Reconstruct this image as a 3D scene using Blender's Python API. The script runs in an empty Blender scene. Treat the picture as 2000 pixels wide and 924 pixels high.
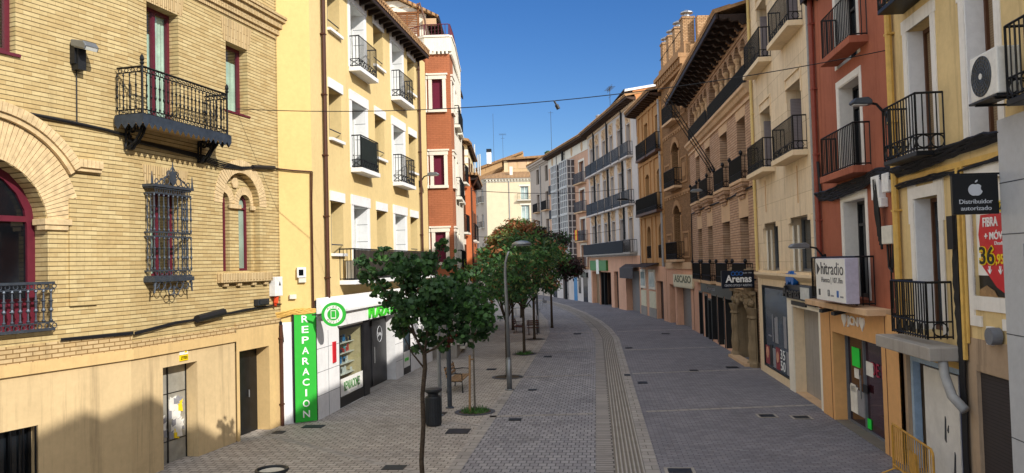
import bpy, bmesh, math, random
from mathutils import Matrix, Vector
random.seed(11)
sc = bpy.context.scene
col = sc.collection
R = math.radians
# ---------------------------------------------------------------- camera
FPX, H = 1550.0, 4.5
PIT, ROL = R(1.96), R(1.5)
fw = Vector((0, math.cos(PIT), math.sin(PIT)))
r0 = Vector((1, 0, 0)); u0 = r0.cross(fw)
rt = r0*math.cos(ROL) - u0*math.sin(ROL); up = rt.cross(fw)
CAM = Vector((0, 0, H))
cd = bpy.data.cameras.new('camera'); co = bpy.data.objects.new('camera', cd); col.objects.link(co)
cd.sensor_width = 36; cd.lens = 36*FPX/2000; cd.clip_start = .1; cd.clip_end = 3000
co.matrix_world = Matrix(((rt.x, up.x, -fw.x, 0), (rt.y, up.y, -fw.y, 0), (rt.z, up.z, -fw.z, H), (0, 0, 0, 1)))
sc.camera = co
def ray(x, y): return fw + rt*((x-1000)/FPX) + up*((462-y)/FPX)
def gpt(x, y, z=0):
    d = ray(x, y); return CAM + d*((z-H)/d.z)
def dpt(x, y, Y):
    d = ray(x, y); return CAM + d*(Y/d.y)
# ---------------------------------------------------------------- materials
MT = {}
def lin(h):
    h = h.lstrip('#'); o = []
    for i in (0, 2, 4):
        c = int(h[i:i+2], 16)/255
        o.append(c/12.92 if c <= .04045 else ((c+.055)/1.055)**2.4)
    return (*o, 1)
def mul(c, k): return (min(1, c[0]*k), min(1, c[1]*k), min(1, c[2]*k), 1)
class NT:
    def __init__(s, name):
        s.m = bpy.data.materials.new(name); s.m.use_nodes = True; s.t = s.m.node_tree
        s.b = s.t.nodes['Principled BSDF']; s.out = s.t.nodes['Material Output']
        s.tc = None
        MT[name] = s.m
    def n(s, ty, **kw):
        x = s.t.nodes.new(ty)
        for k, v in kw.items(): setattr(x, k, v)
        return x
    def l(s, a, b): s.t.links.new(a, b)
    def coord(s):
        if s.tc is None: s.tc = s.n('ShaderNodeTexCoord').outputs['Object']
        return s.tc
    def uvz(s):     # (x+y, z) so that reveals carry the pattern round the corner
        sp = s.n('ShaderNodeSeparateXYZ'); s.l(s.coord(), sp.inputs[0])
        a = s.n('ShaderNodeMath', operation='ADD'); s.l(sp.outputs[0], a.inputs[0]); s.l(sp.outputs[1], a.inputs[1])
        c = s.n('ShaderNodeCombineXYZ'); s.l(a.outputs[0], c.inputs[0]); s.l(sp.outputs[2], c.inputs[1])
        return c.outputs[0]
    def noise(s, scale, detail=4, rough=.6, vec=None, stretch=None):
        v = vec or s.coord()
        if stretch:
            mp = s.n('ShaderNodeMapping'); mp.inputs['Scale'].default_value = stretch; s.l(v, mp.inputs[0]); v = mp.outputs[0]
        x = s.n('ShaderNodeTexNoise'); x.inputs['Scale'].default_value = scale; x.inputs['Detail'].default_value = detail
        x.inputs['Roughness'].default_value = rough; s.l(v, x.inputs['Vector']); return x.outputs['Fac']
    def ramp(s, fac, stops):
        r = s.n('ShaderNodeValToRGB'); e = r.color_ramp.elements
        while len(e) > 1: e.remove(e[-1])
        e[0].position = stops[0][0]; e[0].color = stops[0][1]
        for p, c in stops[1:]:
            q = e.new(p); q.color = c
        s.l(fac, r.inputs[0]); return r.outputs[0]
    def mix(s, fac, a, b, ty='MIX'):
        m = s.n('ShaderNodeMix', data_type='RGBA', blend_type=ty)
        for i, v in ((0, fac), (6, a), (7, b)):
            if hasattr(v, 'is_linked'): s.l(v, m.inputs[i])
            else: m.inputs[i].default_value = v
        return m.outputs[2]
    def bump(s, h, st=.3, dist=.01, prev=None):
        b = s.n('ShaderNodeBump'); b.inputs['Strength'].default_value = st; b.inputs['Distance'].default_value = dist
        s.l(h, b.inputs['Height'])
        if prev: s.l(prev, b.inputs['Normal'])
        return b.outputs[0]
    def fin(s, colr, rough=.8, nrm=None, metal=0, spec=.3):
        if hasattr(colr, 'is_linked'): s.l(colr, s.b.inputs['Base Color'])
        else: s.b.inputs['Base Color'].default_value = colr
        s.b.inputs['Roughness'].default_value = rough; s.b.inputs['Metallic'].default_value = metal
        s.b.inputs['Specular IOR Level'].default_value = spec
        if nrm: s.l(nrm, s.b.inputs['Normal'])
        return s.m
def plaster(name, hexc, var=.16, dirt=.28, stain='6b5a45', rough=.9, blocks=None):
    t = NT(name); c = lin(hexc)
    n1 = t.noise(.55, 5, .62); n2 = t.noise(7, 5, .7)
    a = t.ramp(n1, [(.3, mul(c, 1-var)), (.7, mul(c, 1+var*.7))])
    b = t.mix(.18, a, t.ramp(n2, [(.35, mul(c, .7)), (.65, mul(c, 1.25))]))
    st = t.noise(1.0, 6, .7, stretch=(2.6, 2.6, .16))
    f = t.ramp(st, [(.53, (0, 0, 0, 1)), (.78, (dirt*1.6,)*3+(1,))])
    b = t.mix(f, b, lin(stain))
    s2 = t.noise(1.0, 5, .75, stretch=(9, 9, .35)); b = t.mix(t.ramp(s2, [(.56, (0, 0, 0, 1)), (.74, (dirt*.9,)*3+(1,))]), b, lin(stain))
    pt = t.noise(.9, 3, .5); b = t.mix(.16, b, t.ramp(pt, [(.44, mul(c, .86)), (.47, mul(c, 1.06))]))
    ng = t.noise(14, 6, .7)
    nr = t.bump(ng, .35, .012)
    if blocks:
        br = t.n('ShaderNodeTexBrick'); t.l(t.uvz(), br.inputs[0]); br.inputs['Scale'].default_value = 1
        br.inputs['Brick Width'].default_value = blocks[0]; br.inputs['Row Height'].default_value = blocks[1]
        br.inputs['Mortar Size'].default_value = .012; br.inputs['Mortar Smooth'].default_value = .3
        br.inputs[1].default_value = (1, 1, 1, 1); br.inputs[2].default_value = (.86, .86, .86, 1); br.inputs[3].default_value = (.62, .58, .52, 1)
        b = t.mix(.75, b, br.outputs[0], 'MULTIPLY')
        nr = t.bump(br.outputs['Fac'], -.4, .01, nr)
    return t.fin(b, rough, nr, spec=.15)
def brick(name, c1, c2, mortar, w, h, ms, rot=False, var=.3, bs=.6):
    t = NT(name); v = t.uvz()
    if rot:
        mp = t.n('ShaderNodeMapping'); mp.inputs['Rotation'].default_value = (0, 0, R(90)); t.l(v, mp.inputs[0]); v = mp.outputs[0]
    br = t.n('ShaderNodeTexBrick'); t.l(v, br.inputs[0]); br.inputs['Scale'].default_value = 1
    br.inputs['Brick Width'].default_value = w; br.inputs['Row Height'].default_value = h
    br.inputs['Mortar Size'].default_value = ms; br.inputs['Mortar Smooth'].default_value = .15; br.inputs['Bias'].default_value = -.1
    br.inputs[1].default_value = lin(c1); br.inputs[2].default_value = lin(c2); br.inputs[3].default_value = lin(mortar)
    n1 = t.noise(.5, 5, .65); n2 = t.noise(9, 4, .7)
    b = t.mix(var, br.outputs[0], t.ramp(n1, [(.3, (.55, .5, .42, 1)), (.7, (1.0, .97, .9, 1))]), 'MULTIPLY')
    b = t.mix(.3, b, t.ramp(n2, [(.3, (.55, .52, .5, 1)), (.7, (1, 1, 1, 1))]), 'MULTIPLY')
    st = t.noise(1.0, 6, .7, stretch=(2.2, 2.2, .15))
    b = t.mix(t.ramp(st, [(.55, (0, 0, 0, 1)), (.8, (.45, .45, .45, 1))]), b, lin('4e4232'))
    nr = t.bump(n2, .25, .01); nr = t.bump(br.outputs['Fac'], -bs, .02, nr)
    return t.fin(b, .92, nr, spec=.12)
def courses(name, c1, c2, groove, w, h, gw=.16, bs=.9):
    """thin brick laid with deep raked bed joints and tight perpends"""
    t = NT(name); v = t.uvz()
    br = t.n('ShaderNodeTexBrick'); t.l(v, br.inputs[0]); br.inputs['Scale'].default_value = 1
    br.inputs['Brick Width'].default_value = w; br.inputs['Row Height'].default_value = h; br.inputs['Mortar Size'].default_value = .004; br.inputs['Mortar Smooth'].default_value = .4
    a, b_ = lin(c1), lin(c2)
    br.inputs[1].default_value = a; br.inputs[2].default_value = b_; br.inputs[3].default_value = mul(b_, .62)
    sp = t.n('ShaderNodeSeparateXYZ'); t.l(v, sp.inputs[0])
    nz = t.noise(1.5, 3, .6); wob = t.n('ShaderNodeMath', operation='MULTIPLY_ADD'); wob.inputs[1].default_value = .03; t.l(nz, wob.inputs[0]); t.l(sp.outputs[1], wob.inputs[2])
    d = t.n('ShaderNodeMath', operation='DIVIDE'); t.l(sp.outputs[1], d.inputs[0]); d.inputs[1].default_value = h
    f = t.n('ShaderNodeMath', operation='FRACT'); t.l(d.outputs[0], f.inputs[0])
    n1 = t.noise(.5, 5, .65); n2 = t.noise(9, 4, .7); n4 = t.noise(1.8, 4, .7, stretch=(1, 1, 6))
    gr = t.ramp(f.outputs[0], [(0, (1, 1, 1, 1)), (gw*.75, (.9, .9, .9, 1)), (gw*1.5, (0, 0, 0, 1)), (.95, (0, 0, 0, 1)), (1, (.8, .8, .8, 1))])
    col_ = t.mix(.28, br.outputs[0], t.ramp(n1, [(.3, (.6, .54, .45, 1)), (.7, (1, .98, .92, 1))]), 'MULTIPLY')
    col_ = t.mix(.4, col_, t.ramp(n2, [(.3, (.6, .55, .5, 1)), (.7, (1, 1, 1, 1))]), 'MULTIPLY')
    col_ = t.mix(.3, col_, t.ramp(n4, [(.3, (.6, .56, .5, 1)), (.6, (1, 1, 1, 1))]), 'MULTIPLY')
    st = t.noise(1.0, 6, .7, stretch=(2.2, 2.2, .15)); col_ = t.mix(t.ramp(st, [(.55, (0, 0, 0, 1)), (.8, (.4, .4, .4, 1))]), col_, lin('5a4c38'))
    g2 = t.mix(1, gr, t.ramp(n4, [(.25, (.55,)*3+(1,)), (.6, (1, 1, 1, 1))]), 'MULTIPLY')
    fin_ = t.mix(g2, col_, lin(groove))
    nr = t.bump(n2, .3, .01); nr = t.bump(gr, -bs, .025, nr)
    return t.fin(fin_, .92, nr, spec=.12)
def flat(name, hexc, rough=.6, metal=0, var=.12, scale=6, spec=.4, bs=.1):
    t = NT(name); c = lin(hexc)
    n = t.noise(scale, 5, .65)
    b = t.ramp(n, [(.28, mul(c, 1-var*1.4)), (.72, mul(c, 1+var))])
    return t.fin(b, rough, t.bump(n, bs, .006), metal, spec)
def slats(name, hexc, pitch, axis=2, rough=.6, dark=.45, metal=0):
    t = NT(name); c = lin(hexc)
    sp = t.n('ShaderNodeSeparateXYZ'); t.l(t.coord(), sp.inputs[0])
    a = t.n('ShaderNodeMath', operation='DIVIDE'); t.l(sp.outputs[axis], a.inputs[0]); a.inputs[1].default_value = pitch
    f = t.n('ShaderNodeMath', operation='FRACT'); t.l(a.outputs[0], f.inputs[0])
    b = t.ramp(f.outputs[0], [(0, mul(c, dark)), (.14, c), (.8, mul(c, 1.05)), (1, mul(c, dark))])
    n = t.noise(5, 5, .7); b = t.mix(.35, b, t.ramp(n, [(.3, (.6, .58, .55, 1)), (.7, (1, 1, 1, 1))]), 'MULTIPLY')
    return t.fin(b, rough, t.bump(f.outputs[0], .25, .01), metal)
def glassd(name, hexc='12171c', rough=.06, var=.5):
    t = NT(name); c = lin(hexc); n = t.noise(.9, 2, .5); 
    b = t.ramp(n, [(.35, mul(c, 1-var)), (.65, mul(c, 1+var))])
    w = t.noise(1.6, 2, .5)
    return t.fin(b, rough, t.bump(w, .06, .03), 0, .6)
def glassc(name, tint='e8f0ee'):
    t = NT(name); t.t.nodes.remove(t.b)
    tr = t.n('ShaderNodeBsdfTransparent'); tr.inputs[0].default_value = lin(tint)
    gl = t.n('ShaderNodeBsdfGlossy'); gl.inputs['Roughness'].default_value = .03
    fr = t.n('ShaderNodeFresnel'); ge = t.n('ShaderNodeNewGeometry'); io = t.n('ShaderNodeMapRange'); io.inputs[3].default_value = 1.5; io.inputs[4].default_value = 1/1.5; t.l(ge.outputs['Backfacing'], io.inputs[0]); t.l(io.outputs[0], fr.inputs[0])
    ad = t.n('ShaderNodeMath', operation='ADD'); ad.inputs[1].default_value = .04; t.l(fr.outputs[0], ad.inputs[0])
    mx = t.n('ShaderNodeMixShader'); t.l(ad.outputs[0], mx.inputs[0]); t.l(tr.outputs[0], mx.inputs[1]); t.l(gl.outputs[0], mx.inputs[2])
    t.l(mx.outputs[0], t.out.inputs[0]); return t.m
# ---------------------------------------------------------------- mesh builder
class MB:
    def __init__(s): s.v = []; s.f = []; s.mi = []; s.cur = 0
    def vs(s, pts):
        i = len(s.v); s.v += [tuple(p) for p in pts]; return list(range(i, i+len(pts)))
    def face(s, pts): s.f.append(s.vs(pts)); s.mi.append(s.cur); return s
    def box(s, x0, x1, y0, y1, z0, z1):
        i = s.vs([(x0, y0, z0), (x1, y0, z0), (x1, y1, z0), (x0, y1, z0), (x0, y0, z1), (x1, y0, z1), (x1, y1, z1), (x0, y1, z1)])
        for q in ((0, 3, 2, 1), (4, 5, 6, 7), (0, 1, 5, 4), (1, 2, 6, 5), (2, 3, 7, 6), (3, 0, 4, 7)):
            s.f.append([i[k] for k in q]); s.mi.append(s.cur)
        return s
    def prism(s, poly, y0, y1, ax='y'):
        """polygon in (x,z) pushed through y (ax y), or in (y,z) pushed along x (ax x), or in (x,y) along z (ax z)"""
        def P(p, t):
            return (p[0], t, p[1]) if ax == 'y' else ((t, p[0], p[1]) if ax == 'x' else (p[0], p[1], t))
        a = s.vs([P(p, y0) for p in poly]); b = s.vs([P(p, y1) for p in poly]); n = len(poly)
        s.f.append(a); s.f.append(b[::-1]); s.mi += [s.cur]*2
        for k in range(n):
            s.f.append([a[k], b[k], b[(k+1) % n], a[(k+1) % n]]); s.mi.append(s.cur)
        return s
    def tube(s, pts, r, n=6, r2=None, cap=True):
        pts = [Vector(p) for p in pts]; m = len(pts); rings = []
        for i, p in enumerate(pts):
            t = (pts[min(i+1, m-1)]-pts[max(i-1, 0)])
            if t.length < 1e-9: t = Vector((0, 0, 1))
            t.normalize()
            a = Vector((0, 0, 1)) if abs(t.z) < .9 else Vector((1, 0, 0))
            e1 = t.cross(a).normalized(); e2 = t.cross(e1)
            rr = r[i] if isinstance(r, (list, tuple)) else (r if r2 is None else r+(r2-r)*i/max(1, m-1))
            rings.append(s.vs([p+(e1*math.cos(2*math.pi*k/n)+e2*math.sin(2*math.pi*k/n))*rr for k in range(n)]))
        for a, b in zip(rings, rings[1:]):
            for k in range(n): s.f.append([a[k], a[(k+1) % n], b[(k+1) % n], b[k]]); s.mi.append(s.cur)
        if cap: s.f.append(rings[0][::-1]); s.f.append(rings[-1]); s.mi += [s.cur]*2
        return s
    def lathe(s, prof, c=(0, 0, 0), n=16):
        rings = [s.vs([(c[0]+r*math.cos(2*math.pi*k/n), c[1]+r*math.sin(2*math.pi*k/n), c[2]+z) for k in range(n)]) for r, z in prof]
        for a, b in zip(rings, rings[1:]):
            for k in range(n): s.f.append([a[k], a[(k+1) % n], b[(k+1) % n], b[k]]); s.mi.append(s.cur)
        s.f.append(rings[0][::-1]); s.f.append(rings[-1]); s.mi += [s.cur]*2
        return s
    def disc(s, cx, y, cz, r, n=24, th=.02):
        return s.prism([(cx+r*math.cos(2*math.pi*k/n), cz+r*math.sin(2*math.pi*k/n)) for k in range(n)], y, y+th)
    def ringz(s, cx, y, cz, r, t=.012, n=10, a0=0, a1=360):
        """flat ring (scrollwork) in the plane of the facade"""
        pts = [(cx+r*math.cos(R(a0+(a1-a0)*k/n)), y, cz+r*math.sin(R(a0+(a1-a0)*k/n))) for k in range(n+1)]
        return s.tube(pts, t, 4, cap=False)
    def build(s, name, mat, parent=None, F=None, smooth=False, bevel=0, fixn=True):
        me = bpy.data.meshes.new(name); me.from_pydata(s.v, [], s.f)
        mats = mat if isinstance(mat, (list, tuple)) else [mat]
        for m in mats: me.materials.append(MT[m] if isinstance(m, str) else m)
        if len(mats) > 1: me.polygons.foreach_set('material_index', s.mi)
        if fixn:
            bm = bmesh.new(); bm.from_mesh(me); bmesh.ops.recalc_face_normals(bm, faces=bm.faces); bm.to_mesh(me); bm.free()
        if smooth: me.polygons.foreach_set('use_smooth', [True]*len(me.polygons))
        me.update()
        o = bpy.data.objects.new(name, me); col.objects.link(o)
        place(o, parent, F)
        if bevel:
            b = o.modifiers.new('bevel', 'BEVEL'); b.width = bevel; b.segments = 2; b.limit_method = 'ANGLE'; b.angle_limit = R(40)
        return o
WM = {}
def place(o, parent, F):
    M = F.M if F is not None else (WM[parent.name] if parent else Matrix())
    WM[o.name] = M.copy()
    if parent:
        o.parent = parent; o.matrix_basis = WM[parent.name].inverted() @ M
    else: o.matrix_basis = M
class Fr:
    """upright frame: x to the viewer's right along the facade, y into the building, z up"""
    def __init__(s, a, b):
        s.a = Vector((a[0], a[1])); b = Vector((b[0], b[1])); s.L = (b-s.a).length
        s.u = (b-s.a)/s.L; s.i = Vector((-s.u.y, s.u.x))
        s.M = Matrix(((s.u.x, s.i.x, 0, s.a.x), (s.u.y, s.i.y, 0, s.a.y), (0, 0, 1, 0), (0, 0, 0, 1)))
    def at(s, px, py, out=0):
        d = ray(px, py); o = s.a - s.i*out - Vector((CAM.x, CAM.y))
        t = o.dot(s.i)/(d.x*s.i.x+d.y*s.i.y); p = CAM+d*t
        return (Vector((p.x, p.y))-s.a).dot(s.u), p.z
    def w(s, x, y, z): return s.M @ Vector((x, y, z))
    def sub(s, x, y=0, z=0, rot=0):
        f = Fr.__new__(Fr); p = s.w(x, y, z); f.a = Vector((p.x, p.y)); c, q = math.cos(R(rot)), math.sin(R(rot))
        f.u = Vector((s.u.x*c-s.u.y*q, s.u.x*q+s.u.y*c)); f.i = Vector((-f.u.y, f.u.x)); f.L = 1
        f.M = Matrix(((f.u.x, f.i.x, 0, p.x), (f.u.y, f.i.y, 0, p.y), (0, 0, 1, p.z), (0, 0, 0, 1))); return f
def world(x, y, z=0, rot=0):
    f = Fr((x, y), (x+math.cos(R(rot)), y+math.sin(R(rot)))); f.M[2][3] = z; return f
def tag(o, label, cat, group=None):
    o['label'] = label; o['category'] = cat
    if group: o['group'] = group
    return o
def root(name, F, label, cat, group=None):
    o = bpy.data.objects.new(name, None); col.objects.link(o); o.empty_display_size = .3
    place(o, None, F); return tag(o, label, cat, group)
def struct(o, kind='structure'): o['kind'] = kind; return o
def tree_copy(o, parent=None):
    c = o.copy(); col.objects.link(c); c.parent = parent
    for ch in list(o.children): tree_copy(ch, c)
    return c
# ---------------------------------------------------------------- text
def text(txt, x, z, size, y, mat, parent, F, name='lettering', ex=.01, w=None, align='CENTER', h=None, bold=0):
    cu = bpy.data.curves.new('t', 'FONT'); cu.body = txt; cu.size = 1; cu.align_x = 'LEFT'; cu.extrude = .5; cu.resolution_u = 3; cu.offset = bold
    ob = bpy.data.objects.new('t', cu); col.objects.link(ob)
    dg = bpy.context.evaluated_depsgraph_get(); me = bpy.data.meshes.new_from_object(ob.evaluated_get(dg))
    bpy.data.objects.remove(ob); bpy.data.curves.remove(cu)
    xs = [v.co.x for v in me.vertices]; ys = [v.co.y for v in me.vertices]
    x0, x1, y0, y1 = min(xs), max(xs), min(ys), max(ys)
    sx = sz = size
    if h: sz = sx = h/(y1-y0)
    if w: sx = w/(x1-x0)
    W = (x1-x0)*sx; ox = {'CENTER': x-W/2, 'LEFT': x, 'RIGHT': x-W}[align]
    for v in me.vertices:
        v.co = Vector((ox+(v.co.x-x0)*sx, y-ex*(v.co.z+.5), z+(v.co.y-y0)*sz))
    me.name = name; me.materials.clear(); me.materials.append(MT[mat])
    for p in me.polygons: p.material_index = 0
    bm = bmesh.new(); bm.from_mesh(me); bmesh.ops.recalc_face_normals(bm, faces=bm.faces); bm.to_mesh(me); bm.free()
    o = bpy.data.objects.new(name, me); col.objects.link(o); place(o, parent, F); return o
# ---------------------------------------------------------------- walls, windows, balconies
def arc(x0, x1, zs, rise, n=10):
    """points of a (segmental) arch from left springer to right springer"""
    w = (x1-x0)/2; r = (w*w+rise*rise)/(2*rise); cz = zs+rise-r; cx = (x0+x1)/2
    a0 = math.asin(min(1, w/r)); 
    if rise > w: a0 = math.pi-a0
    return [(cx+r*math.sin(-a0+2*a0*k/n), cz+r*math.cos(-a0+2*a0*k/n)) for k in range(n+1)]
def wallmesh(x0, x1, z0, z1, holes, y=0, thick=None, step=False):
    """holes: (hx0,hx1,hz0,hz1,depth[,rise])"""
    m = MB(); X = {x0, x1}; Z = {z0, z1}
    for h in holes:
        X |= {max(x0, h[0]), min(x1, h[1])}; Z |= {max(z0, h[2]), min(z1, h[3])}
    X = sorted(X); Z = sorted(Z)
    for a, b in zip(X, X[1:]):
        run = None
        for c, d in zip(Z, Z[1:]):
            cx, cz = (a+b)/2, (c+d)/2
            hole = any(h[0] < cx < h[1] and h[2] < cz < h[3] for h in holes)
            if hole:
                if run: m.face([(a, y, run[0]), (b, y, run[0]), (b, y, run[1]), (a, y, run[1])]); run = None
            else:
                run = (run[0], d) if run else (c, d)
        if run: m.face([(a, y, run[0]), (b, y, run[0]), (b, y, run[1]), (a, y, run[1])])
    for h in holes:
        a, b, c, d, dp = h[:5]; rise = h[5] if len(h) > 5 else 0; q = y+dp; zt = d-rise
        m.face([(a, y, c), (a, q, c), (a, q, zt), (a, y, zt)]); m.face([(b, y, c), (b, y, zt), (b, q, zt), (b, q, c)])
        m.face([(a, y, c), (b, y, c), (b, q, c), (a, q, c)])
        if rise:
            P = arc(a, b, zt, rise)
            for p, r_ in zip(P, P[1:]):
                m.face([(p[0], y, p[1]), (r_[0], y, r_[1]), (r_[0], y, d), (p[0], y, d)])
                m.face([(p[0], y, p[1]), (p[0], q, p[1]), (r_[0], q, r_[1]), (r_[0], y, r_[1])])
        else: m.face([(a, y, d), (a, q, d), (b, q, d), (b, y, d)])
    return m
def window(rt_, F, x0, x1, z0, z1, d=.25, fm='wood_brown', pm='glass_dark', fw_=.07, leaves=2, trans=(), rise=0, name='window', sur=None, sill=None, panel=0, label=None):
    """frame (part) > pane, surround, sill (sub-parts)"""
    m = MB(); ft = .05
    if rise:
        P = [(x0, z0)]+arc(x0, x1, z1-rise, rise)+[(x1, z0)]; cx, cz = (x0+x1)/2, (z0+z1)/2
        w, h = x1-x0, z1-z0
        Q = [(x0+fw_, z0+fw_)]+arc(x0+fw_, x1-fw_, z1-rise, max(.02, rise-fw_))+[(x1-fw_, z0+fw_)]
        n = len(P)
        for k in range(n):
            a, b, c, e = P[k], P[(k+1) % n], Q[(k+1) % n], Q[k]
            m.face([(a[0], d-ft, a[1]), (b[0], d-ft, b[1]), (c[0], d-ft, c[1]), (e[0], d-ft, e[1])])
            m.face([(e[0], d-ft, e[1]), (c[0], d-ft, c[1]), (c[0], d+.01, c[1]), (e[0], d+.01, e[1])])
    else:
        m.box(x0, x0+fw_, d-ft, d+.03, z0, z1).box(x1-fw_, x1, d-ft, d+.03, z0, z1)
        m.box(x0+fw_, x1-fw_, d-ft, d+.03, z1-fw_, z1).box(x0+fw_, x1-fw_, d-ft, d+.03, z0, z0+fw_)
    for k in range(1, leaves):
        x = x0+(x1-x0)*k/leaves; m.box(x-fw_*.55, x+fw_*.55, d-ft-.004, d+.03, z0+fw_, z1-fw_*.9)
    for t in trans:
        z = z0+(z1-z0)*t; m.box(x0+fw_, x1-fw_, d-ft-.002, d+.03, z-fw_*.35, z+fw_*.35)
    if panel: m.box(x0+fw_, x1-fw_, d-ft+.012, d+.03, z0+fw_, z0+panel)
    o = m.build(name, fm, rt_, F)
    if label: o['label'] = label
    p = MB()
    if rise: p.face([(a, d+.005, b) for a, b in P])
    else: p.face([(x0, d+.005, z0), (x1, d+.005, z0), (x1, d+.005, z1), (x0, d+.005, z1)])
    p.build('shutter' if 'shut' in pm else 'pane', pm, o, F)
    if sur:
        sm, sw, pr = sur[:3]; top = sur[3] if len(sur) > 3 else sw; q = MB()
        q.box(x0-sw, x0, -pr, .02, z0, z1).box(x1, x1+sw, -pr, .02, z0, z1).box(x0-sw, x1+sw, -pr-.003, .02, z1, z1+top)
        q.build('surround', sm, o, F)
    if sill:
        sm, pr, th = sill; MB().box(x0-.08, x1+.08, -pr, .05, z0-th, z0).build('sill', sm, o, F)
    return o
def railing(m, pts, z0, z1, gap=.115, r=.011, band=.24, deco='x', rail=.022, fill=True):
    """railing along a polyline of plan points"""
    for a, b in zip(pts, pts[1:]):
        a = Vector(a); b = Vector(b); L = (b-a).length; u = (b-a)/L; nrm = Vector((-u.y, u.x))
        def bar(p, q, w):      # thin bar between two points (plan + z)
            m.tube([p, q], w, 4, cap=False)
        P = lambda t, z: (a.x+u.x*t, a.y+u.y*t, z)
        bar(P(0, z1), P(L, z1), rail); bar(P(0, z0+.04), P(L, z0+.04), rail*.75)
        n = max(1, round(L/gap))
        for k in range(n+1):
            bar(P(L*k/n, z0), P(L*k/n, z1), r if 0 < k < n else r*1.6)
        if band:
            bar(P(0, z0+band), P(L, z0+band), rail*.7)
            nb = max(1, round(L/band))
            for k in range(nb):
                t0, t1 = L*k/nb, L*(k+1)/nb; zc = z0+.04+(band-.04)/2
                if deco == 'x':
                    bar(P(t0, z0+.04), P(t1, z0+band), r); bar(P(t1, z0+.04), P(t0, z0+band), r)
                elif deco == 'o':
                    rr = (band-.05)/2; tc = (t0+t1)/2
                    for j in range(8):
                        a0, a1 = 2*math.pi*j/8, 2*math.pi*(j+1)/8
                        bar(P(tc+rr*math.cos(a0), zc+rr*math.sin(a0)), P(tc+rr*math.cos(a1), zc+rr*math.sin(a1)), r)
    return m
def balcony(rt_, F, x0, x1, out, zs, zt, th=.15, slab='stone_white', rm='iron', y0=0, gap=.115, r=.012, band=.24, deco='x', lip=.06, taper=0, label=None, cloth=None):
    """slab (part) > railing; zs = slab top, zt = top rail"""
    m = MB()
    if taper: m.prism([(y0, zs-th-taper), (y0, zs), (-out-lip, zs), (-out-lip, zs-.07), (-out, zs-th)], x0-lip, x1+lip, 'x')
    else: m.box(x0-lip, x1+lip, -out-lip, y0, zs-th, zs)
    o = m.build('balcony', slab, rt_, F, bevel=.012)
    if label: o['label'] = label
    q = railing(MB(), [(x0, y0), (x0, -out), (x1, -out), (x1, y0)], zs+.005, zt, gap, r, band, deco)
    q.build('railing', rm, o, F)
    if cloth:
        MB().box(x0+.02, x1-.02, -out+.03, -out+.036, zs+.06, zt-.03).build('screen', cloth, o, F)
    return o
def shell(rt_, F, x0, x1, H_, depth=9, wm=None, z0=0, y=0.0, sides='LRB'):
    """end walls and back of the house, so that it is a closed block"""
    m = MB(); e = .012; y2 = y+depth
    m.face([(x0+e, y, z0), (x0+e, y2, z0), (x0+e, y2, H_), (x0+e, y, H_)])
    m.face([(x1-e, y, z0), (x1-e, y2, z0), (x1-e, y2, H_), (x1-e, y, H_)])
    m.face([(x0+e, y2, z0), (x1-e, y2, z0), (x1-e, y2, H_), (x0+e, y2, H_)])
    m.face([(x0+e, y+.02, H_-.02), (x1-e, y+.02, H_-.02), (x1-e, y2, H_-.02), (x0+e, y2, H_-.02)])
    return m.build('side_wall', wm, rt_, F, fixn=False)
def roof(rt_, F, x0, x1, z, ov=.8, depth=9, pitch=.3, th=.16, mat='roof_tile', y=0, ridge=.5, side=.1):
    yr = y+depth*ridge; zr = z+(yr-(y-ov))*pitch; yb = y+depth+.2; zb = zr-(yb-yr)*pitch
    m = MB().prism([(y-ov, z), (yr, zr), (yb, zb), (yb, zb+th), (yr, zr+th), (y-ov, z+th)], x0-side, x1+side, 'x')
    # rows of cover tiles along the eave edge
    n = int((x1-x0)/.24)
    for k in range(n):
        xx = x0+(x1-x0)*(k+.5)/n
        m.tube([(xx, y-ov-.04, z+th+.01), (xx, y-ov+.7, z+th+.01+.74*pitch)], .075, 6)
    gp = MB()
    for xx in (x0+.012, x1-.012): gp.face([(xx, y, z-.3), (xx, y+depth, z-.3), (xx, y+depth, zb), (xx, yr, zr), (xx, y, z+ov*pitch)])
    return m.build('roof', mat, rt_, F), gp
def eave(rt_, F, x0, x1, z, ov, mat='wood_dark', n=None, rh=.16, rw=.1, y=0, board=True, pitch=.0):
    """rafter tails under the overhang and the fascia board"""
    m = MB(); n = n or int((x1-x0)/.55)
    for k in range(n+1):
        xx = x0+(x1-x0)*k/n
        m.prism([(y, z-.02), (y, z-rh-.06), (y-ov*.5, z-rh), (y-ov+.06, z-rh*.55), (y-ov+.06, z-.02)], xx-rw/2, xx+rw/2, 'x')
    if board: m.box(x0-.1, x1+.1, y-ov-.02, y-ov+.03, z-.1, z+.06)
    m.box(x0-.1, x1+.1, y-ov+.035, y+.02, z-.018, z-.004)
    return m.build('eave', mat, rt_, F)
def pipe(rt_, F, x, z0, z1, mat, r=.055, y=-.09, name='downpipe', hop=False):
    m = MB().tube([(x, y, z0), (x, y, z1)], r, 8)
    z = z0+.6
    while z < z1: m.box(x-r*1.3, x+r*1.3, y-r*.9, .0, z, z+.04); z += 1.9
    if hop: m.box(x-.12, x+.12, y-.1, y+.08, z1-.05, z1+.2)
    return m.build(name, mat, rt_, F, smooth=False)
def cable(m, pts, r=.02, n=5, wob=.0):
    P = []
    for a, b in zip(pts, pts[1:]):
        for k in range(6):
            t = k/6; P.append(tuple(a[i]+(b[i]-a[i])*t+(random.uniform(-wob, wob) if wob and i else 0) for i in range(3)))
    P.append(pts[-1]); m.tube(P, r, n); return m
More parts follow.
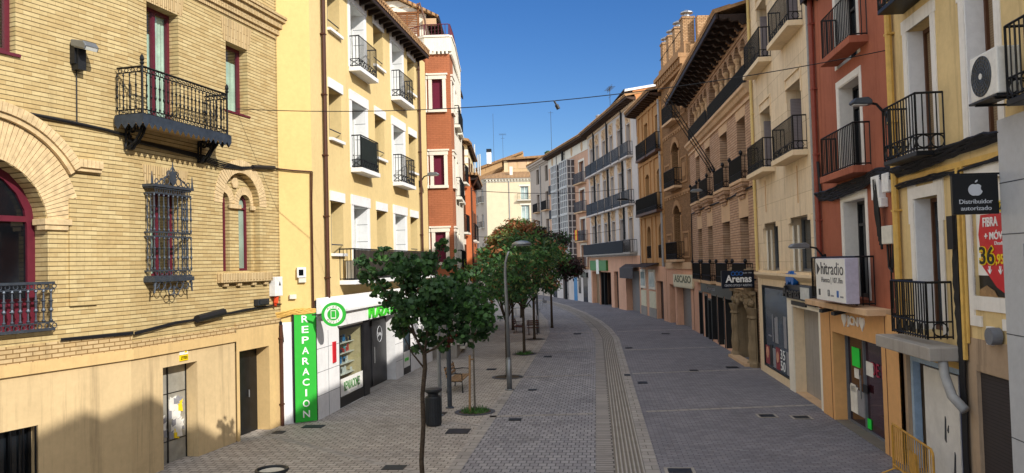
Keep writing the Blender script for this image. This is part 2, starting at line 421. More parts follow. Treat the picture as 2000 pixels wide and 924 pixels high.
# ---------------------------------------------------------------- palette
courses('brick_buff', 'd7c494', 'c5ad7c', '463823', .34, .09, .15)
brick('brick_buff_soldier', 'd6bf94', 'cbb184', '7a6240', .5, .075, .008, rot=True, bs=.5)
brick('brick_buff_wide', 'd4bb90', 'c6aa7c', '8a6f48', .26, .085, .012, bs=.5)
plaster('groove_dark', '5a4830', .2, .3); flat('voussoir_buff', 'd3ba90', .92, 0, .22, 5, .12, .3); plaster('render_beige', 'd0b78c', .14, .45); plaster('render_ochre', 'd3b47f', .12, .2)
plaster('plaster_yellow', 'dfc68e', .08, .25, 'b39a68'); plaster('plaster_yellow_deep', 'd9bb7d', .07, .1, 'a98b50')
plaster('plaster_white', 'e6e6e6', .05, .1, '9a968e'); plaster('stone_white', 'ddd8cb', .08, .25)
plaster('plaster_red_brick', 'b3704f', .12, .15, '7c4636', blocks=(.3, .09))
plaster('trim_cream', 'e9e2d2', .06, .15)
plaster('plaster_yellow_old', 'd6bd8a', .22, .7, '8a7350'); plaster('plaster_yellow_light', 'd9c184', .14, .3, '8a7350')
plaster('plaster_terracotta', 'a4644e', .2, .7, '6f3a2c'); plaster('trim_white', 'e4e0d8', .08, .3, '8d8474')
plaster('stone_cream', 'e5d0b0', .15, .6, '8f7a55', blocks=(1.5, .72)); plaster('stone_cream_plain', 'e4ceac', .1, .25, '8f7a55')
courses('brick_pink', 'cfae93', 'bd9a7e', '584336', .36, .12, .15)
plaster('stone_tan', 'cfae8a', .12, .3, '7b6045'); plaster('stucco_pink', 'd9a98c', .12, .3, '8b6a57')
brick('brick_brown', 'ab8560', '92704f', '54402e', .25, .075, .012, bs=.7); plaster('brick_brown_trim', 'a9845f', .2, .4, '5c4028')
brick('brick_chimney', 'cba882', 'b48e68', '6d5138', .25, .1, .014)
plaster('plaster_ochre', 'bb9062', .14, .35, '7c562e'); plaster('plaster_orange', 'd0905f', .1, .15, 'a8663c')
plaster('plaster_offwhite', 'd0c8c2', .12, .35, '8b7f78'); plaster('ornament_beige', 'd5b896', .2, .35, '7d6650')
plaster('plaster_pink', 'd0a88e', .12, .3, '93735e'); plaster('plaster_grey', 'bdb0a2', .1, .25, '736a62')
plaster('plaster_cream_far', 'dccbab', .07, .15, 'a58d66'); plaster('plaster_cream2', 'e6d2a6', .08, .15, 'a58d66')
plaster('plaster_orange_deep', 'c9744a', .1, .15, '96502d'); plaster('stucco_orange', 'dba15a', .08, .15, '9a7040')
plaster('stone_carved', '8f7d63', .4, .5, '3f3422'); plaster('concrete_grey', 'a09a92', .14, .35, '5f5a54')
plaster('cladding_grey', 'b4b6b8', .04, .06, '8a8c8e', .35); plaster('render_dirty', 'a8927a', .25, .7, '3c332b')
plaster('far_wall', 'd8c39c', .1, .15); plaster('roof_gable', 'c9ab82', .12, .2)
flat('iron', '16181c', .5, .3, .3); flat('iron_grey', '4b525c', .45, .5, .2); flat('iron_blue', '39424e', .5, .3, .25)
flat('metal_dark', '2a2c30', .45, .5); flat('steel', 'a8aaac', .35, .7); flat('galvanised', 'b4b6b4', .4, .5)
flat('wood_brown', '5a3b28', .6); flat('wood_dark', '2b1c16', .7, 0, .35); flat('wood_eave', '4a3426', .75, 0, .35)
flat('frame_maroon', '5f1d2d', .45); flat('gallery_white', 'd2d0cc', .5); flat('frame_white', 'dcdcd8', .5); flat('frame_black', '141416', .4); flat('frame_grey', '6c6f74', .5)
flat('door_black', '121417', .45, 0, .5, 3); flat('door_dark', '1d1e22', .4, 0, .4, 3); flat('metal_panel', 'aaa79c', .5, .3, .2, 3)
flat('pipe_brown', '4a2a1c', .5); flat('pipe_yellow', 'cfa858', .6); flat('pipe_red', '8c4434', .6); flat('pipe_grey', '9a9a9a', .5)
flat('cable_black', '17171a', .6); flat('box_beige', 'd6d2c4', .6); flat('box_white', 'e4e4e2', .5); flat('box_grey', '6d7076', .6)
flat('orange_tube', 'd84a22', .5); flat('ac_white', 'dcdad2', .5); flat('ac_dark', '565550', .6); flat('screen_dark', '23262b', .85, 0, .3)
flat('green_sign', '2fae38', .4, 0, .03); flat('green_fascia', '3f7d3a', .5); flat('letter_white', 'f0f0ee', .4, 0, .02); flat('letter_dark', '3a3d42', .4)
flat('green_letter', '48cf35', .35, 0, .03); flat('sign_white', 'ecebe6', .35, 0, .03); flat('sign_side', 'b9b5c6', .5); flat('sign_navy', '0f1828', .35, 0, .1)
flat('sign_black', '15171b', .35, 0, .08); flat('letter_grey', 'c9ccd2', .4, 0, .02); flat('logo_blue', '1d62b0', .35); flat('sign_cream', 'd9cfae', .5); flat('letter_olive', '5b5a38', .5)
flat('shop_orange', 'd9a56a', .6, 0, .06); flat('paper_white', 'e6e4dc', .7); flat('paper_green', '22e04a', .6, 0, .03); flat('poster_dull', '8e3038', .5); flat('poster_red', 'c8202c', .4, 0, .05)
flat('poster_yellow', 'f2d21c', .4, 0, .03); flat('poster_black', '1a1717', .4); flat('neon_red', 'a82848', .5); flat('poster_skin', 'd49a7c', .5); flat('poster_teal', '2a7f86', .5)
flat('barrier_yellow', 'c0903a', .5, .1, .25); flat('bench_wood', '9a7a55', .6, 0, .3); flat('bench_brown', '5c3326', .6); flat('plastic_dark', '24282d', .5)
flat('shelf_white', 'e2e0d6', .5); flat('goods_blue', '2f7fb8', .4, 0, .5, 14); flat('goods_white', 'd8dad8', .5, 0, .3, 14); flat('goods_red', 'b83a34', .5); flat('goods_teal', '3fb0b8', .4); flat('goods_dark', '1f2937', .4)
flat('interior_beige', 'd2bd92', .8); flat('curtain_green', 'c6d8c8', .9, 0, .2, 2); flat('curtain_white', 'dfe3de', .9, 0, .1, 2); flat('interior_dark', '2d2a26', .9)
flat('awning_cloth', '4c4748', .85); flat('awning_beige', 'c4aa84', .85); flat('reed', '6e6459', .9, 0, .3, 20); flat('mesh_green', '2b3a33', .85, 0, .2)
flat('flag_red', 'b8202a', .7); flat('flag_yellow', 'e8b62a', .7); flat('plexi_blue', '9fb6cc', .2); flat('navy_frame', '2a3358', .5); flat('tile_white_wall', 'dcdad4', .45, 0, .1, 3)
flat('soil', '4a4034', .95); flat('fruit_red', 'd23a2a', .5); flat('bag_white', 'c9c4b6', .6); flat('cloth_grey', '8d8d92', .9)
slats('shutter_maroon', '6b1533', .055); slats('shutter_brown', '6a4a34', .05); slats('shutter_grey', '8b8386', .05); slats('shutter_tan', '8f7b62', .045)
slats('shutter_dark', '3a3536', .06); slats('shutter_metal', '8a8582', .09, rough=.5); slats('louvre_wood', '8a5a34', .11); slats('shutter_black', '1d1f22', .1)
slats('wood_door', '4a3428', .16, 0); slats('fence_reed', '6b6157', .045, 0); slats('grate_bars', '2c2e33', .06, 0)
glassd('glass_bay', '57565a', .35, .3); glassd('glass_dark', '14181d'); glassd('glass_grey', '3a444e', .05); glassd('glass_sky', '5a6c7c', .05); glassd('glass_shop', '34424b', .05, .6); glassd('glass_maroon', '33191f', .06); glassd('glass_pale', '9aaba8', .08, .3); glassd('glass_green', '86998c', .08, .25)
glassc('glass_clear')
flat('trunk_bark', '4a4036', .95, 0, .35, 20, .1, .6); flat('trunk_grey', '6b655c', .95, 0, .3, 20)
flat('lamp_steel', '83878a', .4, .6, .1); flat('lamp_glass', 'c9ccc8', .25); flat('chair_metal', '8f9296', .4, .6); flat('table_top', '9a9a98', .5)
plaster('roof_slope', 'b9976c', .2, .3, '6c5640')
def tilemat(name, hexc):
    t = NT(name); c = lin(hexc)
    sp = t.n('ShaderNodeSeparateXYZ'); t.l(t.coord(), sp.inputs[0])
    a = t.n('ShaderNodeMath', operation='MULTIPLY'); t.l(sp.outputs[0], a.inputs[0]); a.inputs[1].default_value = 2*math.pi/.24
    si = t.n('ShaderNodeMath', operation='SINE'); t.l(a.outputs[0], si.inputs[0])
    n = t.noise(3, 6, .75); n2 = t.noise(.4, 4, .6)
    b = t.ramp(n, [(.25, mul(c, .5)), (.5, c), (.75, mul(c, 1.35))]); b = t.mix(.4, b, t.ramp(n2, [(.3, (.5, .45, .4, 1)), (.7, (1, 1, 1, 1))]), 'MULTIPLY')
    return t.fin(b, .9, t.bump(si.outputs[0], .9, .06, t.bump(n, .3, .02)))
tilemat('roof_tile', 'b08a62')
# leaves: each leaf has its own tint in the mesh; slots give green / dark / autumn
def leaf(name, hexc, v=.35):
    t = NT(name); c = lin(hexc); n = t.noise(1.3, 3, .6); n2 = t.noise(13, 2, .5)
    b = t.ramp(n, [(.3, mul(c, 1-v)), (.7, mul(c, 1+v))]); b = t.mix(.5, b, t.ramp(n2, [(.35, (.55, .6, .5, 1)), (.65, (1.25, 1.15, .9, 1))]), 'MULTIPLY')
    t.fin(b, .55, None, 0, .35)
    tl = t.n('ShaderNodeBsdfTranslucent'); t.l(b, tl.inputs[0]); mx = t.n('ShaderNodeMixShader'); mx.inputs[0].default_value = .3
    t.l(t.b.outputs[0], mx.inputs[1]); t.l(tl.outputs[0], mx.inputs[2]); t.l(mx.outputs[0], t.out.inputs[0]); return t.m
leaf('leaf_green', '517a42'); leaf('leaf_dark', '3a5938'); leaf('leaf_pod', '6e3a30'); leaf('leaf_light', '7f9a4e'); leaf('leaf_purple', '4a3a3e'); leaf('leaf_rust', 'a06a48'); leaf('leaf_yellow', 'a0a648'); leaf('leaf_olive', '7c8c56')
# ---------------------------------------------------------------- ground
def paving(name, c1, c2, mortar, w, h, ms, rot=0, uv=False):
    t = NT(name); v = t.coord()
    if uv: v = t.n('ShaderNodeTexCoord').outputs['UV']
    br = t.n('ShaderNodeTexBrick')
    # slight wander so that the courses are not ruler straight
    nz = t.n('ShaderNodeTexNoise'); nz.inputs['Scale'].default_value = 1.2; t.l(v, nz.inputs['Vector'])
    mx = t.n('ShaderNodeMix', data_type='VECTOR'); mx.inputs[0].default_value = .012; t.l(v, mx.inputs[4]); t.l(nz.outputs['Color'], mx.inputs[5])
    t.l(mx.outputs[1], br.inputs[0]); br.inputs['Scale'].default_value = 1
    br.inputs['Brick Width'].default_value = w; br.inputs['Row Height'].default_value = h; br.inputs['Mortar Size'].default_value = ms; br.inputs['Mortar Smooth'].default_value = .3
    br.inputs[1].default_value = lin(c1); br.inputs[2].default_value = lin(c2); br.inputs[3].default_value = lin(mortar)
    n1 = t.noise(.22, 6, .62); n2 = t.noise(2.2, 5, .7); n3 = t.noise(30, 3, .7)
    b = t.mix(.55, br.outputs[0], t.ramp(n1, [(.3, (.62, .62, .64, 1)), (.7, (1.08, 1.06, 1.03, 1))]), 'MULTIPLY')
    b = t.mix(.45, b, t.ramp(n2, [(.3, (.62, .6, .58, 1)), (.55, (1, 1, 1, 1)), (.72, (1.15, 1.12, 1.08, 1))]), 'MULTIPLY')
    b = t.mix(.25, b, t.ramp(n3, [(.3, (.6, .6, .6, 1)), (.7, (1.1, 1.1, 1.1, 1))]), 'MULTIPLY')
    n5 = t.noise(.6, 7, .75); b = t.mix(t.ramp(n5, [(.54, (0, 0, 0, 1)), (.68, (.5, .5, .5, 1))]), b, mul(lin(mortar), .9))
    vo = t.n('ShaderNodeTexVoronoi'); vo.inputs['Scale'].default_value = 1.7; t.l(v, vo.inputs['Vector'])
    b = t.mix(t.ramp(vo.outputs['Distance'], [(.03, (.75, .75, .75, 1)), (.06, (0, 0, 0, 1))]), b, mul(lin(mortar), .6))
    ro = t.ramp(n2, [(.3, (.62,)*3+(1,)), (.7, (.85,)*3+(1,))]); t.l(ro, t.b.inputs['Roughness'])
    nr = t.bump(n3, .25, .006); nr = t.bump(br.outputs['Fac'], -.5, .012, nr)
    t.l(b, t.b.inputs['Base Color']); t.l(nr, t.b.inputs['Normal']); t.b.inputs['Specular IOR Level'].default_value = .25
    return t.m
paving('paver_street', 'a8a6a8', '908e92', '565558', .19, .25, .014)
paving('paver_street_small', '929095', '7e7c82', '58575b', .24, .12, .010)
paving('paver_pavement', 'c4bcb2', 'aaa299', '6b655f', .24, .17, .014)
paving('slab_band', 'b3ada6', '9f9a94', '6f6a63', .6, .32, .012, uv=True)
paving('slab_gutter', 'aca6a0', '98938e', '5b5650', .8, .19, .02, uv=True)
flat('ground_earth', '8a857d', .95, 0, .2, .3)
t = NT('slab_ribbed'); uvn = t.n('ShaderNodeTexCoord').outputs['UV']
sp = t.n('ShaderNodeSeparateXYZ'); t.l(uvn, sp.inputs[0])
a_ = t.n('ShaderNodeMath', operation='MULTIPLY'); t.l(sp.outputs[0], a_.inputs[0]); a_.inputs[1].default_value = 2*math.pi/.0915
si_ = t.n('ShaderNodeMath', operation='SINE'); t.l(a_.outputs[0], si_.inputs[0])
n_ = t.noise(2, 5, .7)
b_ = t.mix(.5, t.ramp(si_.outputs[0], [(.0, lin('7a7369')), (.45, lin('a39d97')), (1, lin('aba59e'))]), t.ramp(n_, [(.3, (.6, .6, .6, 1)), (.7, (1.1, 1.1, 1.1, 1))]), 'MULTIPLY')
t.fin(b_, .85, t.bump(si_.outputs[0], .5, .02))
ST = world(0, 0, 0, -6.1)
m = MB(); m.face([(-500, -300, -.012), (500, -300, -.012), (500, 700, -.012), (-500, 700, -.012)]); struct(m.build('ground', 'ground_earth', None, world(0, 0)))
def poly_sheet(name, pts, z, mat, F=ST):
    inv = F.M.inverted(); P = [inv @ Vector((x, y, 0)) for x, y in pts]
    m = MB(); m.face([(p.x, p.y, z) for p in P]); o = m.build(name, mat, None, F, fixn=False)
    if o.data.polygons[0].normal.z < 0: o.data.flip_normals()
    return struct(o)
def strip(name, pts, off0, off1, z, mat):
    """band along a path, offset sideways, with (across, along) UVs"""
    m = MB(); uv = []; d = 0; V = [Vector(p) for p in pts]; L = []
    for i, p in enumerate(V):
        tt = (V[min(i+1, len(V)-1)]-V[max(i-1, 0)]).normalized(); n = Vector((tt.y, -tt.x))
        if i: d += (p-V[i-1]).length
        L.append((p+n*off0, p+n*off1, d))
    for (a, b, da), (c, e, dc) in zip(L, L[1:]):
        m.face([(a.x, a.y, z), (b.x, b.y, z), (e.x, e.y, z), (c.x, c.y, z)]); uv += [(off0, da), (off1, da), (off1, dc), (off0, dc)]
    o = m.build(name, mat, None, None, fixn=False); u = o.data.uv_layers.new(name='uv')
    for i, q in enumerate(uv): u.data[i].uv = q
    if o.data.polygons[0].normal.z < 0: o.data.flip_normals()
    return struct(o)
KL = [(-4.5, -12), (-2.25, 10), (-1.49, 17.2), (0, 31), (1.6, 46), (2.1, 52), (2.4, 62), (2.2, 74), (1.4, 86), (-1, 100), (-6, 114)]       # kerb line between pavement and carriageway
GL = [(-1.4, -12), (.9, 10), (1.65, 17.06), (3.2, 31.9), (4.72, 46.5), (5.1, 53), (5.25, 60), (5.05, 70), (4.35, 82), (3.2, 92), (.5, 103), (-6, 116)]   # gutter, left edge
poly_sheet('road', [(-30, -30), (16, -30), (16, 20), (16, 60), (14, 120), (-30, 120)], 0, 'paver_street')
poly_sheet('pavement', [(-32, -30), KL[0]]+KL[1:]+[(-32, 114)], .004, 'paver_pavement')
GR = [(x+1.3, y) for x, y in GL]
poly_sheet('road', GR+[(14, 116), (15, 60), (14, -12)], .004, 'paver_street_small')
strip('kerb', KL, -.12, .2, .008, 'slab_band')
strip('road', GL, 0, .42, .008, 'slab_gutter'); strip('road', GL, .42, 1.06, .008, 'slab_ribbed'); strip('kerb', GL, 1.06, 1.36, .010, 'slab_band')
for yy in (10.5, 23.6, 31.6, 40, 50.5):
    strip('pavement', [(-.8+.1*(yy-23.6), yy), (3+.1*(yy-23.6)-.75, yy+.05)], -.11, .11, .008, 'slab_band')
    strip('pavement', [(3.85+.1*(yy-23.6), yy+.15), (9.1+.1*(yy-23.6), yy+.5)], -.1, .1, .009, 'slab_band')
strip('pavement', [(-6.6, 21.6), (-3.0, 18.2), (-1.6, 16.9)], -.12, .12, .008, 'slab_band')
strip('pavement', [(-5.2, 25.0), (-.9, 22.2)], -.1, .1, .007, 'slab_band')
strip('pavement', [(-4.3, 33.0), (.1, 31.8)], -.1, .1, .007, 'slab_band')
# ================================================================ LEFT 1: buff brick building
def voussoirs(m, cx, cz, ra, rb, n, y0, y1, a0=0, a1=180, gap=.16):
    for k in range(n):
        p = R(a0+(a1-a0)*(k+gap/2)/n); q = R(a0+(a1-a0)*(k+1-gap/2)/n); mid = (p+q)/2; dy = random.uniform(-.004, .004)
        m.prism([(cx+ra*math.cos(p), cz+ra*math.sin(p)), (cx+rb*math.cos(p), cz+rb*math.sin(p)), (cx+rb*math.cos(mid), cz+rb*math.sin(mid)), (cx+rb*math.cos(q), cz+rb*math.sin(q)), (cx+ra*math.cos(q), cz+ra*math.sin(q))], y0+dy, y1)
    return m
def ringband(m, cx, cz, ra, rb, y0, y1, a0, a1, n=28):
    for k in range(n):
        p, q = R(a0+(a1-a0)*k/n), R(a0+(a1-a0)*(k+1)/n)
        m.prism([(cx+ra*math.cos(p), cz+ra*math.sin(p)), (cx+rb*math.cos(p), cz+rb*math.sin(p)), (cx+rb*math.cos(q), cz+rb*math.sin(q)), (cx+ra*math.cos(q), cz+ra*math.sin(q))], y0, y1)
    return m
def baluster(m, x, y, z0, z1, r=.02, n=6):
    h = z1-z0
    pr = [(0, .7), (.06, 1.5), (.1, .7), (.3, .6), (.34, 1.3), (.37, 1.7), (.4, 1.3), (.44, .8), (.62, 1.1), (.66, 1.8), (.69, .9), (.9, .55), (.94, 1.4), (1, .7)]
    m.tube([(x, y, z0+h*a) for a, b in pr], [r*b for a, b in pr], n)
F1b = Fr((-8.342, 17.308), (-6.84, 23.2)); F1a = Fr((-11.557, 9.983), (-8.342, 17.308)); LB = F1b.L
B1 = root('brick_house', F1b, 'buff brick corner building with maroon windows, big arch and iron balcony', 'building')
hb = [(.6, 1.7, 7.92, 10.7, .3), (3.62, 4.62, 8.76, 10.6, .3), (.66, 1.72, 4.42, 6.38, .3), (3.38, 5.12, 4.45, 7.15, .2, .87)]
wallmesh(0, LB, 2.95, 13.2, hb).build('wall', 'brick_buff', B1, F1b, fixn=False)
ha = [(3.9, 5.46, 8.74, 11.0, .3), (3.51, 6.09, 3.45, 6.74, .45, 1.29)]
wallmesh(-4, F1a.L, 2.95, 13.2, ha).build('wall', 'brick_buff', B1, F1a, fixn=False)
# plinth with projecting fascia
wallmesh(0, 3.84, 0, 2.64, [(1.02, 2.27, -.01, 2.32, .4)]).build('plinth', 'render_beige', B1, F1b, fixn=False)
wallmesh(3.84, LB, 0, 2.95, [(3.97, 5.42, -.01, 2.36, .45)], y=-.05).build('plinth', 'render_ochre', B1, F1b, fixn=False)
wallmesh(-4, F1a.L, 0, 2.64, [(4.2, 5.87, .2, 1.64, .3)]).build('plinth', 'render_beige', B1, F1a, fixn=False)
MB().box(0, 3.84, -.06, .01, 2.64, 2.86).build('fascia', 'render_ochre', B1, F1b); MB().box(0, 3.84, -.03, .01, 2.86, 3.02).build('fascia', 'brick_buff_wide', B1, F1b)
MB().box(-4, F1a.L+.02, -.06, .01, 2.64, 2.86).build('fascia', 'render_ochre', B1, F1a); MB().box(-4, F1a.L+.01, -.03, .01, 2.86, 3.2).build('fascia', 'brick_buff_wide', B1, F1a)
MB().box(3.84, LB, -.056, .01, 2.96, 3.1).build('fascia', 'brick_buff_wide', B1, F1b)
m = MB()
m.face([(LB-.01, -.05, 0), (LB-.01, 8, 0), (LB-.01, 8, 13.2), (LB-.01, -.05, 13.2)]); m.face([(-4, 8, 0), (LB, 8, 0), (LB, 8, 13.2), (-4, 8, 13.2)]); m.face([(-9, 1, 13.19), (LB, .02, 13.19), (LB, 8, 13.19), (-9, 8, 13.19)])
m.build('side_wall', 'brick_buff', B1, F1b, fixn=False)
for F_, a, b in ((F1b, 0, LB+.1), (F1a, -4, F1a.L)):       # string cornice
    m = MB()
    for k, (z0, z1, pr) in enumerate(((11.3, 11.42, .04), (11.42, 11.55, .1), (11.55, 11.62, .07), (11.62, 11.8, .17), (11.8, 11.9, .24), (11.9, 11.97, .28))): m.box(a, b+(pr*.5 if F_ is F1b else 0), -pr, .01, z0, z1)
    m.build('cornice', 'brick_buff_soldier', B1, F_)
# flat arches over the openings
for a, b, z0, z1 in ((.35, 1.95, 10.7, 11.28), (3.4, 4.84, 10.6, 11.22), (.4, 2.0, 6.38, 6.95)):
    MB().prism([(a+.12, z0), (b-.12, z0), (b, z1), (a, z1)], -.008, .012).build('lintel', 'brick_buff_soldier', B1, F1b)
def curtain(rt_, F, x0, x1, z0, z1, y, mat='curtain_green'):
    m = MB(); n = 14
    for k in range(n):
        a, b = x0+(x1-x0)*k/n, x0+(x1-x0)*(k+1)/n; ya, yb = y+.012*math.sin(k*1.9), y+.012*math.sin((k+1)*1.9)
        m.face([(a, ya, z0), (b, yb, z0), (b, yb, z1), (a, ya, z1)])
    return m.build('curtain', mat, rt_, F)
window(B1, F1b, .6, 1.7, 7.92, 10.7, .3, 'frame_maroon', 'glass_clear', .08, 2); curtain(B1, F1b, .66, 1.14, 7.95, 10.1, .35, 'curtain_green'); curtain(B1, F1b, 1.16, 1.66, 7.95, 10.6, .35, 'curtain_green')
window(B1, F1b, 3.62, 4.62, 8.76, 10.6, .3, 'frame_maroon', 'glass_clear', .08, 1, sill=('frame_maroon', .03, .05)); curtain(B1, F1b, 3.68, 4.58, 8.78, 10.2, .35, 'curtain_green')
window(B1, F1b, .66, 1.72, 4.42, 6.38, .3, 'frame_maroon', 'glass_clear', .07, 2); curtain(B1, F1b, .72, 1.3, 4.45, 6.0, .35, 'curtain_green')
window(B1, F1a, 3.9, 5.46, 8.74, 11.0, .22, 'frame_maroon', 'glass_clear', .1, 1, sill=('frame_maroon', .04, .06)); curtain(B1, F1a, 4, 5.4, 8.8, 11, .36, 'curtain_green')
window(B1, F1a, 3.51, 6.09, 3.45, 6.74, .42, 'frame_maroon', 'glass_dark', .16, 1, trans=(.66,), rise=1.29, panel=.62)
m = MB().face([(3.3, 8.2, 2.9), (6.3, 8.2, 2.9), (6.3, 8.2, 6.9), (3.3, 8.2, 6.9)])
# twin light panel inside the round arch
wallmesh(3.36, 5.14, 4.43, 7.2, [(3.44, 3.98, 4.5, 6.6, .2, .27), (4.4, 4.98, 4.5, 6.6, .2, .29)], y=.2).build('wall', 'brick_buff', B1, F1b, fixn=False)
for a, b in ((3.44, 3.98), (4.4, 4.98)):
    window(B1, F1b, a, b, 4.5, 6.6, .38, 'frame_maroon', 'glass_green', .07, 1, trans=(.82,), rise=.26)
m = MB()
for cx_, cz_, ra_, rb_, n_, y_ in ((4.25, 6.28, .87, 1.22, 36, 0), (3.71, 6.33, .27, .5, 16, .2), (4.69, 6.31, .29, .5, 16, .2)):
    voussoirs(MB(), cx_, cz_, ra_, rb_, n_, y_-.016, y_+.02, gap=.13).build('arch', 'voussoir_buff', B1, F1b); ringband(MB(), cx_, cz_, ra_+.002, rb_-.005, y_-.004, y_+.02, 0, 180, 24).build('arch_joint', 'groove_dark', B1, F1b)
MB().box(3.94, 4.44, .12, .2, 6.18, 6.3).build('capital', 'voussoir_buff', B1, F1b, bevel=.015); MB().box(4.94, 5.13, .12, .2, 6.18, 6.3).build('capital', 'voussoir_buff', B1, F1b, bevel=.015)
MB().prism([(4.2+.16*math.cos(k*R(60)), 6.88+.16*math.sin(k*R(60))) for k in range(6)], .14, .2).build('rosette', 'voussoir_buff', B1, F1b, bevel=.015)
m = MB().box(3.1, 5.5, -.16, .1, 4.2, 4.44)
for x in (3.3, 3.9, 4.6, 5.2): m.box(x, x+.18, -.1, 0, 4.1, 4.2)
m.build('sill', 'brick_buff_soldier', B1, F1b, bevel=.012)
# big arch on the corner face
voussoirs(MB(), 4.8, 5.45, 1.29, 2.02, 60, -.018, .02, gap=.13).build('arch', 'voussoir_buff', B1, F1a); ringband(MB(), 4.8, 5.45, 1.292, 2.01, -.004, .02, 0, 180, 40).build('arch_joint', 'groove_dark', B1, F1a)
m = ringband(MB(), 4.8, 5.45, 2.04, 2.14, -.1, .01, 32, 148); m.box(6.58, 7.24, -.1, .01, 6.62, 6.7); m.box(2.4, 3.0, -.1, .01, 6.62, 6.7)
voussoirs(m, 4.8, 5.45, 2.14, 2.33, 44, -.15, .01, 33, 147, .1)
for k in range(6): m.box(6.68+k*.095, 6.765+k*.095, -.15, .01, 6.7, 6.86)
m.build('hood_mould', 'voussoir_buff', B1, F1a)
MB().box(5.98, 6.56, -.09, .3, 5.5, 5.62).box(6.0, 6.5, -.06, .2, 5.4, 5.5).build('impost', 'voussoir_buff', B1, F1a, bevel=.01); MB().box(6.53, 7.15, -.05, .01, 3.87, 6.05).build('pilaster', 'brick_buff', B1, F1a, bevel=.01); MB().box(3.0, 3.55, -.09, .3, 5.5, 5.62).build('impost', 'voussoir_buff', B1, F1a)
m = MB()
for z in (3.46, 4.36): m.box(3.35, 6.12, -.16, -.1, z-.02, z+.03)
for z in (3.6, 4.24): m.box(3.35, 6.12, -.145, -.115, z-.012, z+.012)
for k in range(18):
    x = 3.42+k*.155; baluster(m, x, -.13, 3.6, 4.24, .026); m.ringz(x+.07, -.13, 3.53, .05, .012, 8); m.ringz(x+.07, -.13, 4.3, .045, .012, 8)
m.build('balustrade', 'iron_grey', B1, F1a)
window(B1, F1a, 4.2, 5.87, .2, 1.64, .25, 'iron', 'glass_dark', .06, 4)
m = MB()
for k in range(7): m.box(4.3+k*.25, 4.325+k*.25, -.02, .01, .2, 1.64)
m.build('window_bars', 'iron', B1, F1a)
# doors
d1 = MB().box(1.02, 2.27, .33, .4, 0, 2.32).build('door', 'metal_panel', B1, F1b)
m = MB().box(1.02, 1.05, .31, .33, 0, 2.32).box(2.24, 2.27, .31, .33, 0, 2.32).box(1.56, 1.6, .31, .33, 0, 2.32).box(1.05, 2.24, .32, .33, 1.62, 1.64).box(1.05, 2.24, .32, .33, .5, .52); m.build('frame', 'frame_black', d1, F1b)
for k in range(46):        # torn bills
    x, z = random.choice([random.uniform(1.06, 1.36), random.uniform(1.6, 2.0), random.uniform(1.6, 2.0)]), random.uniform(.54, 1.36); w, h = random.uniform(.12, .24), random.uniform(.14, .3)
    if x < 1.6 and x+w > 1.55: w = 1.55-x
    m = MB().prism([(x, z), (x+w, z+random.uniform(-.05, .05)), (x+w*.8, z+h*.6), (x+w, z+h), (x+w*.3, z+h*.85), (x, z+h)], .318-.0003*k, .33); m.build('torn_poster', 'poster_yellow' if k in (23, 33, 41) else ('paper_white' if k % 3 else 'cloth_grey'), d1, F1b)
d2 = MB().box(3.97, 5.42, .35, .4, 0, 2.36).build('door', 'door_black', B1, F1b)
MB().box(3.97, 5.0, .3, .35, 0.02, 2.33).build('panel', 'door_black', d2, F1b, bevel=.01); MB().tube([(4.9, .27, 1.0), (4.9, .27, 1.2)], .02, 6).build('handle', 'steel', d2, F1b)
pipe(B1, F1b, LB-.12, 0, 2.9, 'pipe_brown', .05, -.12)
# iron balcony
bx0, bx1, bo = -.41, 2.73, .7
m = MB().box(bx0, bx1, -bo, 0, 7.8, 7.9); slab = m.build('balcony', 'iron_blue', B1, F1b)
m = MB(); n = 17
def fringe(P, Q, n):
    for k in range(n):
        a = [P[i]+(Q[i]-P[i])*k/n for i in (0, 1)]; b = [P[i]+(Q[i]-P[i])*(k+1)/n for i in (0, 1)]; c = [(a[i]+b[i])/2 for i in (0, 1)]
        for p, q, zc in ((a, c, 1), (c, b, 0)):
            za, zb = (7.71, 7.59) if zc else (7.59, 7.71)
            m.face([(p[0], p[1], za), (q[0], q[1], zb), (q[0], q[1], 7.88), (p[0], p[1], 7.88)])
fringe((bx0-.02, 0), (bx0-.02, -bo-.02), 4); fringe((bx0-.02, -bo-.02), (bx1+.02, -bo-.02), n); fringe((bx1+.02, -bo-.02), (bx1+.02, 0), 4)
m.build('valance', 'iron_blue', slab, F1b)
m = MB().box(bx0+.02, bx1-.02, -bo+.02, 0, 7.74, 7.798); m.build('soffit', 'render_ochre', slab, F1b)
m = MB()
def line_bal(P, Q, n):
    for k in range(n+1):
        x, y = P[0]+(Q[0]-P[0])*k/n, P[1]+(Q[1]-P[1])*k/n
        baluster(m, x, y, 8.02, 8.8, .017)
    for k in range(n*1):
        x, y = P[0]+(Q[0]-P[0])*(k+.5)/n, P[1]+(Q[1]-P[1])*(k+.5)/n
        for zc in (7.96, 8.86): 
            for j in range(6):
                a0, a1 = j*R(60), (j+1)*R(60); ux, uy = (Q[0]-P[0]), (Q[1]-P[1]); l = math.hypot(ux, uy); ux /= l; uy /= l
                m.tube([(x+ux*.05*math.cos(a0), y+uy*.05*math.cos(a0), zc+.045*math.sin(a0)), (x+ux*.05*math.cos(a1), y+uy*.05*math.cos(a1), zc+.045*math.sin(a1))], .011, 4, cap=False)
    for z, r in ((7.91, .016), (8.01, .014), (8.81, .014), (8.92, .024)): m.tube([(P[0], P[1], z), (Q[0], Q[1], z)], r, 4)
e = .05
line_bal((bx0+e, -.02), (bx0+e, -bo+e), 4); line_bal((bx0+e, -bo+e), (bx1-e, -bo+e), 22); line_bal((bx1-e, -bo+e), (bx1-e, -.02), 4)
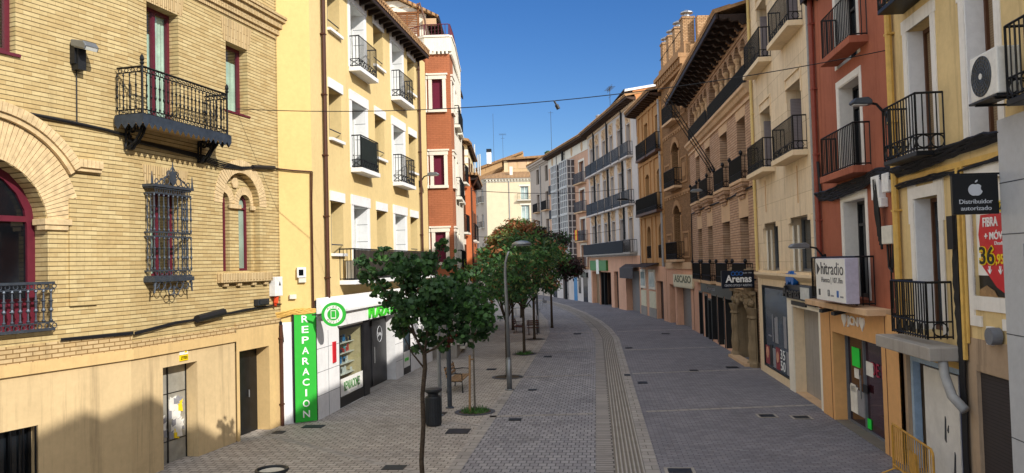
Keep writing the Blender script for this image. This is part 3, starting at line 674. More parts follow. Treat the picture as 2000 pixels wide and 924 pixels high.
for x in (bx0+e, bx1-e):
    m.tube([(x, -bo+e, 7.9), (x, -bo+e, 8.95)], .028, 6); m.lathe([(.02, 0), (.05, .05), (.03, .09), (.05, .13), (.035, .2), (.012, .24)], (x, -bo+e, 8.94), 8)
m.build('railing', 'iron', slab, F1b)
for x in (-.1, 2.4):
    m = MB()
    for dx in (-.05, .05):
        for cy, cz, r in ((-.35, 7.66, .085), (-.14, 7.66, .075), (-.12, 7.3, .09)):
            pts = [(x+dx, cy+r*math.cos(R(a)), cz+r*math.sin(R(a))) for a in range(0, 361, 30)]; m.tube(pts, .024, 5)
        m.tube([(x+dx, -.5, 7.74), (x+dx, -.42, 7.55), (x+dx, -.28, 7.35), (x+dx, -.08, 7.22)], .03, 5); m.tube([(x+dx, -.06, 7.74), (x+dx, -.04, 7.2)], .026, 5)
    m.build('bracket', 'iron', slab, F1b)
# window grille
m = MB(); g0, g1, go = .46, 1.74, .26
for z in (4.42, 4.55, 5.32, 5.42, 6.3, 6.42): 
    m.box(g0, g1, -go-.02, -go+.02, z-.018, z+.018); m.box(g0-.02, g0+.02, -go, 0, z-.018, z+.018); m.box(g1-.02, g1+.02, -go, 0, z-.018, z+.018)
for k in range(9):
    x = g0+(g1-g0)*k/8; baluster(m, x, -go, 4.55, 5.32, .02); baluster(m, x, -go, 5.42, 6.3, .02)
for y in (-.17, -.08):
    for x in (g0, g1): baluster(m, x, y, 4.55, 5.32, .017); baluster(m, x, y, 5.42, 6.3, .017)
for k in range(8):
    x = g0+(g1-g0)*(k+.5)/8
    for z in (4.485, 5.37, 6.36): m.ringz(x, -go, z, .045, .012, 8)
m.box(g0-.06, g1+.06, -go-.05, 0, 6.44, 6.5); m.box(g0-.05, g1+.05, -go-.04, 0, 4.3, 4.4)
xc = (g0+g1)/2
for s in (-1, 1):
    for dx, dz, r in ((.2, 6.6, .09), (.38, 6.57, .07), (.55, 6.56, .06), (.14, 6.78, .06), (.2, 4.2, .1), (.42, 4.2, .09), (.6, 4.22, .07), (.1, 4.08, .09)): m.ringz(xc+s*dx, -go, dz, r, .014, 10)
    m.tube([(xc+s*.7, -go, 6.5), (xc+s*.7, -go, 6.78)], [.03, .008], 5); m.tube([(xc+s*.62, -go, 4.3), (xc+s*.66, -go, 4.05)], [.03, .02], 5)
    m.tube([(xc+s*.55, -go, 6.52), (xc+s*.2, -go, 6.72), (xc, -go, 6.95)], .014, 5)
m.prism([(xc-.1, 6.58), (xc, 6.5), (xc+.1, 6.58), (xc+.1, 6.8), (xc, 6.86), (xc-.1, 6.8)], -go-.02, -go+.02); m.tube([(xc, -go, 6.8), (xc, -go, 7.06)], [.03, .008], 5); m.tube([(xc, -go, 4.2), (xc, -go, 3.92)], [.025, .008], 5)
m.build('window_grille', 'iron_grey', B1, F1b)
# things fixed on the brick wall
fl = root('flood_lamp', F1a.sub(6.72, 0, 9.1), 'grey floodlight on a bracket on the buff brick wall', 'lamp'); Ff = F1a.sub(6.72, 0, 9.1)
MB().prism([(-.42, .12), (-.5, .02), (-.46, -.06), (-.06, .06), (-.06, .2)], -.16, .16, 'x').build('housing', 'lamp_steel', fl, Ff, bevel=.02)
MB().prism([(-.46, -.066), (-.49, .0), (-.495, .0), (-.1, .04)], -.13, .13, 'x').build('lens', 'lamp_glass', fl, Ff)
MB().box(-.09, .09, -.2, 0, -.42, .02).box(-.13, -.05, -.14, 0, -.3, .1).build('bracket', 'metal_dark', fl, Ff)
def wire(name, label, F, pts, r=.02, mat='cable_black', cat='cable', wob=.0, group=None):
    o = cable(MB(), pts, r, 5, wob).build(name, mat, None, F); return tag(o, label, cat, group)
wire('cable', 'black cable dropping from the floodlight down the brick wall', F1a, [(6.72, -.03, 8.7), (6.72, -.03, 7.62)], .014)
m = cable(MB(), [(5.7, -.06, 7.62), (6.6, -.04, 7.6), (7.4, -.04, 7.56), (8.02, -.05, 7.5)], .035, 5)
m.build('cable', 'cable_black', None, F1a); tag(bpy.data.objects[col.objects[-1].name], 'thick black cable along the brick wall above the big arch', 'cable')
m = MB()
for k in range(4): cable(m, [(-.05, -.05-.02*k, 7.46-.02*k), (2.2, -.05, 7.42-.03*k), (3.2, -.06, 7.34-.05*k), (4.2, -.05, 7.3-.02*k), (5.2, -.05, 7.42), (LB+.1, -.07, 7.46)], .018, 4)
m.tube([(4.7, -.07, 7.36), (5.8, -.07, 7.46)], .06, 7); tag(m.build('cable', 'cable_black', None, F1b), 'black cable bundle under the iron balcony on the brick wall', 'cable')
m = MB()
for k in range(3): cable(m, [(-2.2, -.0, 3.05+.02*k) if False else (.02, -.09, 3.18+.02*k), (1.4, -.06, 3.3+.02*k), (2.7, -.06, 3.36), (4.2, -.07, 3.42+.02*k), (LB, -.07, 3.5)], .018, 4)
tag(m.build('cable', 'cable_black', None, F1b), 'thin black cables low along the brick wall above the doors', 'cable')
m = MB()
for k in range(3): cable(m, [(6.3, -.08, 3.22+.015*k), (7.2, -.06, 3.2+.02*k), (F1a.L, -.08, 3.19+.02*k)], .016, 4)
tag(m.build('cable', 'cable_black', None, F1a), 'thin black cables along the foot of the brick wall below the big arch', 'cable')
m = MB().tube([(2.12, -.12, 3.36), (3.2, -.12, 3.46)], .095, 8); m.build('splice_box', 'cable_black', None, F1b); tag(col.objects[-1], 'long black cable splice tube on the brick wall above the doors', 'cable box')
m = MB().box(4.75, 5.3, -.16, 0, 3.52, 3.7).box(4.8, 5.25, -.19, -.16, 3.55, 3.66); tag(m.build('speaker_box', 'plastic_dark', None, F1b, bevel=.015), 'short black box on the brick wall left of the white meter box', 'box')
eb = root('meter_box', F1b.sub(5.75, 0, 3.75), 'white electric box with warning mark and orange tube at the brick corner', 'electric box'); Fe = F1b.sub(5.75, 0, 3.75)
MB().box(-.2, .2, -.2, 0, 0, .55).build('case', 'box_white', eb, Fe, bevel=.01); MB().prism([(-.02, .3), (.1, .3), (.04, .42)], -.205, -.2).build('warning_mark', 'letter_dark', eb, Fe)
MB().tube([(.02, -.1, 0), (-.02, -.1, -.2), (-.06, -.1, -.28)], .07, 7).build('conduit', 'orange_tube', eb, Fe)
s = root('door_sign', F1b.sub(1.75, 0, 2.4), 'small warning sign above the postered metal door', 'sign'); Fs = F1b.sub(1.75, 0, 2.4)
MB().box(-.15, .15, -.02, 0, .14, .34).build('board', 'paper_white', s, Fs); MB().box(-.15, .15, -.022, 0, 0, .13).build('board', 'poster_yellow', s, Fs); MB().prism([(.02, .18), (.12, .18), (.07, .28)], -.024, -.02).build('warning_mark', 'poster_yellow', s, Fs)
text('ZYTEX', 0, .035, .1, -.024, 'poster_black', s, Fs, w=.24)
# ================================================================ LEFT 2: yellow building with phone shop
F2 = Fr((-5.94, 23.68), (-4.0, 37.6)); L2 = 14.25; FC = Fr((-6.84, 23.2), (-5.94, 23.68))
B2 = root('yellow_house', F2, 'pale yellow apartment building with white door surrounds and phone shop below', 'building')
small = [(1.5, 2.62), (6.25, 7.45), (11.05, 12.2)]; doors = [(3.62, 5.2), (8.62, 10.25)]
rows = [(12.22, 13.75, 11.42), (8.68, 10.29, 7.93), (4.98, 6.66, 4.1)]
hs = [(a, b, z0, z1, .5) for z0, z1, zd in rows for a, b in small]+[(a, b, zd, z1, .5) for z0, z1, zd in rows for a, b in doors]
wallmesh(0, L2, 3.55, 14.25, hs).build('wall', 'plaster_yellow', B2, F2, fixn=False)
wallmesh(0, FC.L, 2.95, 14.25, []).build('wall', 'plaster_yellow_deep', B2, FC, fixn=False)
wallmesh(0, FC.L, 0, 2.96, [], y=-.03).build('wall', 'plaster_white', B2, FC, fixn=False)
shell(B2, F2, 0, L2, 14.25, 9, 'plaster_yellow')
for z0, z1, zd in rows:
    for a, b in small:
        w = window(B2, F2, a, b, z0, z1, .46, 'frame_grey', 'glass_dark', .06, 1)
        MB().box(a-.08, b+.1, -.05, .03, z1, z1+.31).prism([((a+b)/2-.07, z1+.1), ((a+b)/2+.07, z1+.1), ((a+b)/2, z1+.22)], -.056, -.04).build('lintel', 'plaster_white', w, F2)
        MB().box(a-.04, b+.04, -.12, .4, z0-.09, z0).build('sill', 'plaster_white', w, F2)
        MB().box(a+.0, a+.06, .05, .42, z0, z1).build('roller_guide', 'frame_grey', w, F2)
        MB().tube([(a+.05, .02, z0+.28), (b-.05, .02, z0+.28)], .02, 5).build('rail', 'iron_grey', w, F2)
    for a, b in doors:
        w = window(B2, F2, a, b, zd, z1, .48, 'frame_white', 'glass_pale', .09, 2, trans=(.3,), name='balcony_door')
        m = MB().box(a-.22, a, -.03, .02, zd, z1).box(b, b+.16, -.03, .02, zd, z1).box(a-.24, b+.2, -.05, .02, z1, z1+.33).box(a-.22, b+.18, -.053, .01, z1+.3, z1+.35).box(a-.22, b+.18, -.053, .01, z1+.02, z1+.06)
        m.build('surround', 'plaster_white', w, F2)
        m = MB().box(b-.03, b+.001, .0, .43, zd, z1)
        for q in range(1, 4): pass
        m.build('reveal', 'plaster_white', w, F2); MB().box(a-.001, a+.03, .0, .43, zd, z1).box(a+.03, b-.03, 0, .43, z1-.03, z1).build('reveal', 'plaster_white', w, F2)
        for q in (.28, .52, .76): MB().box(b-.034, b-.03, .01, .42, zd+(z1-zd)*q, zd+(z1-zd)*q+.018).build('joint_line', 'frame_grey', w, F2)
for zd, zt in ((11.42, 12.5), (7.93, 9.05)):
    for k, (a, b) in enumerate(((3.5, 5.42), (8.5, 10.5))):
        balcony(B2, F2, a, b, .36, zd, zt, .15, 'plaster_white', 'iron', gap=.13, r=.012, band=.28, cloth='mesh_green' if (zd < 9 and k == 0) else None)
a0, _ = F2.at(692, 490, .5); b0, _ = F2.at(826, 493, .5)
balcony(B2, F2, a0, 13.6, .5, 4.1, 5.12, .14, 'plaster_white', 'iron', gap=.14, band=0, cloth='fence_reed')
eave(B2, F2, 0, L2-1.6, 14.12, .55, 'wood_dark', 22); rf, gp = roof(B2, F2, 0, L2-1.55, 14.16, .6, 9.5, .3)
gp.build('gable', 'plaster_yellow', B2, F2, fixn=False)
pipe(B2, F2, .9, 3.6, 14.1, 'pipe_brown', .065, -.1); pipe(B2, F2, 12.66, 3.4, 14.1, 'pipe_brown', .055, -.1)
# shop front
sh = [(1.85, 4.22, .02, 2.58, 1.1), (4.85, 8.12, -.01, 2.64, .45), (9.25, 10.4, .02, 2.5, .8)]
wallmesh(0, L2, 0, 3.56, sh, y=-.06).build('shop_wall', 'plaster_white', B2, F2, fixn=False)
m = MB().prism([(-.06, 3.12), (-.34, 3.12), (-.34, 3.2), (-.12, 3.62), (-.06, 3.62)], 0, 11.8, 'x'); m.box(1.7, 11.8, -.2, -.06, 2.66, 3.118); m.build('shop_fascia', 'plaster_white', B2, F2, bevel=.01)
for a_, b_ in ((0, 1.85), (8.12, 9.25), (10.4, 12.4)):
    for z in (.7, 1.4, 2.1): MB().box(a_, b_, -.064, -.06, z, z+.014).build('joint_line', 'frame_grey', B2, F2)
MB().box(.9, .914, -.066, -.06, 0, 2.6).build('joint_line', 'frame_grey', B2, F2)
text('PLAZA MOVIL', F2.at(719, 600, .2)[0], 2.7, .32, -.2, 'green_letter', B2, F2, 'shop_sign_lettering', .07, w=5.0, h=.36, align='LEFT', bold=.02)
sw = MB().box(1.85, 1.92, -.06, .0, .02, 2.58).box(4.15, 4.22, -.06, 0, .02, 2.58).box(1.92, 4.15, -.06, 0, 2.5, 2.58).box(1.92, 4.15, -.06, 0, .02, .34).build('shop_window', 'frame_black', B2, F2)
MB().face([(1.9, -.02, .3), (4.2, -.02, .3), (4.2, -.02, 2.55), (1.9, -.02, 2.55)]).build('pane', 'glass_clear', sw, F2)
MB().box(1.93, 4.14, -.045, -.03, .36, .92).build('sign_panel', 'sign_white', sw, F2); text('REPARACIONES', 3.05, .5, .3, -.046, 'green_fascia', sw, F2, w=1.55, h=.3)
MB().box(1.85, 4.22, 1.02, 1.1, .02, 2.58).box(1.85, 1.9, 0, 1.02, .02, 2.5).box(4.17, 4.22, 0, 1.02, .02, 2.5).build('display_wall', 'interior_beige', sw, F2)
m = MB()
for z in (.95, 1.3, 1.65, 2.0): m.box(1.92, 4.15, .25, 1.0, z-.03, z)
m.build('shelf', 'shelf_white', sw, F2)
for zi, z in enumerate((.95, 1.3, 1.65, 2.0)):
    for k in range(18):
        x = 1.98+k*.117; w, h = random.uniform(.05, .1), random.uniform(.09, .24); y = random.uniform(.27, .5)
        mt = random.choice([['goods_white'], ['goods_blue', 'goods_blue', 'goods_white', 'goods_dark'], ['goods_white', 'goods_dark', 'goods_red', 'goods_teal'], ['goods_blue', 'goods_dark', 'goods_teal']][zi])
        o = MB().box(x, x+w, y, y+.05, z, z+h).build('phone_box', mt, None, F2); tag(o, ['small white boxed goods along the lowest shelf of the phone shop window', 'blue and white phone boxes on the second shelf of the phone shop window', 'dark, red and teal phone boxes on the third shelf of the phone shop window', 'blue and teal phone cases along the top shelf of the phone shop window'][zi], 'phone box', 'goods on the phone shop shelves %d' % zi)
        o['group'] = ['goods on the lowest shop shelf', 'goods on the second shop shelf', 'goods on the third shop shelf', 'goods on the top shop shelf'][zi]
MB().box(4.22, 4.85, -.07, .02, 0, 2.64).build('shop_post', 'door_dark', B2, F2)
dd = MB().box(4.85, 8.12, .3, .42, 0, 2.64).build('door', 'door_dark', B2, F2)
MB().box(6.2, 8.0, .26, .3, .06, 2.5).build('panel', 'door_dark', dd, F2, bevel=.02); MB().tube([(6.35, .22, .9), (6.35, .22, 1.5)], .02, 6).build('handle', 'steel', dd, F2)
text('24h', 7.1, 1.85, .2, .258, 'letter_grey', dd, F2, w=.4); MB().ringz(7.1, .255, 1.93, .3, .012, 16).build('sticker', 'letter_grey', dd, F2)
MB().box(4.85, 8.12, -.05, .3, .005, .02).build('threshold', 'concrete_grey', B2, F2)
sw = MB().box(9.25, 9.31, -.06, 0, .02, 2.5).box(10.34, 10.4, -.06, 0, .02, 2.5).box(9.31, 10.34, -.06, 0, .02, .3).box(9.31, 10.34, -.06, 0, 2.4, 2.5).build('shop_window', 'frame_black', B2, F2)
MB().face([(9.3, -.02, .3), (10.36, -.02, .3), (10.36, -.02, 2.45), (9.3, -.02, 2.45)]).build('pane', 'glass_shop', sw, F2); MB().box(9.33, 10.32, -.045, -.03, .3, .95).build('sign_panel', 'sign_white', sw, F2); text('REPARA', 9.82, .55, .2, -.046, 'green_letter', sw, F2, w=.6)
m = MB().box(1.25, 1.5, -.1, -.06, 1.55, 2.2); tag(m.build('notice_plate', 'poster_red', None, F2), 'narrow dark red notice plate beside the phone shop window', 'sign')
# green vertical sign on the chamfer
xa, zt = FC.at(574, 606, .1); xb, _ = FC.at(616, 606, .1); _, zb = FC.at(600, 826, .1); zb = max(.03, zb)
gs = root('vertical_sign', FC.sub((xa+xb)/2, 0, 0), 'tall green sign with vertical white lettering beside the phone shop', 'sign'); W = (xb-xa)/2; Fg = FC.sub((xa+xb)/2, 0, 0)
MB().box(-W, W, -.1, -.032, zb, zt).build('board', 'green_sign', gs, Fg); MB().box(-W-.05, -W, -.09, -.032, zb, zt).build('edge', 'frame_black', gs, Fg)
H1 = (zt-zb)/10.6
for k, ch in enumerate('REPARACION'): text(ch, 0, zt-.12-H1*(k+.82), .3, -.1, 'letter_white', gs, Fg, 'letter', .012, h=H1*.66, w=(.05 if ch == 'I' else .2), bold=.012)
p = dpt(652, 614, 23.25); Fd = world(p.x, p.y, p.z)
rs = root('round_sign', Fd, 'round green and white phone sign sticking out beside the shop window', 'sign')
MB().disc(0, -.05, 0, .35, 36, .1).build('disc', 'green_sign', rs, Fd); MB().disc(0, -.056, 0, .265, 32, .012).build('ring', 'sign_white', rs, Fd); MB().disc(0, -.062, 0, .175, 28, .012).build('centre', 'green_sign', rs, Fd)
m = MB().box(-.075, -.06, -.07, -.06, -.12, .12).box(.06, .075, -.07, -.06, -.12, .12).box(-.06, .06, -.07, -.06, .1, .12).box(-.06, .06, -.07, -.06, -.12, -.09); m.build('phone_symbol', 'sign_white', rs, Fd)
for word, up_ in (('PLAZA', 1), ('MOVIL', -1)):
    for k, ch in enumerate(word):
        a = R(90+(2-k)*22) if up_ > 0 else R(270-(2-k)*22); o = text(ch, 0, 0, .09, -.058, 'green_fascia', rs, Fd, 'letter', .004, h=.06)
        o.matrix_basis = Matrix.Translation((.222*math.cos(a), 0, .222*math.sin(a)-.03))
MB().box(-.34-.3, -.3, -.02, .02, -.02, .02).build('arm', 'metal_dark', rs, Fd)
# air conditioner, boxes, cables
def aircon(name, F, x0, x1, z0, z1, d, out, label, mat='ac_white', rot=0):
    a = root(name, F.sub((x0+x1)/2, -out, z0), label, 'air conditioner'); Fa = F.sub((x0+x1)/2, -out, z0); w = (x1-x0)/2; h = z1-z0
    MB().box(-w, w, -d, 0, 0, h).build('case', mat, a, Fa, bevel=.02)
    m = MB(); cx = -w+h*.52; r = h*.44
    m.disc(cx, -d-.004, h/2, r, 28, .006); m.build('fan_recess', 'ac_dark', a, Fa)
    m = MB()
    for q in (.98, .8, .62, .44, .28): m.ringz(cx, -d-.012, h/2, r*q, .006, 24)
    for q in range(18):
        t = R(q*20); m.tube([(cx+r*.12*math.cos(t), -d-.012, h/2+r*.12*math.sin(t)), (cx+r*math.cos(t+.25), -d-.012, h/2+r*math.sin(t+.25))], .005, 4)
    m.build('fan_grille', 'iron_grey', a, Fa); MB().disc(cx, -d-.022, h/2, r*.15, 14, .02).build('hub', mat, a, Fa)
    MB().box(-w-.02, w+.02, -d-.03, -d*.2, -.035, -.004).build('tray', 'metal_dark', a, Fa)
    for x in (-w*.7, w*.7): MB().box(x-.02, x+.02, -d, out, -.07, -.04).build('bracket', 'metal_dark', a, Fa)
    return a, Fa, w, h
aircon('air_conditioner', F2, 2.5, 3.35, 4.12, 4.72, .3, .1, 'white air conditioner unit on the yellow wall above the phone shop')
m = MB()
for k in range(2): cable(m, [(FC.L-.0-.05*k, -.05, 7.4-.02*k), (FC.L-.03-.03*k, -.06, 6.5), (FC.L-.03-.03*k, -.06, 3.3)], .017, 5)
cable(m, [(-.05, -.06, 7.46), (.45, -.06, 7.42), (FC.L, -.06, 7.4)], .022, 5); tag(m.build('cable', 'pipe_brown', None, FC), 'dark cable running down the corner of the yellow building', 'cable')
m = MB()
for k in range(7): cable(m, [(-.15, -.06-.015*k, 3.06+.03*k), (.3, -.1, 3.2+.02*k), (.65, -.1, 3.17+.03*k), (FC.L+.02, -.1, 3.22+.015*k)], .02, 5, .012)
tag(m.build('cable', 'pipe_yellow', None, FC), 'yellow painted cables above the tall green sign', 'cable')
m = MB()
for k in range(6): cable(m, [(-.12+.03*k, -.1, 3.0), (-.1+.035*k, -.12, 2.4), (-.13+.03*k, -.1, 1.6+.15*k)], .022, 5, .01)
tag(m.build('cable', 'cable_black', None, FC), 'bunch of black cables hanging down between brick and white corner', 'cable')
x, z = FC.at(588, 533); m = MB().box(x-.14, x+.12, -.13, 0, z-.14, z+.16); tag(m.build('thermometer_box', 'box_white', None, FC, bevel=.01), 'small grey box with dark window on the yellow corner', 'box'); bx = col.objects[-1]
MB().box(x-.1, x+.04, -.135, -.13, z-.08, z+.1).build('window', 'glass_dark', bx, FC)
x, z = FC.at(590, 548); tag(MB().box(x-.12, x+.1, -.1, 0, z-.06, z+.08).build('junction_box', 'box_beige', None, FC, bevel=.01), 'small cream junction box under the grey box on the yellow corner', 'box')
x, z = FC.at(571, 580); tag(MB().box(x-.1, x+.1, -.1, 0, z-.06, z+.07).build('junction_box', 'box_beige', None, FC, bevel=.01), 'small cream junction box just above the yellow cables', 'box')
def wall_lamp(name, F, x, z, out, label, h=.22, mat='lamp_steel', rise=.15):
    Fl = F.sub(x, 0, z); a = root(name, Fl, label, 'street lamp')
    MB().tube([(0, -.03, -.25), (0, -.12, -.1), (0, -.25, rise*.6), (0, -out*.55, rise)], .03, 6).box(-.06, .06, -.05, 0, -.4, -.1).build('arm', 'metal_dark', a, Fl)
    m = MB().prism([(-out*.5, rise-.05), (-out*.5, rise+.05), (-out*.62, rise+.12), (-out*1.0, rise+.1), (-out*1.12, rise+.02), (-out*1.1, rise-.03)], -.13, .13, 'x'); m.build('head', mat, a, Fl, bevel=.03)
    MB().box(-.1, .1, -out*1.05, -out*.65, rise-.055, rise-.03).build('lens', 'lamp_glass', a, Fl); return a
wall_lamp('wall_lamp', F2, 12.66, 8.5, .85, 'small street lamp arm on the brown pipe of the yellow building')
# ================================================================ LEFT 3: red corner tower, then cream, orange and far pieces
Y3 = 38.6; pL, pR = dpt(839.5, 515, Y3), Vector((-2.84, Y3, 0))
F3 = Fr((pL.x, Y3), (pR.x, Y3-.02)); W3 = F3.L
B3 = root('tower_house', F3, 'red brick bay tower house with white trim and maroon shutters', 'building')
zc = F3.at(850, 106)[1]; zp = F3.at(850, 70)[1]
rw = [(F3.at(853, 214)[1], F3.at(853, 155)[1]), (F3.at(858, 362)[1], F3.at(858, 303)[1]), (F3.at(865, 512)[1], F3.at(865, 453)[1])]
wa, wb = F3.at(844, 190)[0], F3.at(864.5, 190)[0]
rwx = rw+[(rw[2][0]-3.9, rw[2][1]-3.7)]
wallmesh(0, W3, 0, zc, [(wa, wb, a, b, .12) for a, b in rwx]).build('wall', 'plaster_red_brick', B3, F3, fixn=False)
F3r = Fr((pR.x, Y3-.02), (pR.x+.04, Y3+1.6)); F3l = Fr((pL.x-1.2, Y3+1.0), (pL.x, Y3))
wallmesh(0, F3r.L, 0, zc, [(.45, 1.2, a, b, .12) for a, b in rwx]).build('wall', 'plaster_red_brick', B3, F3r, fixn=False); wallmesh(0, F3l.L, 0, zc, []).build('wall', 'plaster_red_brick', B3, F3l, fixn=False)
for a, b in rwx:
    for F_, x0, x1 in ((F3, wa, wb), (F3r, .45, 1.2), (F3l, .9, F3l.L-.12)):
        w = window(B3, F_, x0, x1, a, b, .1, 'frame_maroon', 'shutter_maroon', .04, 1)
        m = MB().box(x0-.17, x0, -.06, .01, a, b).box(x1, x1+.17, -.06, .01, a, b).box(x0-.2, x1+.2, -.08, .01, b, b+.2).box(x0-.26, x1+.26, -.12, .01, b+.2, b+.28).box(x0-.2, x1+.2, -.12, .02, a-.14, a); m.build('surround', 'trim_cream', w, F_)
F3s = Fr((pR.x+.04, Y3+1.6), (pR.x-.02, 45.6)); LS = F3s.L
wallmesh(0, LS, 0, zc, [(.8+k*2.3, 1.9+k*2.3, a-.4, b, .2) for k in range(2) for a, b in rwx]).build('wall', 'trim_cream', B3, F3s, fixn=False)
for k in range(2):
    for a, b in rwx:
        w = window(B3, F3s, .8+k*2.3, 1.9+k*2.3, a-.4, b, .18, 'wood_brown', 'glass_dark', .07, 2, sur=('trim_cream', .15, .05))
        balcony(B3, F3s, .5+k*2.3, 2.2+k*2.3, .22, a-.4, a+.6, .14, 'stone_white', 'iron', gap=.16, band=0)
m = MB()
for F_, L_ in ((F3, W3), (F3r, F3r.L), (F3l, F3l.L), (F3s, LS)):
    m = MB(); n = max(4, int(L_/.17))
    for k in range(n): m.box(L_*(k+.2)/n, L_*(k+.75)/n, -.13, .01, zc-.02, zc+.12)
    m.box(-.05, L_+.02, -.12, .02, zc+.12, zc+.22); m.box(-.02, L_+.02, -.12, .02, zc+.22, zp); m.box(-.04, L_+.04, -.16, .03, zp-.1, zp); m.build('cornice', 'trim_cream', B3, F_)
    railing(MB(), [(0, -.05), (L_, -.05)], zp, zp+.55, .16, .014, 0).build('railing', 'frame_maroon', B3, F_)
m = MB().face([(-6, 0, zc), (W3, 0, zc), (W3+.03, 1.6, zc), (W3-.03, 7, zc), (-6, 7, zc)]); m.build('terrace', 'trim_cream', B3, F3)
MB().box(-.0, W3, -.03, .02, 0, 4.0).build('plinth', 'concrete_grey', B3, F3); MB().box(0, F3r.L, -.03, .02, 0, 4.0).build('plinth', 'concrete_grey', B3, F3r); MB().box(-6, -.6, .9, 7, 0, zc-.02).build('wall', 'plaster_red_brick', B3, F3); MB().box(-.6, W3-.02, 1.7, 6.9, 0, zc-.02).build('wall', 'trim_cream', B3, F3)
# attic set back on the terrace, its long eave over the street side, pergola with louvres
Fw = world(0, 0)
MB().prism([(-9, 14.6), (-4.15, 14.6), (-4.15, 17.5), (-5.6, 18.25), (-9, 18.0)], 40.6, 60).build('attic', 'trim_cream', B3, Fw); MB().box(-12, -4.05, 40.4, 60, 0, 14.62).build('wall', 'trim_cream', B3, Fw)
MB().prism([(-3.48, 17.22), (-5.6, 18.3), (-9, 18.05), (-9, 18.2), (-5.6, 18.46), (-3.48, 17.36)], 40.3, 60).build('roof', 'roof_tile', B3, Fw)
m = MB()
for k in range(34): m.prism([(-4.15, 17.0), (-3.56, 17.08), (-3.56, 17.22), (-4.15, 17.48)], 40.62+k*.57, 40.76+k*.57)
m.box(-3.52, -3.44, 40.3, 60, 17.1, 17.3); m.build('eave', 'wood_dark', B3, Fw); MB().box(-4.3, -3.6, 40.36, 40.6, 16.9, 17.2).build('corbel', 'stone_tan', B3, Fw)
x0, z0 = F3.at(769, 58); x1, z1 = F3.at(812, 16)
m = MB()
for k in range(12): m.box(x0, x1, .8, .84, z0+(z1-z0)*k/12, z0+(z1-z0)*(k+.72)/12)
m.box(x0-.05, x0+.05, .76, .88, zc, z1+.1).box(x1-.05, x1+.05, .76, .88, zc, z1+.5).box((x0+x1)/2-.04, (x0+x1)/2+.04, .78, .88, zc, z1).box(x0-.1, x1+.3, .76, .88, z1, z1+.08); m.build('louvre_screen', 'louvre_wood', B3, F3)
m = MB(); n = 12
for k in range(n):
    a, b = x0-.4+(x1-x0+.5)*k/n, x0-.4+(x1-x0+.5)*(k+1)/n; za_, zb_ = z1+.42+.08*abs(math.sin(k*.78)), z1+.42+.08*abs(math.sin((k+1)*.78))
    m.face([(a, .6, za_-.2), (b, .6, zb_-.2), (b, 1.6, zb_+.1), (a, 1.6, za_+.1)])
m.build('awning', 'awning_beige', B3, F3)
MB().tube([(x1+.1, .7, z1+.5), (x1+.35, .7, z1-.4), (x1+.45, .7, zp)], .045, 6).build('post', 'wood_brown', B3, F3)
# --- cream quoined house behind, orange house in front of it
F4 = Fr((-5.5, 55), (-2.96, 55)); z4 = F4.at(918, 283)[1]
B4 = root('cream_house', F4, 'narrow cream house end with stone quoins rising behind the orange house', 'building')
MB().box(-6, 2.54, 0, 9, 0, z4).build('wall', 'plaster_cream2', B4, F4)
m = MB()
for k in range(int(z4/.55)): m.box(2.54-(.5 if k % 2 else .34), 2.58, -.05, .4 if k % 2 else .55, k*.55, k*.55+.42)
m.build('quoins', 'trim_cream', B4, F4)
m = MB().prism([(-6, z4), (2.86, z4), (2.86, z4+.1), (-1.5, z4+1.4), (-6, z4+1.5)], -.4, 9.3); m.build('roof', 'roof_tile', B4, F4)
m = MB()
for k in range(14): m.box(2.54, 2.82, .2+k*.62, .32+k*.62, z4-.14, z4-.005)
m.box(2.52, 2.84, .2, 8.9, z4-.03, z4-.002); m.build('eave', 'wood_eave', B4, F4)
F4s = F4.sub(2.54, 0, 0, 90)
for k in range(3):
    for q in range(2):
        z = 3.2+k*3.3; w = window(B4, F4s, 1.2+q*3.2, 2.3+q*3.2, z, z+2.3, -.02, 'wood_brown', 'glass_dark', .08, 2); balcony(B4, F4s, .9+q*3.2, 2.6+q*3.2, .2, z, z+1, .12, 'stone_white', 'iron', gap=.2, band=0)
F5 = Fr((-3.6, 47.5), (-2.42, 47.5)); z5 = F5.at(915, 342)[1]
B5 = root('orange_house', F5, 'orange house end with dark overhanging eave left of the trees', 'building')
MB().box(-4, F5.L, 0, 7, 0, z5).build('wall', 'plaster_orange_deep', B5, F5); MB().box(-2, F5.L+.03, -.03, 7, 0, 3.4).build('plinth', 'concrete_grey', B5, F5)
m = MB().prism([(-4, z5+.6), (F5.L+.48, z5-.04), (F5.L+.48, z5+.1), (-4, z5+.75)], -.15, 7.1); m.build('roof', 'roof_tile', B5, F5)
m = MB()
for k in range(12): m.prism([(F5.L, z5-.3), (F5.L+.42, z5-.26), (F5.L+.42, z5-.1), (F5.L, z5-.02)], .05+k*.6, .17+k*.6)
m.prism([(F5.L, z5-.03), (F5.L+.44, z5-.12), (F5.L+.44, z5-.09), (F5.L, z5-.0)], .04, 6.9); m.build('eave', 'wood_dark', B5, F5); MB().tube([(F5.L+.44, .1, z5-.15), (F5.L+.2, .1, z5-.6), (F5.L+.06, .05, z5-.75), (F5.L+.06, .05, 0)], .05, 6).build('downpipe', 'pipe_brown', B5, F5)
F5s = F5.sub(F5.L, 0, 0, 90)
for k in range(3):
    for q in range(2):
        z = .4+k*2.6; w = window(B5, F5s, .8+q*2.8, 1.8+q*2.8, z+.4, z+2.2, -.02, 'wood_brown', 'glass_dark', .08, 2)
        if k: balcony(B5, F5s, .6+q*2.8, 2.0+q*2.8, .2, z+.4, z+1.4, .12, 'stone_white', 'iron', gap=.2, band=0)
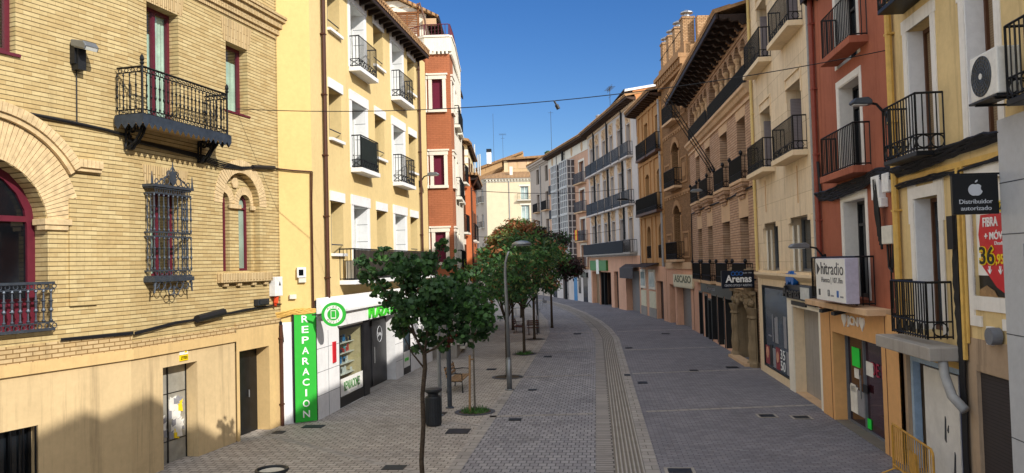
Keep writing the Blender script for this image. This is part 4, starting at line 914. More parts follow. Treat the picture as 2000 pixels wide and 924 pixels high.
# cream houses along the left between tower and orange house
F6 = Fr((-2.86, 45.62), (-2.75, 47.45)); z6 = F3.at(905, 232)[1]*1.0
B6 = root('narrow_house', F6, 'narrow cream house with black balconies just behind the red tower', 'building')
MB().box(0, F6.L, 0, 6, 0, z6).build('wall', 'trim_cream', B6, F6)
m = MB().prism([(-.5, z6), (5, z6+1.2), (5, z6+1.35), (-.5, z6+.14)], -.02, F6.L, 'x'); m.build('roof', 'roof_tile', B6, F6)
for k in range(4):
    z = .6+k*2.9; window(B6, F6, .4, 1.4, z, z+2.2, -.02, 'wood_brown', 'glass_dark', .08, 2)
    if k: balcony(B6, F6, .15, 1.65, .25, z, z+1, .12, 'stone_white', 'iron', gap=.18, band=0)
# ================================================================ far cream corner building closing the street
F7 = Fr((-4.3, 140), (8.6, 140)); z7 = F7.at(990, 350)[1]
B7 = root('corner_house', F7, 'cream corner building closing the street beyond the trees', 'building')
X = lambda px, py=400: F7.at(px, py)[0]
Zf = lambda py, px=1000: F7.at(px, py)[1]
wn = [(X(1017), X(1033), Zf(391), Zf(364), .35), (X(1018), X(1034), Zf(440), Zf(401), .35), (X(1018), X(1034), Zf(500), Zf(458), .35), (X(968), X(980), Zf(440), Zf(408), .3)][:3]
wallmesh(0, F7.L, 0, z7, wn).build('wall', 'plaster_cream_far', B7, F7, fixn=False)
for a, b, c, d, _ in wn:
    w = window(B7, F7, a, b, c, d, .3, 'frame_white', 'glass_pale', .1, 2); MB().box(a-.25, b+.25, -.06, .02, d, d+.25).build('lintel', 'trim_cream', w, F7)
    balcony(B7, F7, a-.55, b+.7, .6, c, c+1.05, .16, 'stone_white', 'iron', gap=.2, r=.014, band=0)
F7s = Fr((-7.8, 150), (-4.3, 140)); LL = F7s.L
wn = [(LL-k, LL-k+1.1, z, z+2.4, .3) for k in (3.2, 6.6) for z in (Zf(442), Zf(392), Zf(500))]
wallmesh(0, LL, 0, z7, wn).build('wall', 'plaster_grey', B7, F7s, fixn=False)  # side of the cream house in grey: its shade is put into the colour
for a, b, c, d, _ in wn:
    window(B7, F7s, a, b, c, d, .26, 'frame_white', 'glass_sky', .1, 2); balcony(B7, F7s, a-.3, b+.3, .5, c, c+1.05, .14, 'stone_white', 'iron', gap=.2, r=.014, band=0)
for F_, L_ in ((F7, F7.L), (F7s, LL)):
    m = MB()
    for k in range(int(L_/.55)): m.box(k*.55, k*.55+.28, -.35, .01, z7-.3, z7-.02)
    m.box(-.3, L_+.3, -.45, .02, z7-.02, z7+.14); m.box(-.05, L_+.05, -.08, .02, z7-.5, z7-.3); m.build('cornice', 'trim_cream', B7, F_)
pipe(B7, F7, X(995), 0, z7-.1, 'pipe_grey', .07, -.1)
m = MB(); zr = Zf(338)
m.face([(-.5, -.6, z7+.14), (F7.L+.5, -.6, z7+.14), (F7.L+.5, 6, zr+.9), (2.6, 6, zr+.9)]); m.face([(-.5, -.6, z7+.14), (2.6, 6, zr+.9), (-1, 10, zr+.6), (-3.6, 9, z7+.14)])
m.face([(2.6, 6, zr+.9), (F7.L+.5, 6, zr+.9), (F7.L+.5, 12, z7), (-1, 12, z7)]); m.build('roof', 'roof_tile', B7, F7)
m = MB().box(-.5+2.2, 2.4, 3, 3.7, z7, Zf(330)); 
MB().box(X(997), X(1003), 2.5, 3.2, z7+.3, Zf(322)).build('chimney', 'trim_cream', B7, F7)
# loft house behind with open timbered gallery and the long roof rising to the right
F8 = Fr((-14, 156), (16, 156)); X8 = lambda px, py=330: F8.at(px, py)[0]; Z8 = lambda py, px=980: F8.at(px, py)[1]
B8 = root('loft_house', F8, 'tawny loft house with tiled roof behind the cream corner building', 'building')
MB().box(X8(985), X8(1062), 0, 8, 0, Z8(314, 1030)).build('wall', 'roof_gable', B8, F8); MB().box(X8(985)-.05, X8(985)+.7, -.06, .1, 10, Z8(314)).box(X8(1030), X8(1033), -.06, .1, 10, Z8(314)).build('pillar', 'far_wall', B8, F8)
m = MB()
for a, b in ((993, 1008), (1012, 1028), (1034, 1040)): m.box(X8(a), X8(b), -.05, .02, Z8(330), Z8(317))
m.build('loft_opening', 'stone_tan', B8, F8)
MB().box(X8(990), X8(1042), -.12, .02, Z8(317), Z8(314.5)).build('beam', 'wood_brown', B8, F8)
m = MB().prism([(X8(983)-.3, Z8(314)), (X8(1062), Z8(310)), (X8(1062), Z8(306)), (X8(983)-.3, Z8(310))], -.7, 9); m.build('roof', 'roof_tile', B8, F8)
F9 = Fr((-14, 168), (16, 168)); X9 = lambda px, py=320: F9.at(px, py)[0]; Z9 = lambda py, px=980: F9.at(px, py)[1]
B9 = root('long_roof_house', F9, 'house with long bare gable wall rising to the right against the sky', 'building')
MB().prism([(X9(905), 0), (X9(1023), 0), (X9(1023), Z9(299)), (X9(1018), Z9(300)), (X9(925), Z9(333)), (X9(905), Z9(338))], 0, 9).build('wall', 'roof_slope', B9, F9)
MB().prism([(X9(915), Z9(337)), (X9(1022), Z9(300.5)), (X9(1022), Z9(296.5)), (X9(915), Z9(332))], -.5, 9.4).build('roof', 'roof_tile', B9, F9)
MB().prism([(X9(922), Z9(352)), (X9(985), Z9(327)), (X9(985), Z9(331)), (X9(960), Z9(345)), (X9(922), Z9(360))], -3.0, -.02).build('roof', 'roof_tile', B9, F9)
ch = MB().box(X9(951), X9(960), -.6, .8, Z9(320), Z9(297)).build('chimney', 'plaster_white', B9, F9); MB().box(X9(950.5), X9(960.5), -.7, .9, Z9(297), Z9(291)).build('cap', 'metal_dark', ch, F9)
for k, (px, y0, y1) in enumerate(((924, 326, 288), (928, 324, 283), (934, 322, 303), (938, 325, 302))):
    m = MB().tube([(X9(px), -1.5, Z9(y0+20)), (X9(px), -1.5, Z9(y1))], .16, 8); tag(m.build('flue_pipe', 'galvanised', None, F9), ['tall shiny flue pipe, leftmost on the roofs', 'tallest shiny flue pipe on the roofs', 'short shiny flue pipe right of the tallest one', 'short shiny flue pipe nearest the white chimney'][k], 'flue pipe')
m = MB().tube([(X9(965.5), -2, Z9(320)), (X9(965.5), -2, Z9(225))], .035, 5); tag(m.build('mast', 'iron_grey', None, F9), 'tall thin mast on the far roof behind the corner building', 'mast')
def antenna(F, x, y, z0, z1, w, label, n=6, name='antenna', r=.03):
    m = MB().tube([(x, y, z0), (x, y, z1)], r, 5).tube([(x-w, y, z1-.15), (x+w, y, z1-.15)], r*.8, 4)
    for k in range(n+1):
        xx = x-w+2*w*k/max(1, n); m.tube([(xx, y-.35, z1-.15), (xx, y+.35, z1-.15)], r*.6, 4); m.tube([(xx, y, z1-.4), (xx, y, z1+.1)], r*.6, 4)
    m.tube([(x-w*.6, y, z1-1), (x+w*.6, y, z1-1)], r*.7, 4); return tag(m.build(name, 'iron_grey', None, F), label, 'antenna')
antenna(F9, X9(983), -.5, Z9(315), Z9(262), .7, 'thin television antenna on the far long roof')
# ================================================================ RIGHT, near: yellow / terracotta / cream stone houses share one line
f_ = lambda y: (8.45+.105*(y-18.3), y)
FR = Fr(f_(32.3), f_(6))
S12, S23, S34 = 15.35, 9.42, .38
# ---- cream stone house
BC = root('stone_house', FR.sub(S34), 'cream stone house with iron balconies above the optician shop window', 'building')
c1, c2 = (1.8, 3.5), (6.0, 7.8)
hs = [(1.5, 4.0, 4.0, 5.78, .5), (5.6, 8.32, 4.0, 5.78, .5)]+[(a, b, z0, z1, .55) for a, b in (c1, c2) for z0, z1 in ((7.75, 10.03), (11.72, 14.1))]
wallmesh(S34, S23, 3.9, 15.9, hs).build('wall', 'stone_cream', BC, FR, fixn=False); shell(BC, FR, S34, S23, 15.9, 10, 'stone_cream_plain')
wallmesh(S34, S23, 0, 3.92, [(1.1, 5.3, .3, 3.42, .5), (5.95, 9.25, -.01, 2.85, 1.1)], y=-.05).build('shop_wall', 'stone_cream_plain', BC, FR, fixn=False)
m = MB().prism([(0, 3.62), (0, 3.92), (-.26, 3.92), (-.26, 3.84), (-.1, 3.7)], S34+.3, S23-.1, 'x'); m.box(S34+.2, S23-.15, -.07, 0, 3.93, 4.0); m.build('cornice', 'stone_cream_plain', BC, FR)
for a, b, z0, z1, d in hs[:2]:
    w = window(BC, FR, a, b, z0, z1, .46, 'frame_grey', 'glass_grey', .08, 1); MB().box(a, a+.12, .1, .14, z0, z1-.25).box(a+.3, a+.42, .2, .24, z0, z1-.25).build('side_post', 'trim_cream', w, FR); MB().box(a-.1, b+.1, -.12, .1, z0-.08, z0).build('sill', 'stone_cream_plain', w, FR)
    MB().box(a-.08, a+.25, -.02, .03, z1-.18, z1).build('corbel', 'stone_cream_plain', w, FR); MB().box(b-.25, b+.08, -.02, .03, z1-.18, z1).build('corbel', 'stone_cream_plain', w, FR)
for a, b, z0, z1, d in hs[2:]:
    w = window(BC, FR, a, b, z0, z1, .5, 'frame_grey', 'shutter_grey', .08, 2, name='balcony_door')
    m = MB().box(a-.1, b+.1, -.05, .02, z1, z1+.06).box(a-.12, a-.02, -.03, .02, z1-.4, z1).box(b+.02, b+.12, -.03, .02, z1-.4, z1).box(a-.12, b+.12, -.05, .02, z1+.34, z1+.42).box(a-.12, a-.06, -.04, .02, z1+.06, z1+.34).box(b+.06, b+.12, -.04, .02, z1+.06, z1+.34); m.build('surround', 'stone_cream_plain', w, FR)
    MB().box(a, a+.1, .1, .45, z0, z1-.3).build('shutter', 'shutter_grey', w, FR)
for zs, zt in ((7.74, 8.8), (11.72, 12.82)):
    for a, b in ((1.05, 3.9), (5.5, 8.3)):
        balcony(BC, FR, a, b, .4, zs, zt, .17, 'stone_cream_plain', 'iron', gap=.12, r=.011, band=.27, deco='o', lip=.07); 
for x in (2.2, 7.0): MB().box(x-.02, x+.02, -.03, 0, 6.2, 7.4).build('drip_groove', 'stone_tan', BC, FR)
pipe(BC, FR, S34+.12, 3.95, 15.6, 'plaster_yellow_light', .06, -.08); pipe(BC, FR, S23-.45, 3.95, 15.6, 'pipe_grey', .035, -.05)
eave(BC, FR, S34, S23, 15.82, .7, 'wood_dark'); rf, gp = roof(BC, FR, S34, S23, 15.86, .75, 10, .3); gp.build('gable', 'stone_cream_plain', BC, FR, fixn=False)
# optician shop
sw = MB().box(1.1, 1.2, -.06, .0, .3, 3.42).box(5.2, 5.3, -.06, 0, .3, 3.42).box(1.2, 5.2, -.06, 0, 3.32, 3.42).box(1.2, 5.2, -.06, 0, .3, .36).build('shop_window', 'frame_black', BC, FR)
MB().face([(1.15, -.01, .32), (5.25, -.01, .32), (5.25, -.01, 3.4), (1.15, -.01, 3.4)]).build('pane', 'glass_shop', sw, FR)
for k, (a, b, mt) in enumerate(((1.3, 2.0, 'poster_dull'), (2.0, 2.5, 'poster_black'), (2.55, 3.0, 'cloth_grey'), (3.05, 3.65, 'poster_dull'), (3.7, 4.6, 'iron_grey'), (4.65, 5.15, 'cloth_grey'))):
    MB().box(a, b, -.03, -.014, .4, 1.1+.1*(k % 2)).build('poster', mt, sw, FR)
MB().disc(3.35, -.042, .85, .2, 16, .01).build('poster', 'poster_skin', sw, FR); MB().disc(1.65, -.042, .85, .22, 16, .01).build('poster', 'poster_skin', sw, FR)
text('35', 4.15, .85, .3, -.03, 'letter_white', sw, FR, w=.7, h=.34); text('50', 4.15, .45, .3, -.03, 'letter_white', sw, FR, w=.7, h=.34)
for x, z, w, h in ((2.6, 1.35, .12, 1.0), (3.0, 1.35, .5, .9), (3.2, 2.25, .3, .06), (4.4, 1.3, .4, 1.1), (1.9, 1.5, .5, .05)): MB().box(x, x+w, -.03, -.014, z, z+h).build('display_stand', 'cloth_grey', sw, FR)
MB().box(5.3, 5.95, -.09, -.04, 0, 3.1).box(9.1, 9.35, -.09, -.04, 0, 3.1).box(5.95, 9.1, -.09, -.04, 2.85, 3.1).build('door_frame', 'trim_cream', BC, FR)
dd = MB().box(5.95, 9.25, .95, 1.05, 0, 2.85).build('door', 'shutter_black', BC, FR); MB().box(5.95, 8.0, .3, .95, 0.02, 2.84).build('side_panel', 'concrete_grey', dd, FR)
MB().box(5.95, 9.25, -.05, .95, .004, .02).build('threshold', 'stone_tan', BC, FR)
m = MB()
for r in range(7):
    for k in range(4): m.box(8.15+k*.25, 8.3+k*.25, .93, .951, .6+r*.13, .68+r*.13)
m.build('grille_slot', 'glass_dark', dd, FR)
MB().box(6.1, 7.9, -.14, -.05, 2.92, 3.05).build('lamp_strip', 'frame_black', BC, FR); MB().box(8.1, 9.2, -.2, -.05, 3.0, 3.12).build('lamp_strip', 'frame_black', BC, FR)
o = root('shop_sign', FR.sub(6.6, -.05, 3.1), 'dark optician lettering with blue glasses over the shop door', 'sign'); Fo = FR.sub(6.6, -.05, 3.1)
MB().box(-1.25, 1.1, -.1, 0, .02, .5).build('board', 'sign_navy', o, Fo); text('Arenas', -.1, .06, .4, -.1, 'sign_black', o, Fo, 'lettering', .1, w=2.2, h=.36, bold=.02)
m = MB()
for k in range(3): m.disc(-.5+.35*k, -.2, .66+.08*(k == 1), .19, 14, .15)
m.build('emblem', 'logo_blue', o, Fo)
tag(MB().box(7.75, 8.9, -.25, -.05, 3.12, 3.6).build('projector_lamp', 'iron_grey', None, FR, bevel=.02), 'grey lamp box between the optician lettering and the white box sign', 'lamp'); MB().box(7.82, 8.83, -.262, -.25, 3.18, 3.54).build('lens', 'lamp_glass', col.objects['projector_lamp'], FR)
# ---- terracotta house
BT = root('terracotta_house', FR.sub(S23), 'terracotta red house with iron balconies above the ochre shop', 'building')
ws = [(11.54, 13.2, 10.0-.6, 11.4, .4), (11.54, 13.2, 6.6, 8.9, .42), (11.54, 13.28, 3.4, 5.9, .42)]
wallmesh(S23, S12, 3.2, 12.05, ws).build('wall', 'plaster_terracotta', BT, FR, fixn=False); shell(BT, FR, S23, S12, 12.05, 10, 'plaster_terracotta')
for a, b, z0, z1, d in ws:
    w = window(BT, FR, a, b, z0, z1, .4, 'frame_black', 'glass_dark', .1, 2, trans=(.75,), sur=('trim_white', .17, .015, .17), name='balcony_door')
    MB().box(a-.002, a+.025, .0, .35, z0, z1).box(a+.025, b, 0, .35, z1-.025, z1+.001).build('reveal', 'trim_white', w, FR)
balcony(BT, FR, 11.15, 13.8, .38, 6.6, 7.62, .17, 'plaster_terracotta', 'iron', gap=.13, r=.013, band=0, lip=.06); balcony(BT, FR, 11.6, 13.9, .38, 9.65, 10.7, .17, 'plaster_terracotta', 'iron', gap=.13, r=.013, band=0, lip=.06)
q = railing(MB(), [(9.9, 0), (9.9, -.42), (13.7, -.42), (13.7, 0)], 3.3, 4.45, .14, .013, 0); q.build('railing', 'iron', BT, FR)
MB().box(9.5, 14.7, -.55, 0, 3.12, 3.27).build('balcony', 'stone_tan', BT, FR, bevel=.015)
pipe(BT, FR, S23+.12, 3.0, 11.95, 'pipe_red', .075, -.1)
eave(BT, FR, S23, S12, 11.97, .3, 'wood_dark'); rf, gp = roof(BT, FR, S23, S12, 12.0, .33, 10, .3); gp.build('gable', 'plaster_terracotta', BT, FR, fixn=False)
# ochre shop front below
wallmesh(S23, S12, 0, 3.16, [(10.55, 14.3, .0, 2.42, .42)], y=-.12).build('shop_wall', 'shop_orange', BT, FR, fixn=False); MB().box(10.35, 10.37, -.13, -.11, 0, 3.1).build('joint_line', 'wood_brown', BT, FR); MB().box(14.58, 14.6, -.13, -.11, 0, 3.1).build('joint_line', 'wood_brown', BT, FR)
sw = MB().box(10.55, 10.62, .2, .3, 0, 2.42).box(12.0, 12.05, .2, .3, 0, 2.42).box(14.22, 14.3, .2, .3, 0, 2.42).box(10.62, 14.22, .2, .3, 2.36, 2.42).box(10.62, 14.22, .2, .3, 0, .06).build('shop_window', 'frame_grey', BT, FR)
MB().face([(10.6, .26, .04), (14.25, .26, .04), (14.25, .26, 2.4), (10.6, .26, 2.4)]).build('pane', 'glass_maroon', sw, FR)
for mt, a, b, c, d in (('paper_green', 11.0, 11.6, 1.55, 2.05), ('paper_white', 11.15, 11.5, 1.25, 1.5), ('paper_white', 12.1, 12.6, 1.45, 1.8), ('paper_white', 10.75, 11.35, .3, 1.0), ('cloth_grey', 11.3, 11.85, .3, .95), ('paper_white', 10.8, 11.2, .85, 1.05), ('paper_green', 12.05, 12.3, .1, .35)):
    MB().box(a, b, .235, .25, c, d).build('notice', mt, sw, FR)
MB().tube([(11.9, .15, .8), (11.9, .15, 1.4)], .025, 6).build('handle', 'steel', sw, FR); MB().box(11.95, 12.3, .18, .2, 1.0, 1.2).build('lock', 'frame_black', sw, FR)
text('DE PRE', 13.2, 1.5, .35, .25, 'neon_red', sw, FR, w=1.5, h=.32)
MB().box(10.55, 14.3, -.12, .25, .004, .02).build('threshold', 'slab_ribbed', BT, FR)
text('JCN', 12.4, 2.66, .34, -.125, 'letter_white', BT, FR, 'shop_lettering', .03, w=.85, h=.3, bold=.02)
def heart(cx, cz, s): return [(cx+s*(16*math.sin(t)**3)/17, cz+s*(13*math.cos(t)-5*math.cos(2*t)-2*math.cos(3*t)-math.cos(4*t))/17) for t in [2*math.pi*k/24 for k in range(24)]]
for cx in (11.7, 13.1): MB().prism(heart(cx, 2.84, .2), -.15, -.121).build('heart', 'letter_white', BT, FR)
for x in (10.9, 12.0):
    tag(MB().prism([(-.5, 3.05), (-.2, 3.09), (-.2, 3.02), (-.5, 2.96)], x-.15, x+.15, 'x').build('spot_lamp', 'metal_dark', None, FR), 'small dark spot lamp over the ochre shop, %s the heart and letters' % ('left of' if x < 11.5 else 'right above'), 'lamp')
# radio sign box on the balcony
xl, zt = FR.at(1592, 507, .75); xr, _ = FR.at(1649, 504, .75); zb = FR.at(1650, 594, .75)[1]; zt2 = FR.at(1649, 504, .75)[1]; xm = (xl+xr)/2
hr = root('radio_sign', FR.sub(xm, -.44, zb), 'white box sign with arrow and dark lettering on the terracotta balcony', 'sign'); Fh = FR.sub(xm, -.44, zb); W = (xr-xl)/2; Hh = zt2-zb
MB().box(-W, W, -.3, 0, 0, Hh).build('box', 'sign_side', hr, Fh, bevel=.012); MB().box(-W+.02, W-.02, -.308, -.3, .02, Hh-.02).build('face', 'sign_white', hr, Fh)
MB().prism([(-W*.9, Hh*.6), (-W*.9, Hh*.9), (-W*.66, Hh*.75)], -.314, -.308).build('arrow', 'letter_dark', hr, Fh)
text('hit', -W*.6, Hh*.62, .4, -.308, 'letter_dark', hr, Fh, 'lettering', .006, w=W*.48, h=Hh*.29, align='LEFT', bold=.015); text('radio', -W*.08, Hh*.62, .4, -.308, 'letter_dark', hr, Fh, 'lettering', .006, w=W*.98, h=Hh*.28, align='LEFT')
text('Huesca | 107.1fm', W*.12, Hh*.4, .2, -.308, 'letter_dark', hr, Fh, 'lettering', .006, w=W*1.42, h=Hh*.16)
for x, mt in ((-.75, 'letter_dark'), (-.1, 'letter_dark'), (.5, 'logo_blue')): 
    MB().box(W*x-.08, W*x+.08, -.313, -.308, Hh*.12, Hh*.12+.16).build('icon', mt, hr, Fh)
text('f', W*-.1, Hh*.13, .12, -.313, 'letter_white', hr, Fh, 'icon', .004, h=.13)
for x in (.12, .74): MB().box(W*x-.12, W*x+.14, -.311, -.308, Hh*.12, Hh*.12+.04).build('caption_line', 'cloth_grey', hr, Fh)
# meter boxes and cables on the terracotta wall
for px0, py0, px1, py1, lb in ((1705, 346, 1722, 388, 'white meter box in the cable tangle on the terracotta wall, left of the pair'), (1726, 340, 1740, 374, 'white meter box in the cable tangle beside the yellow pipe'), (1713, 388, 1726, 404, 'small white junction box under the meter boxes on the terracotta wall'), (1726, 442, 1747, 476, 'cream meter box low on the terracotta wall beside the pipe')):
    a, z1 = FR.at(px0, py0, .1); b, z0 = FR.at(px1, py1, .1); tag(MB().box(a, b, -.16, 0, z0, z1).build('meter_box', 'box_white' if 'white' in lb else 'box_beige', None, FR, bevel=.015), lb, 'electric box')
m = MB()
for k in range(6): cable(m, [(S23+.1, -.06-.02*k, 6.1+.035*k), (S23+1.5, -.08-.02*k, 6.0+.05*k), (11.8, -.12, 6.02+.06*k), (13.6, -.12, 6.1+.05*k), (14.4, -.1, 6.24+.04*k), (S12+.1, -.1, 6.1+.05*k)], .034, 5, .015)
tag(m.build('cable', 'cable_black', None, FR), 'thick black cable bundle sagging under the terracotta balcony', 'cable')
tag(cable(MB(), [(S23+.3, -.05, 6.2), (S23+.22, -.08, 7.2)], .04).build('cable', 'cable_black', None, FR), 'short black cable rising beside the dark red downpipe of the terracotta house', 'cable'); m = MB()
for k in range(4): cable(m, [(14.3+.06*k, -.14, 6.2), (14.42+.07*k, -.16, 5.5), (14.5+.05*k, -.14, 4.9-.1*k), (14.75, -.1, 5.0)], .03, 5, .01)
cable(m, [(14.9, -.1, 4.7), (15.0, -.12, 4.2), (15.2, -.12, 4.1), (15.25, -.1, 4.7)], .025); cable(m, [(14.72, -.06, 5.0), (14.95, -.06, 4.9), (14.95, -.06, 3.3)], .02)
tag(m.build('cable', 'cable_black', None, FR), 'dangling black cables between the meter boxes on the terracotta wall', 'cable')
x, z = FR.at(1600, 483); wall_lamp('wall_lamp', FR, S23+.35, z-.1, .9, 'slim grey lamp arm on the pipe above the white box sign', rise=.12)
x, z = FR.at(1735, 208); wall_lamp('wall_lamp', FR, x, z, .72, 'grey street lamp head reaching out between terracotta and yellow walls', mat='iron_grey', rise=.1)
# ---- yellow house
BY = root('old_yellow_house', FR.sub(S12), 'weathered ochre yellow house with white window surrounds and old balcony', 'building')
SE = 20.6
ys = [(16.2, 17.36, 6.45, 9.05, .4), (16.2, 17.36, 2.95, 5.6, .4), (18.74, 19.75, 6.3, 9.4, .4), (18.66, 19.75, 3.74, 5.7, .12)]
wallmesh(S12, SE, 2.55, 11.75, ys).build('wall', 'plaster_yellow_old', BY, FR, fixn=False); shell(BY, FR, S12, SE, 11.75, 10, 'plaster_yellow_old')
wallmesh(S12, SE, 0, 2.56, [(15.5, 18.0, -.01, 2.4, .7), (18.64, 19.95, -.01, 2.46, .1)], y=-.03).build('shop_wall', 'render_dirty', BY, FR, fixn=False)
for i, (a, b, z0, z1, d) in enumerate(ys[:3]):
    w = window(BY, FR, a, b, z0, z1, .36, 'wood_brown', 'shutter_tan' if i != 1 else 'glass_grey', .08, 1 if i != 1 else 2, name='balcony_door')
    q = MB().box(a-.2, a, -.02, .02, z0, z1).box(b, b+.2, -.02, .02, z0, z1)
    if i == 0: q.box(a-.24, b+.24, -.024, .02, z1, z1+.26)
    else: q.prism([(a-.26, z1-.5), (a-.26, z1+.42), (a+.12, z1+.42), (a+.16, z1+.24), (b-.16, z1+.24), (b-.12, z1+.42), (b+.26, z1+.42), (b+.26, z1-.5), (b+.001, z1-.5), (b+.001, z1), (a-.001, z1), (a-.001, z1-.5)], -.024, .02)
    q.build('surround', 'trim_white', w, FR); MB().box(a-.002, a+.02, .0, .32, z0, z1).build('reveal', 'plaster_white', w, FR)
w = MB().box(18.5, 18.66, -.03, .02, 3.4, 5.98).box(19.75, 19.95, -.03, .02, 3.4, 5.98).box(18.66, 19.75, -.03, .02, 3.5, 3.74).box(18.66, 19.75, -.03, .02, 5.7, 5.98).box(18.5, 18.9, -.031, .02, 3.22, 3.4).box(19.6, 19.95, -.031, .02, 3.22, 3.4).build('poster_frame', 'trim_white', BY, FR)
balcony(BY, FR, 16.1, 17.75, .5, 6.4, 7.48, .09, 'iron', 'iron', gap=.14, r=.014, band=.3, deco='o', lip=.02); balcony(BY, FR, 16.1, 17.75, .5, 9.55, 10.6, .09, 'iron', 'iron', gap=.14, r=.014, band=.3, deco='o', lip=.02)

m = MB().box(15.45, 18.2, -.62, 0, 2.55, 2.8); sl = m.build('balcony', 'concrete_grey', BY, FR, bevel=.02)
railing(MB(), [(16.0, 0), (16.0, -.45), (17.75, -.45), (17.75, 0)], 2.9, 3.95, .12, .014, .32, 'o').build('railing', 'iron', sl, FR)
pipe(BY, FR, S12+.12, 2.9, 11.65, 'pipe_yellow', .075, -.1)
eave(BY, FR, S12, SE, 11.67, .3, 'wood_dark'); rf, gp = roof(BY, FR, S12, SE, 11.7, .33, 10, .3); gp.build('gable', 'plaster_yellow_old', BY, FR, fixn=False)
m = MB().box(S12+.1, SE, -.05, .01, 6.0, 6.1); m.build('string_course', 'pipe_yellow', BY, FR)
m = MB()
for k in range(6): cable(m, [(S12+.1, -.08-.02*k, 6.15+.03*k), (16.6, -.1-.02*k, 6.14+.03*k), (18.0, -.1-.02*k, 6.2+.035*k), (19.6, -.08-.02*k, 6.26+.03*k), (SE, -.08, 6.3)], .03, 5, .014)
for k in range(4): cable(m, [(S12+.1, -.06-.02*k, 5.88+.02*k), (17.2, -.07, 5.9+.03*k), (18.3, -.07, 5.92), (SE, -.06, 5.98+.02*k)], .02, 5, .014)
tag(m.build('cable', 'cable_black', None, FR), 'black cable bundle along the old yellow wall between the balconies', 'cable')
m = MB()
for k in range(6): cable(m, [(18.25+.03*k, -.08, 5.9), (18.15+.03*k, -.1, 5.0), (18.1+.035*k, -.1, 4.2), (18.14+.03*k, -.1, 3.4), (18.2+.03*k, -.1, 2.6), (18.16+.03*k, -.08, .1)], .024, 5, .012)
m.box(18.06, 18.3, -.17, 0, 4.55, 5.15); tag(m.build('cable', 'cable_black', None, FR), 'black cables and box running down the old yellow wall beside the poster', 'cable')
m = cable(MB(), [(18.36, -.07, 6.0), (18.36, -.07, 2.6)], .045, 6); cable(m, [(18.47, -.05, 6.0), (18.45, -.05, 2.9)], .03, 6); tag(m.build('conduit', 'pipe_yellow', None, FR), 'ochre painted conduit running down beside the black cables', 'conduit')
# lower right: closed shop with white panel, dark shutter
sw = MB().box(15.5, 15.62, .05, .2, 0, 2.4).box(17.86, 18.0, .05, .2, 0, 2.4).box(15.62, 17.86, .05, .2, 2.25, 2.4).build('shop_window', 'plexi_blue', BY, FR); MB().box(15.62, 16.05, .3, .5, 0, 2.25).build('recess', 'navy_frame', sw, FR)
pn = MB().box(16.05, 17.6, .1, .16, .02, 2.2).build('panel', 'tile_white_wall', sw, FR); m = MB()
m.prism([(16.95, .9), (17.0, 1.35), (17.03, 1.3), (17.01, .85)], .085, .1).prism([(17.3, .35), (17.36, .75), (17.39, .7), (17.36, .33)], .085, .1).prism([(17.08, 1.1), (17.14, 1.2), (17.12, 1.05)], .085, .1); m.build('scratch', 'letter_dark', pn, FR)
MB().box(17.6, 17.86, .12, .25, 0, 2.25).build('side_panel', 'navy_frame', sw, FR); MB().box(15.5, 18.0, -.04, .05, 2.38, 2.5).build('track', 'pipe_yellow', BY, FR)
MB().box(18.64, 19.95, .04, .1, 0, 2.46).build('shutter', 'shutter_dark', BY, FR)
m = MB().box(S12+2.7, SE, -.02, .01, 2.44, 3.0); m.build('band', 'render_dirty', BY, FR)
m = MB().tube([(18.05, -.35, 2.75), (18.15, -.35, 2.3), (18.3, -.3, 1.95), (18.55, -.2, 1.75)], .085, 10); tag(m.build('drain_pipe', 'pipe_grey', None, FR, smooth=True), 'curved grey plastic drain pipe under the concrete balcony', 'pipe')
m = MB().disc(19.5, -.2, 3.12, .14, 20, .16).tube([(19.35, -.02, 3.1), (19.5, -.05, 3.12)], .05, 6); tag(m.build('round_lamp', 'box_grey', None, FR, smooth=False), 'small grey round lamp housing on the old yellow wall below the poster', 'lamp'); tag(MB().box(19.12, 19.3, -.06, 0, 2.95, 3.25).build('switch_box', 'box_white', None, FR), 'white switch box on the yellow wall beside the round grey lamp housing', 'electric box')
# phone offer poster
po = root('poster', FR.sub(19.2, 0, 3.74), 'red, yellow and white phone offer poster in a white frame', 'poster'); Fp = FR.sub(19.2, 0, 3.74)
MB().box(-.54, .55, .08, .1, 0, 1.96).build('sheet', 'poster_black', po, Fp); MB().box(-.54, .55, .07, .08, .35, 1.96).build('upper', 'sign_white', po, Fp)
MB().prism([(-.36, 1.38), (.55, 1.38), (.55, .2), (.38, .06), (.1, .16), (-.36, .5), (-.46, 1.05)], .06, .07).build('red_panel', 'poster_red', po, Fp); MB().box(-.4, .55, .058, .068, 1.4, 1.58).build('yellow_band', 'poster_yellow', po, Fp)
MB().prism([(-.5, 0), (.1, 0), (0, .1), (-.25, .18), (-.5, .1)], .06, .07).build('corner', 'bench_wood', po, Fp)
text('CONFIANZA', .1, 1.43, .1, .058, 'poster_black', po, Fp, w=.8, h=.12); text('FIBRA', -.02, 1.17, .2, .06, 'letter_white', po, Fp, w=.5, h=.16, bold=.02); text('+ MÓVIL', .14, .95, .2, .06, 'letter_white', po, Fp, w=.75, h=.16, bold=.02); text('Desde', .25, .86, .1, .06, 'letter_white', po, Fp, w=.3, h=.06)
text('36', -.16, .52, .4, .055, 'poster_yellow', po, Fp, w=.55, h=.34, bold=.07); text('36', -.16, .54, .4, .045, 'poster_black', po, Fp, w=.5, h=.3, bold=.01); text(',95€', .33, .52, .2, .055, 'poster_yellow', po, Fp, w=.42, h=.2, bold=.02)
for x in (-.1, .25):
    m = MB()
    for k in range(4): m.tube([(x, .055, .38), (x+.07*math.cos(R(30+40*k)), .055, .38+.14*math.sin(R(30+40*k)))], .008, 4)
    m.build('sketch', 'letter_white', po, Fp)
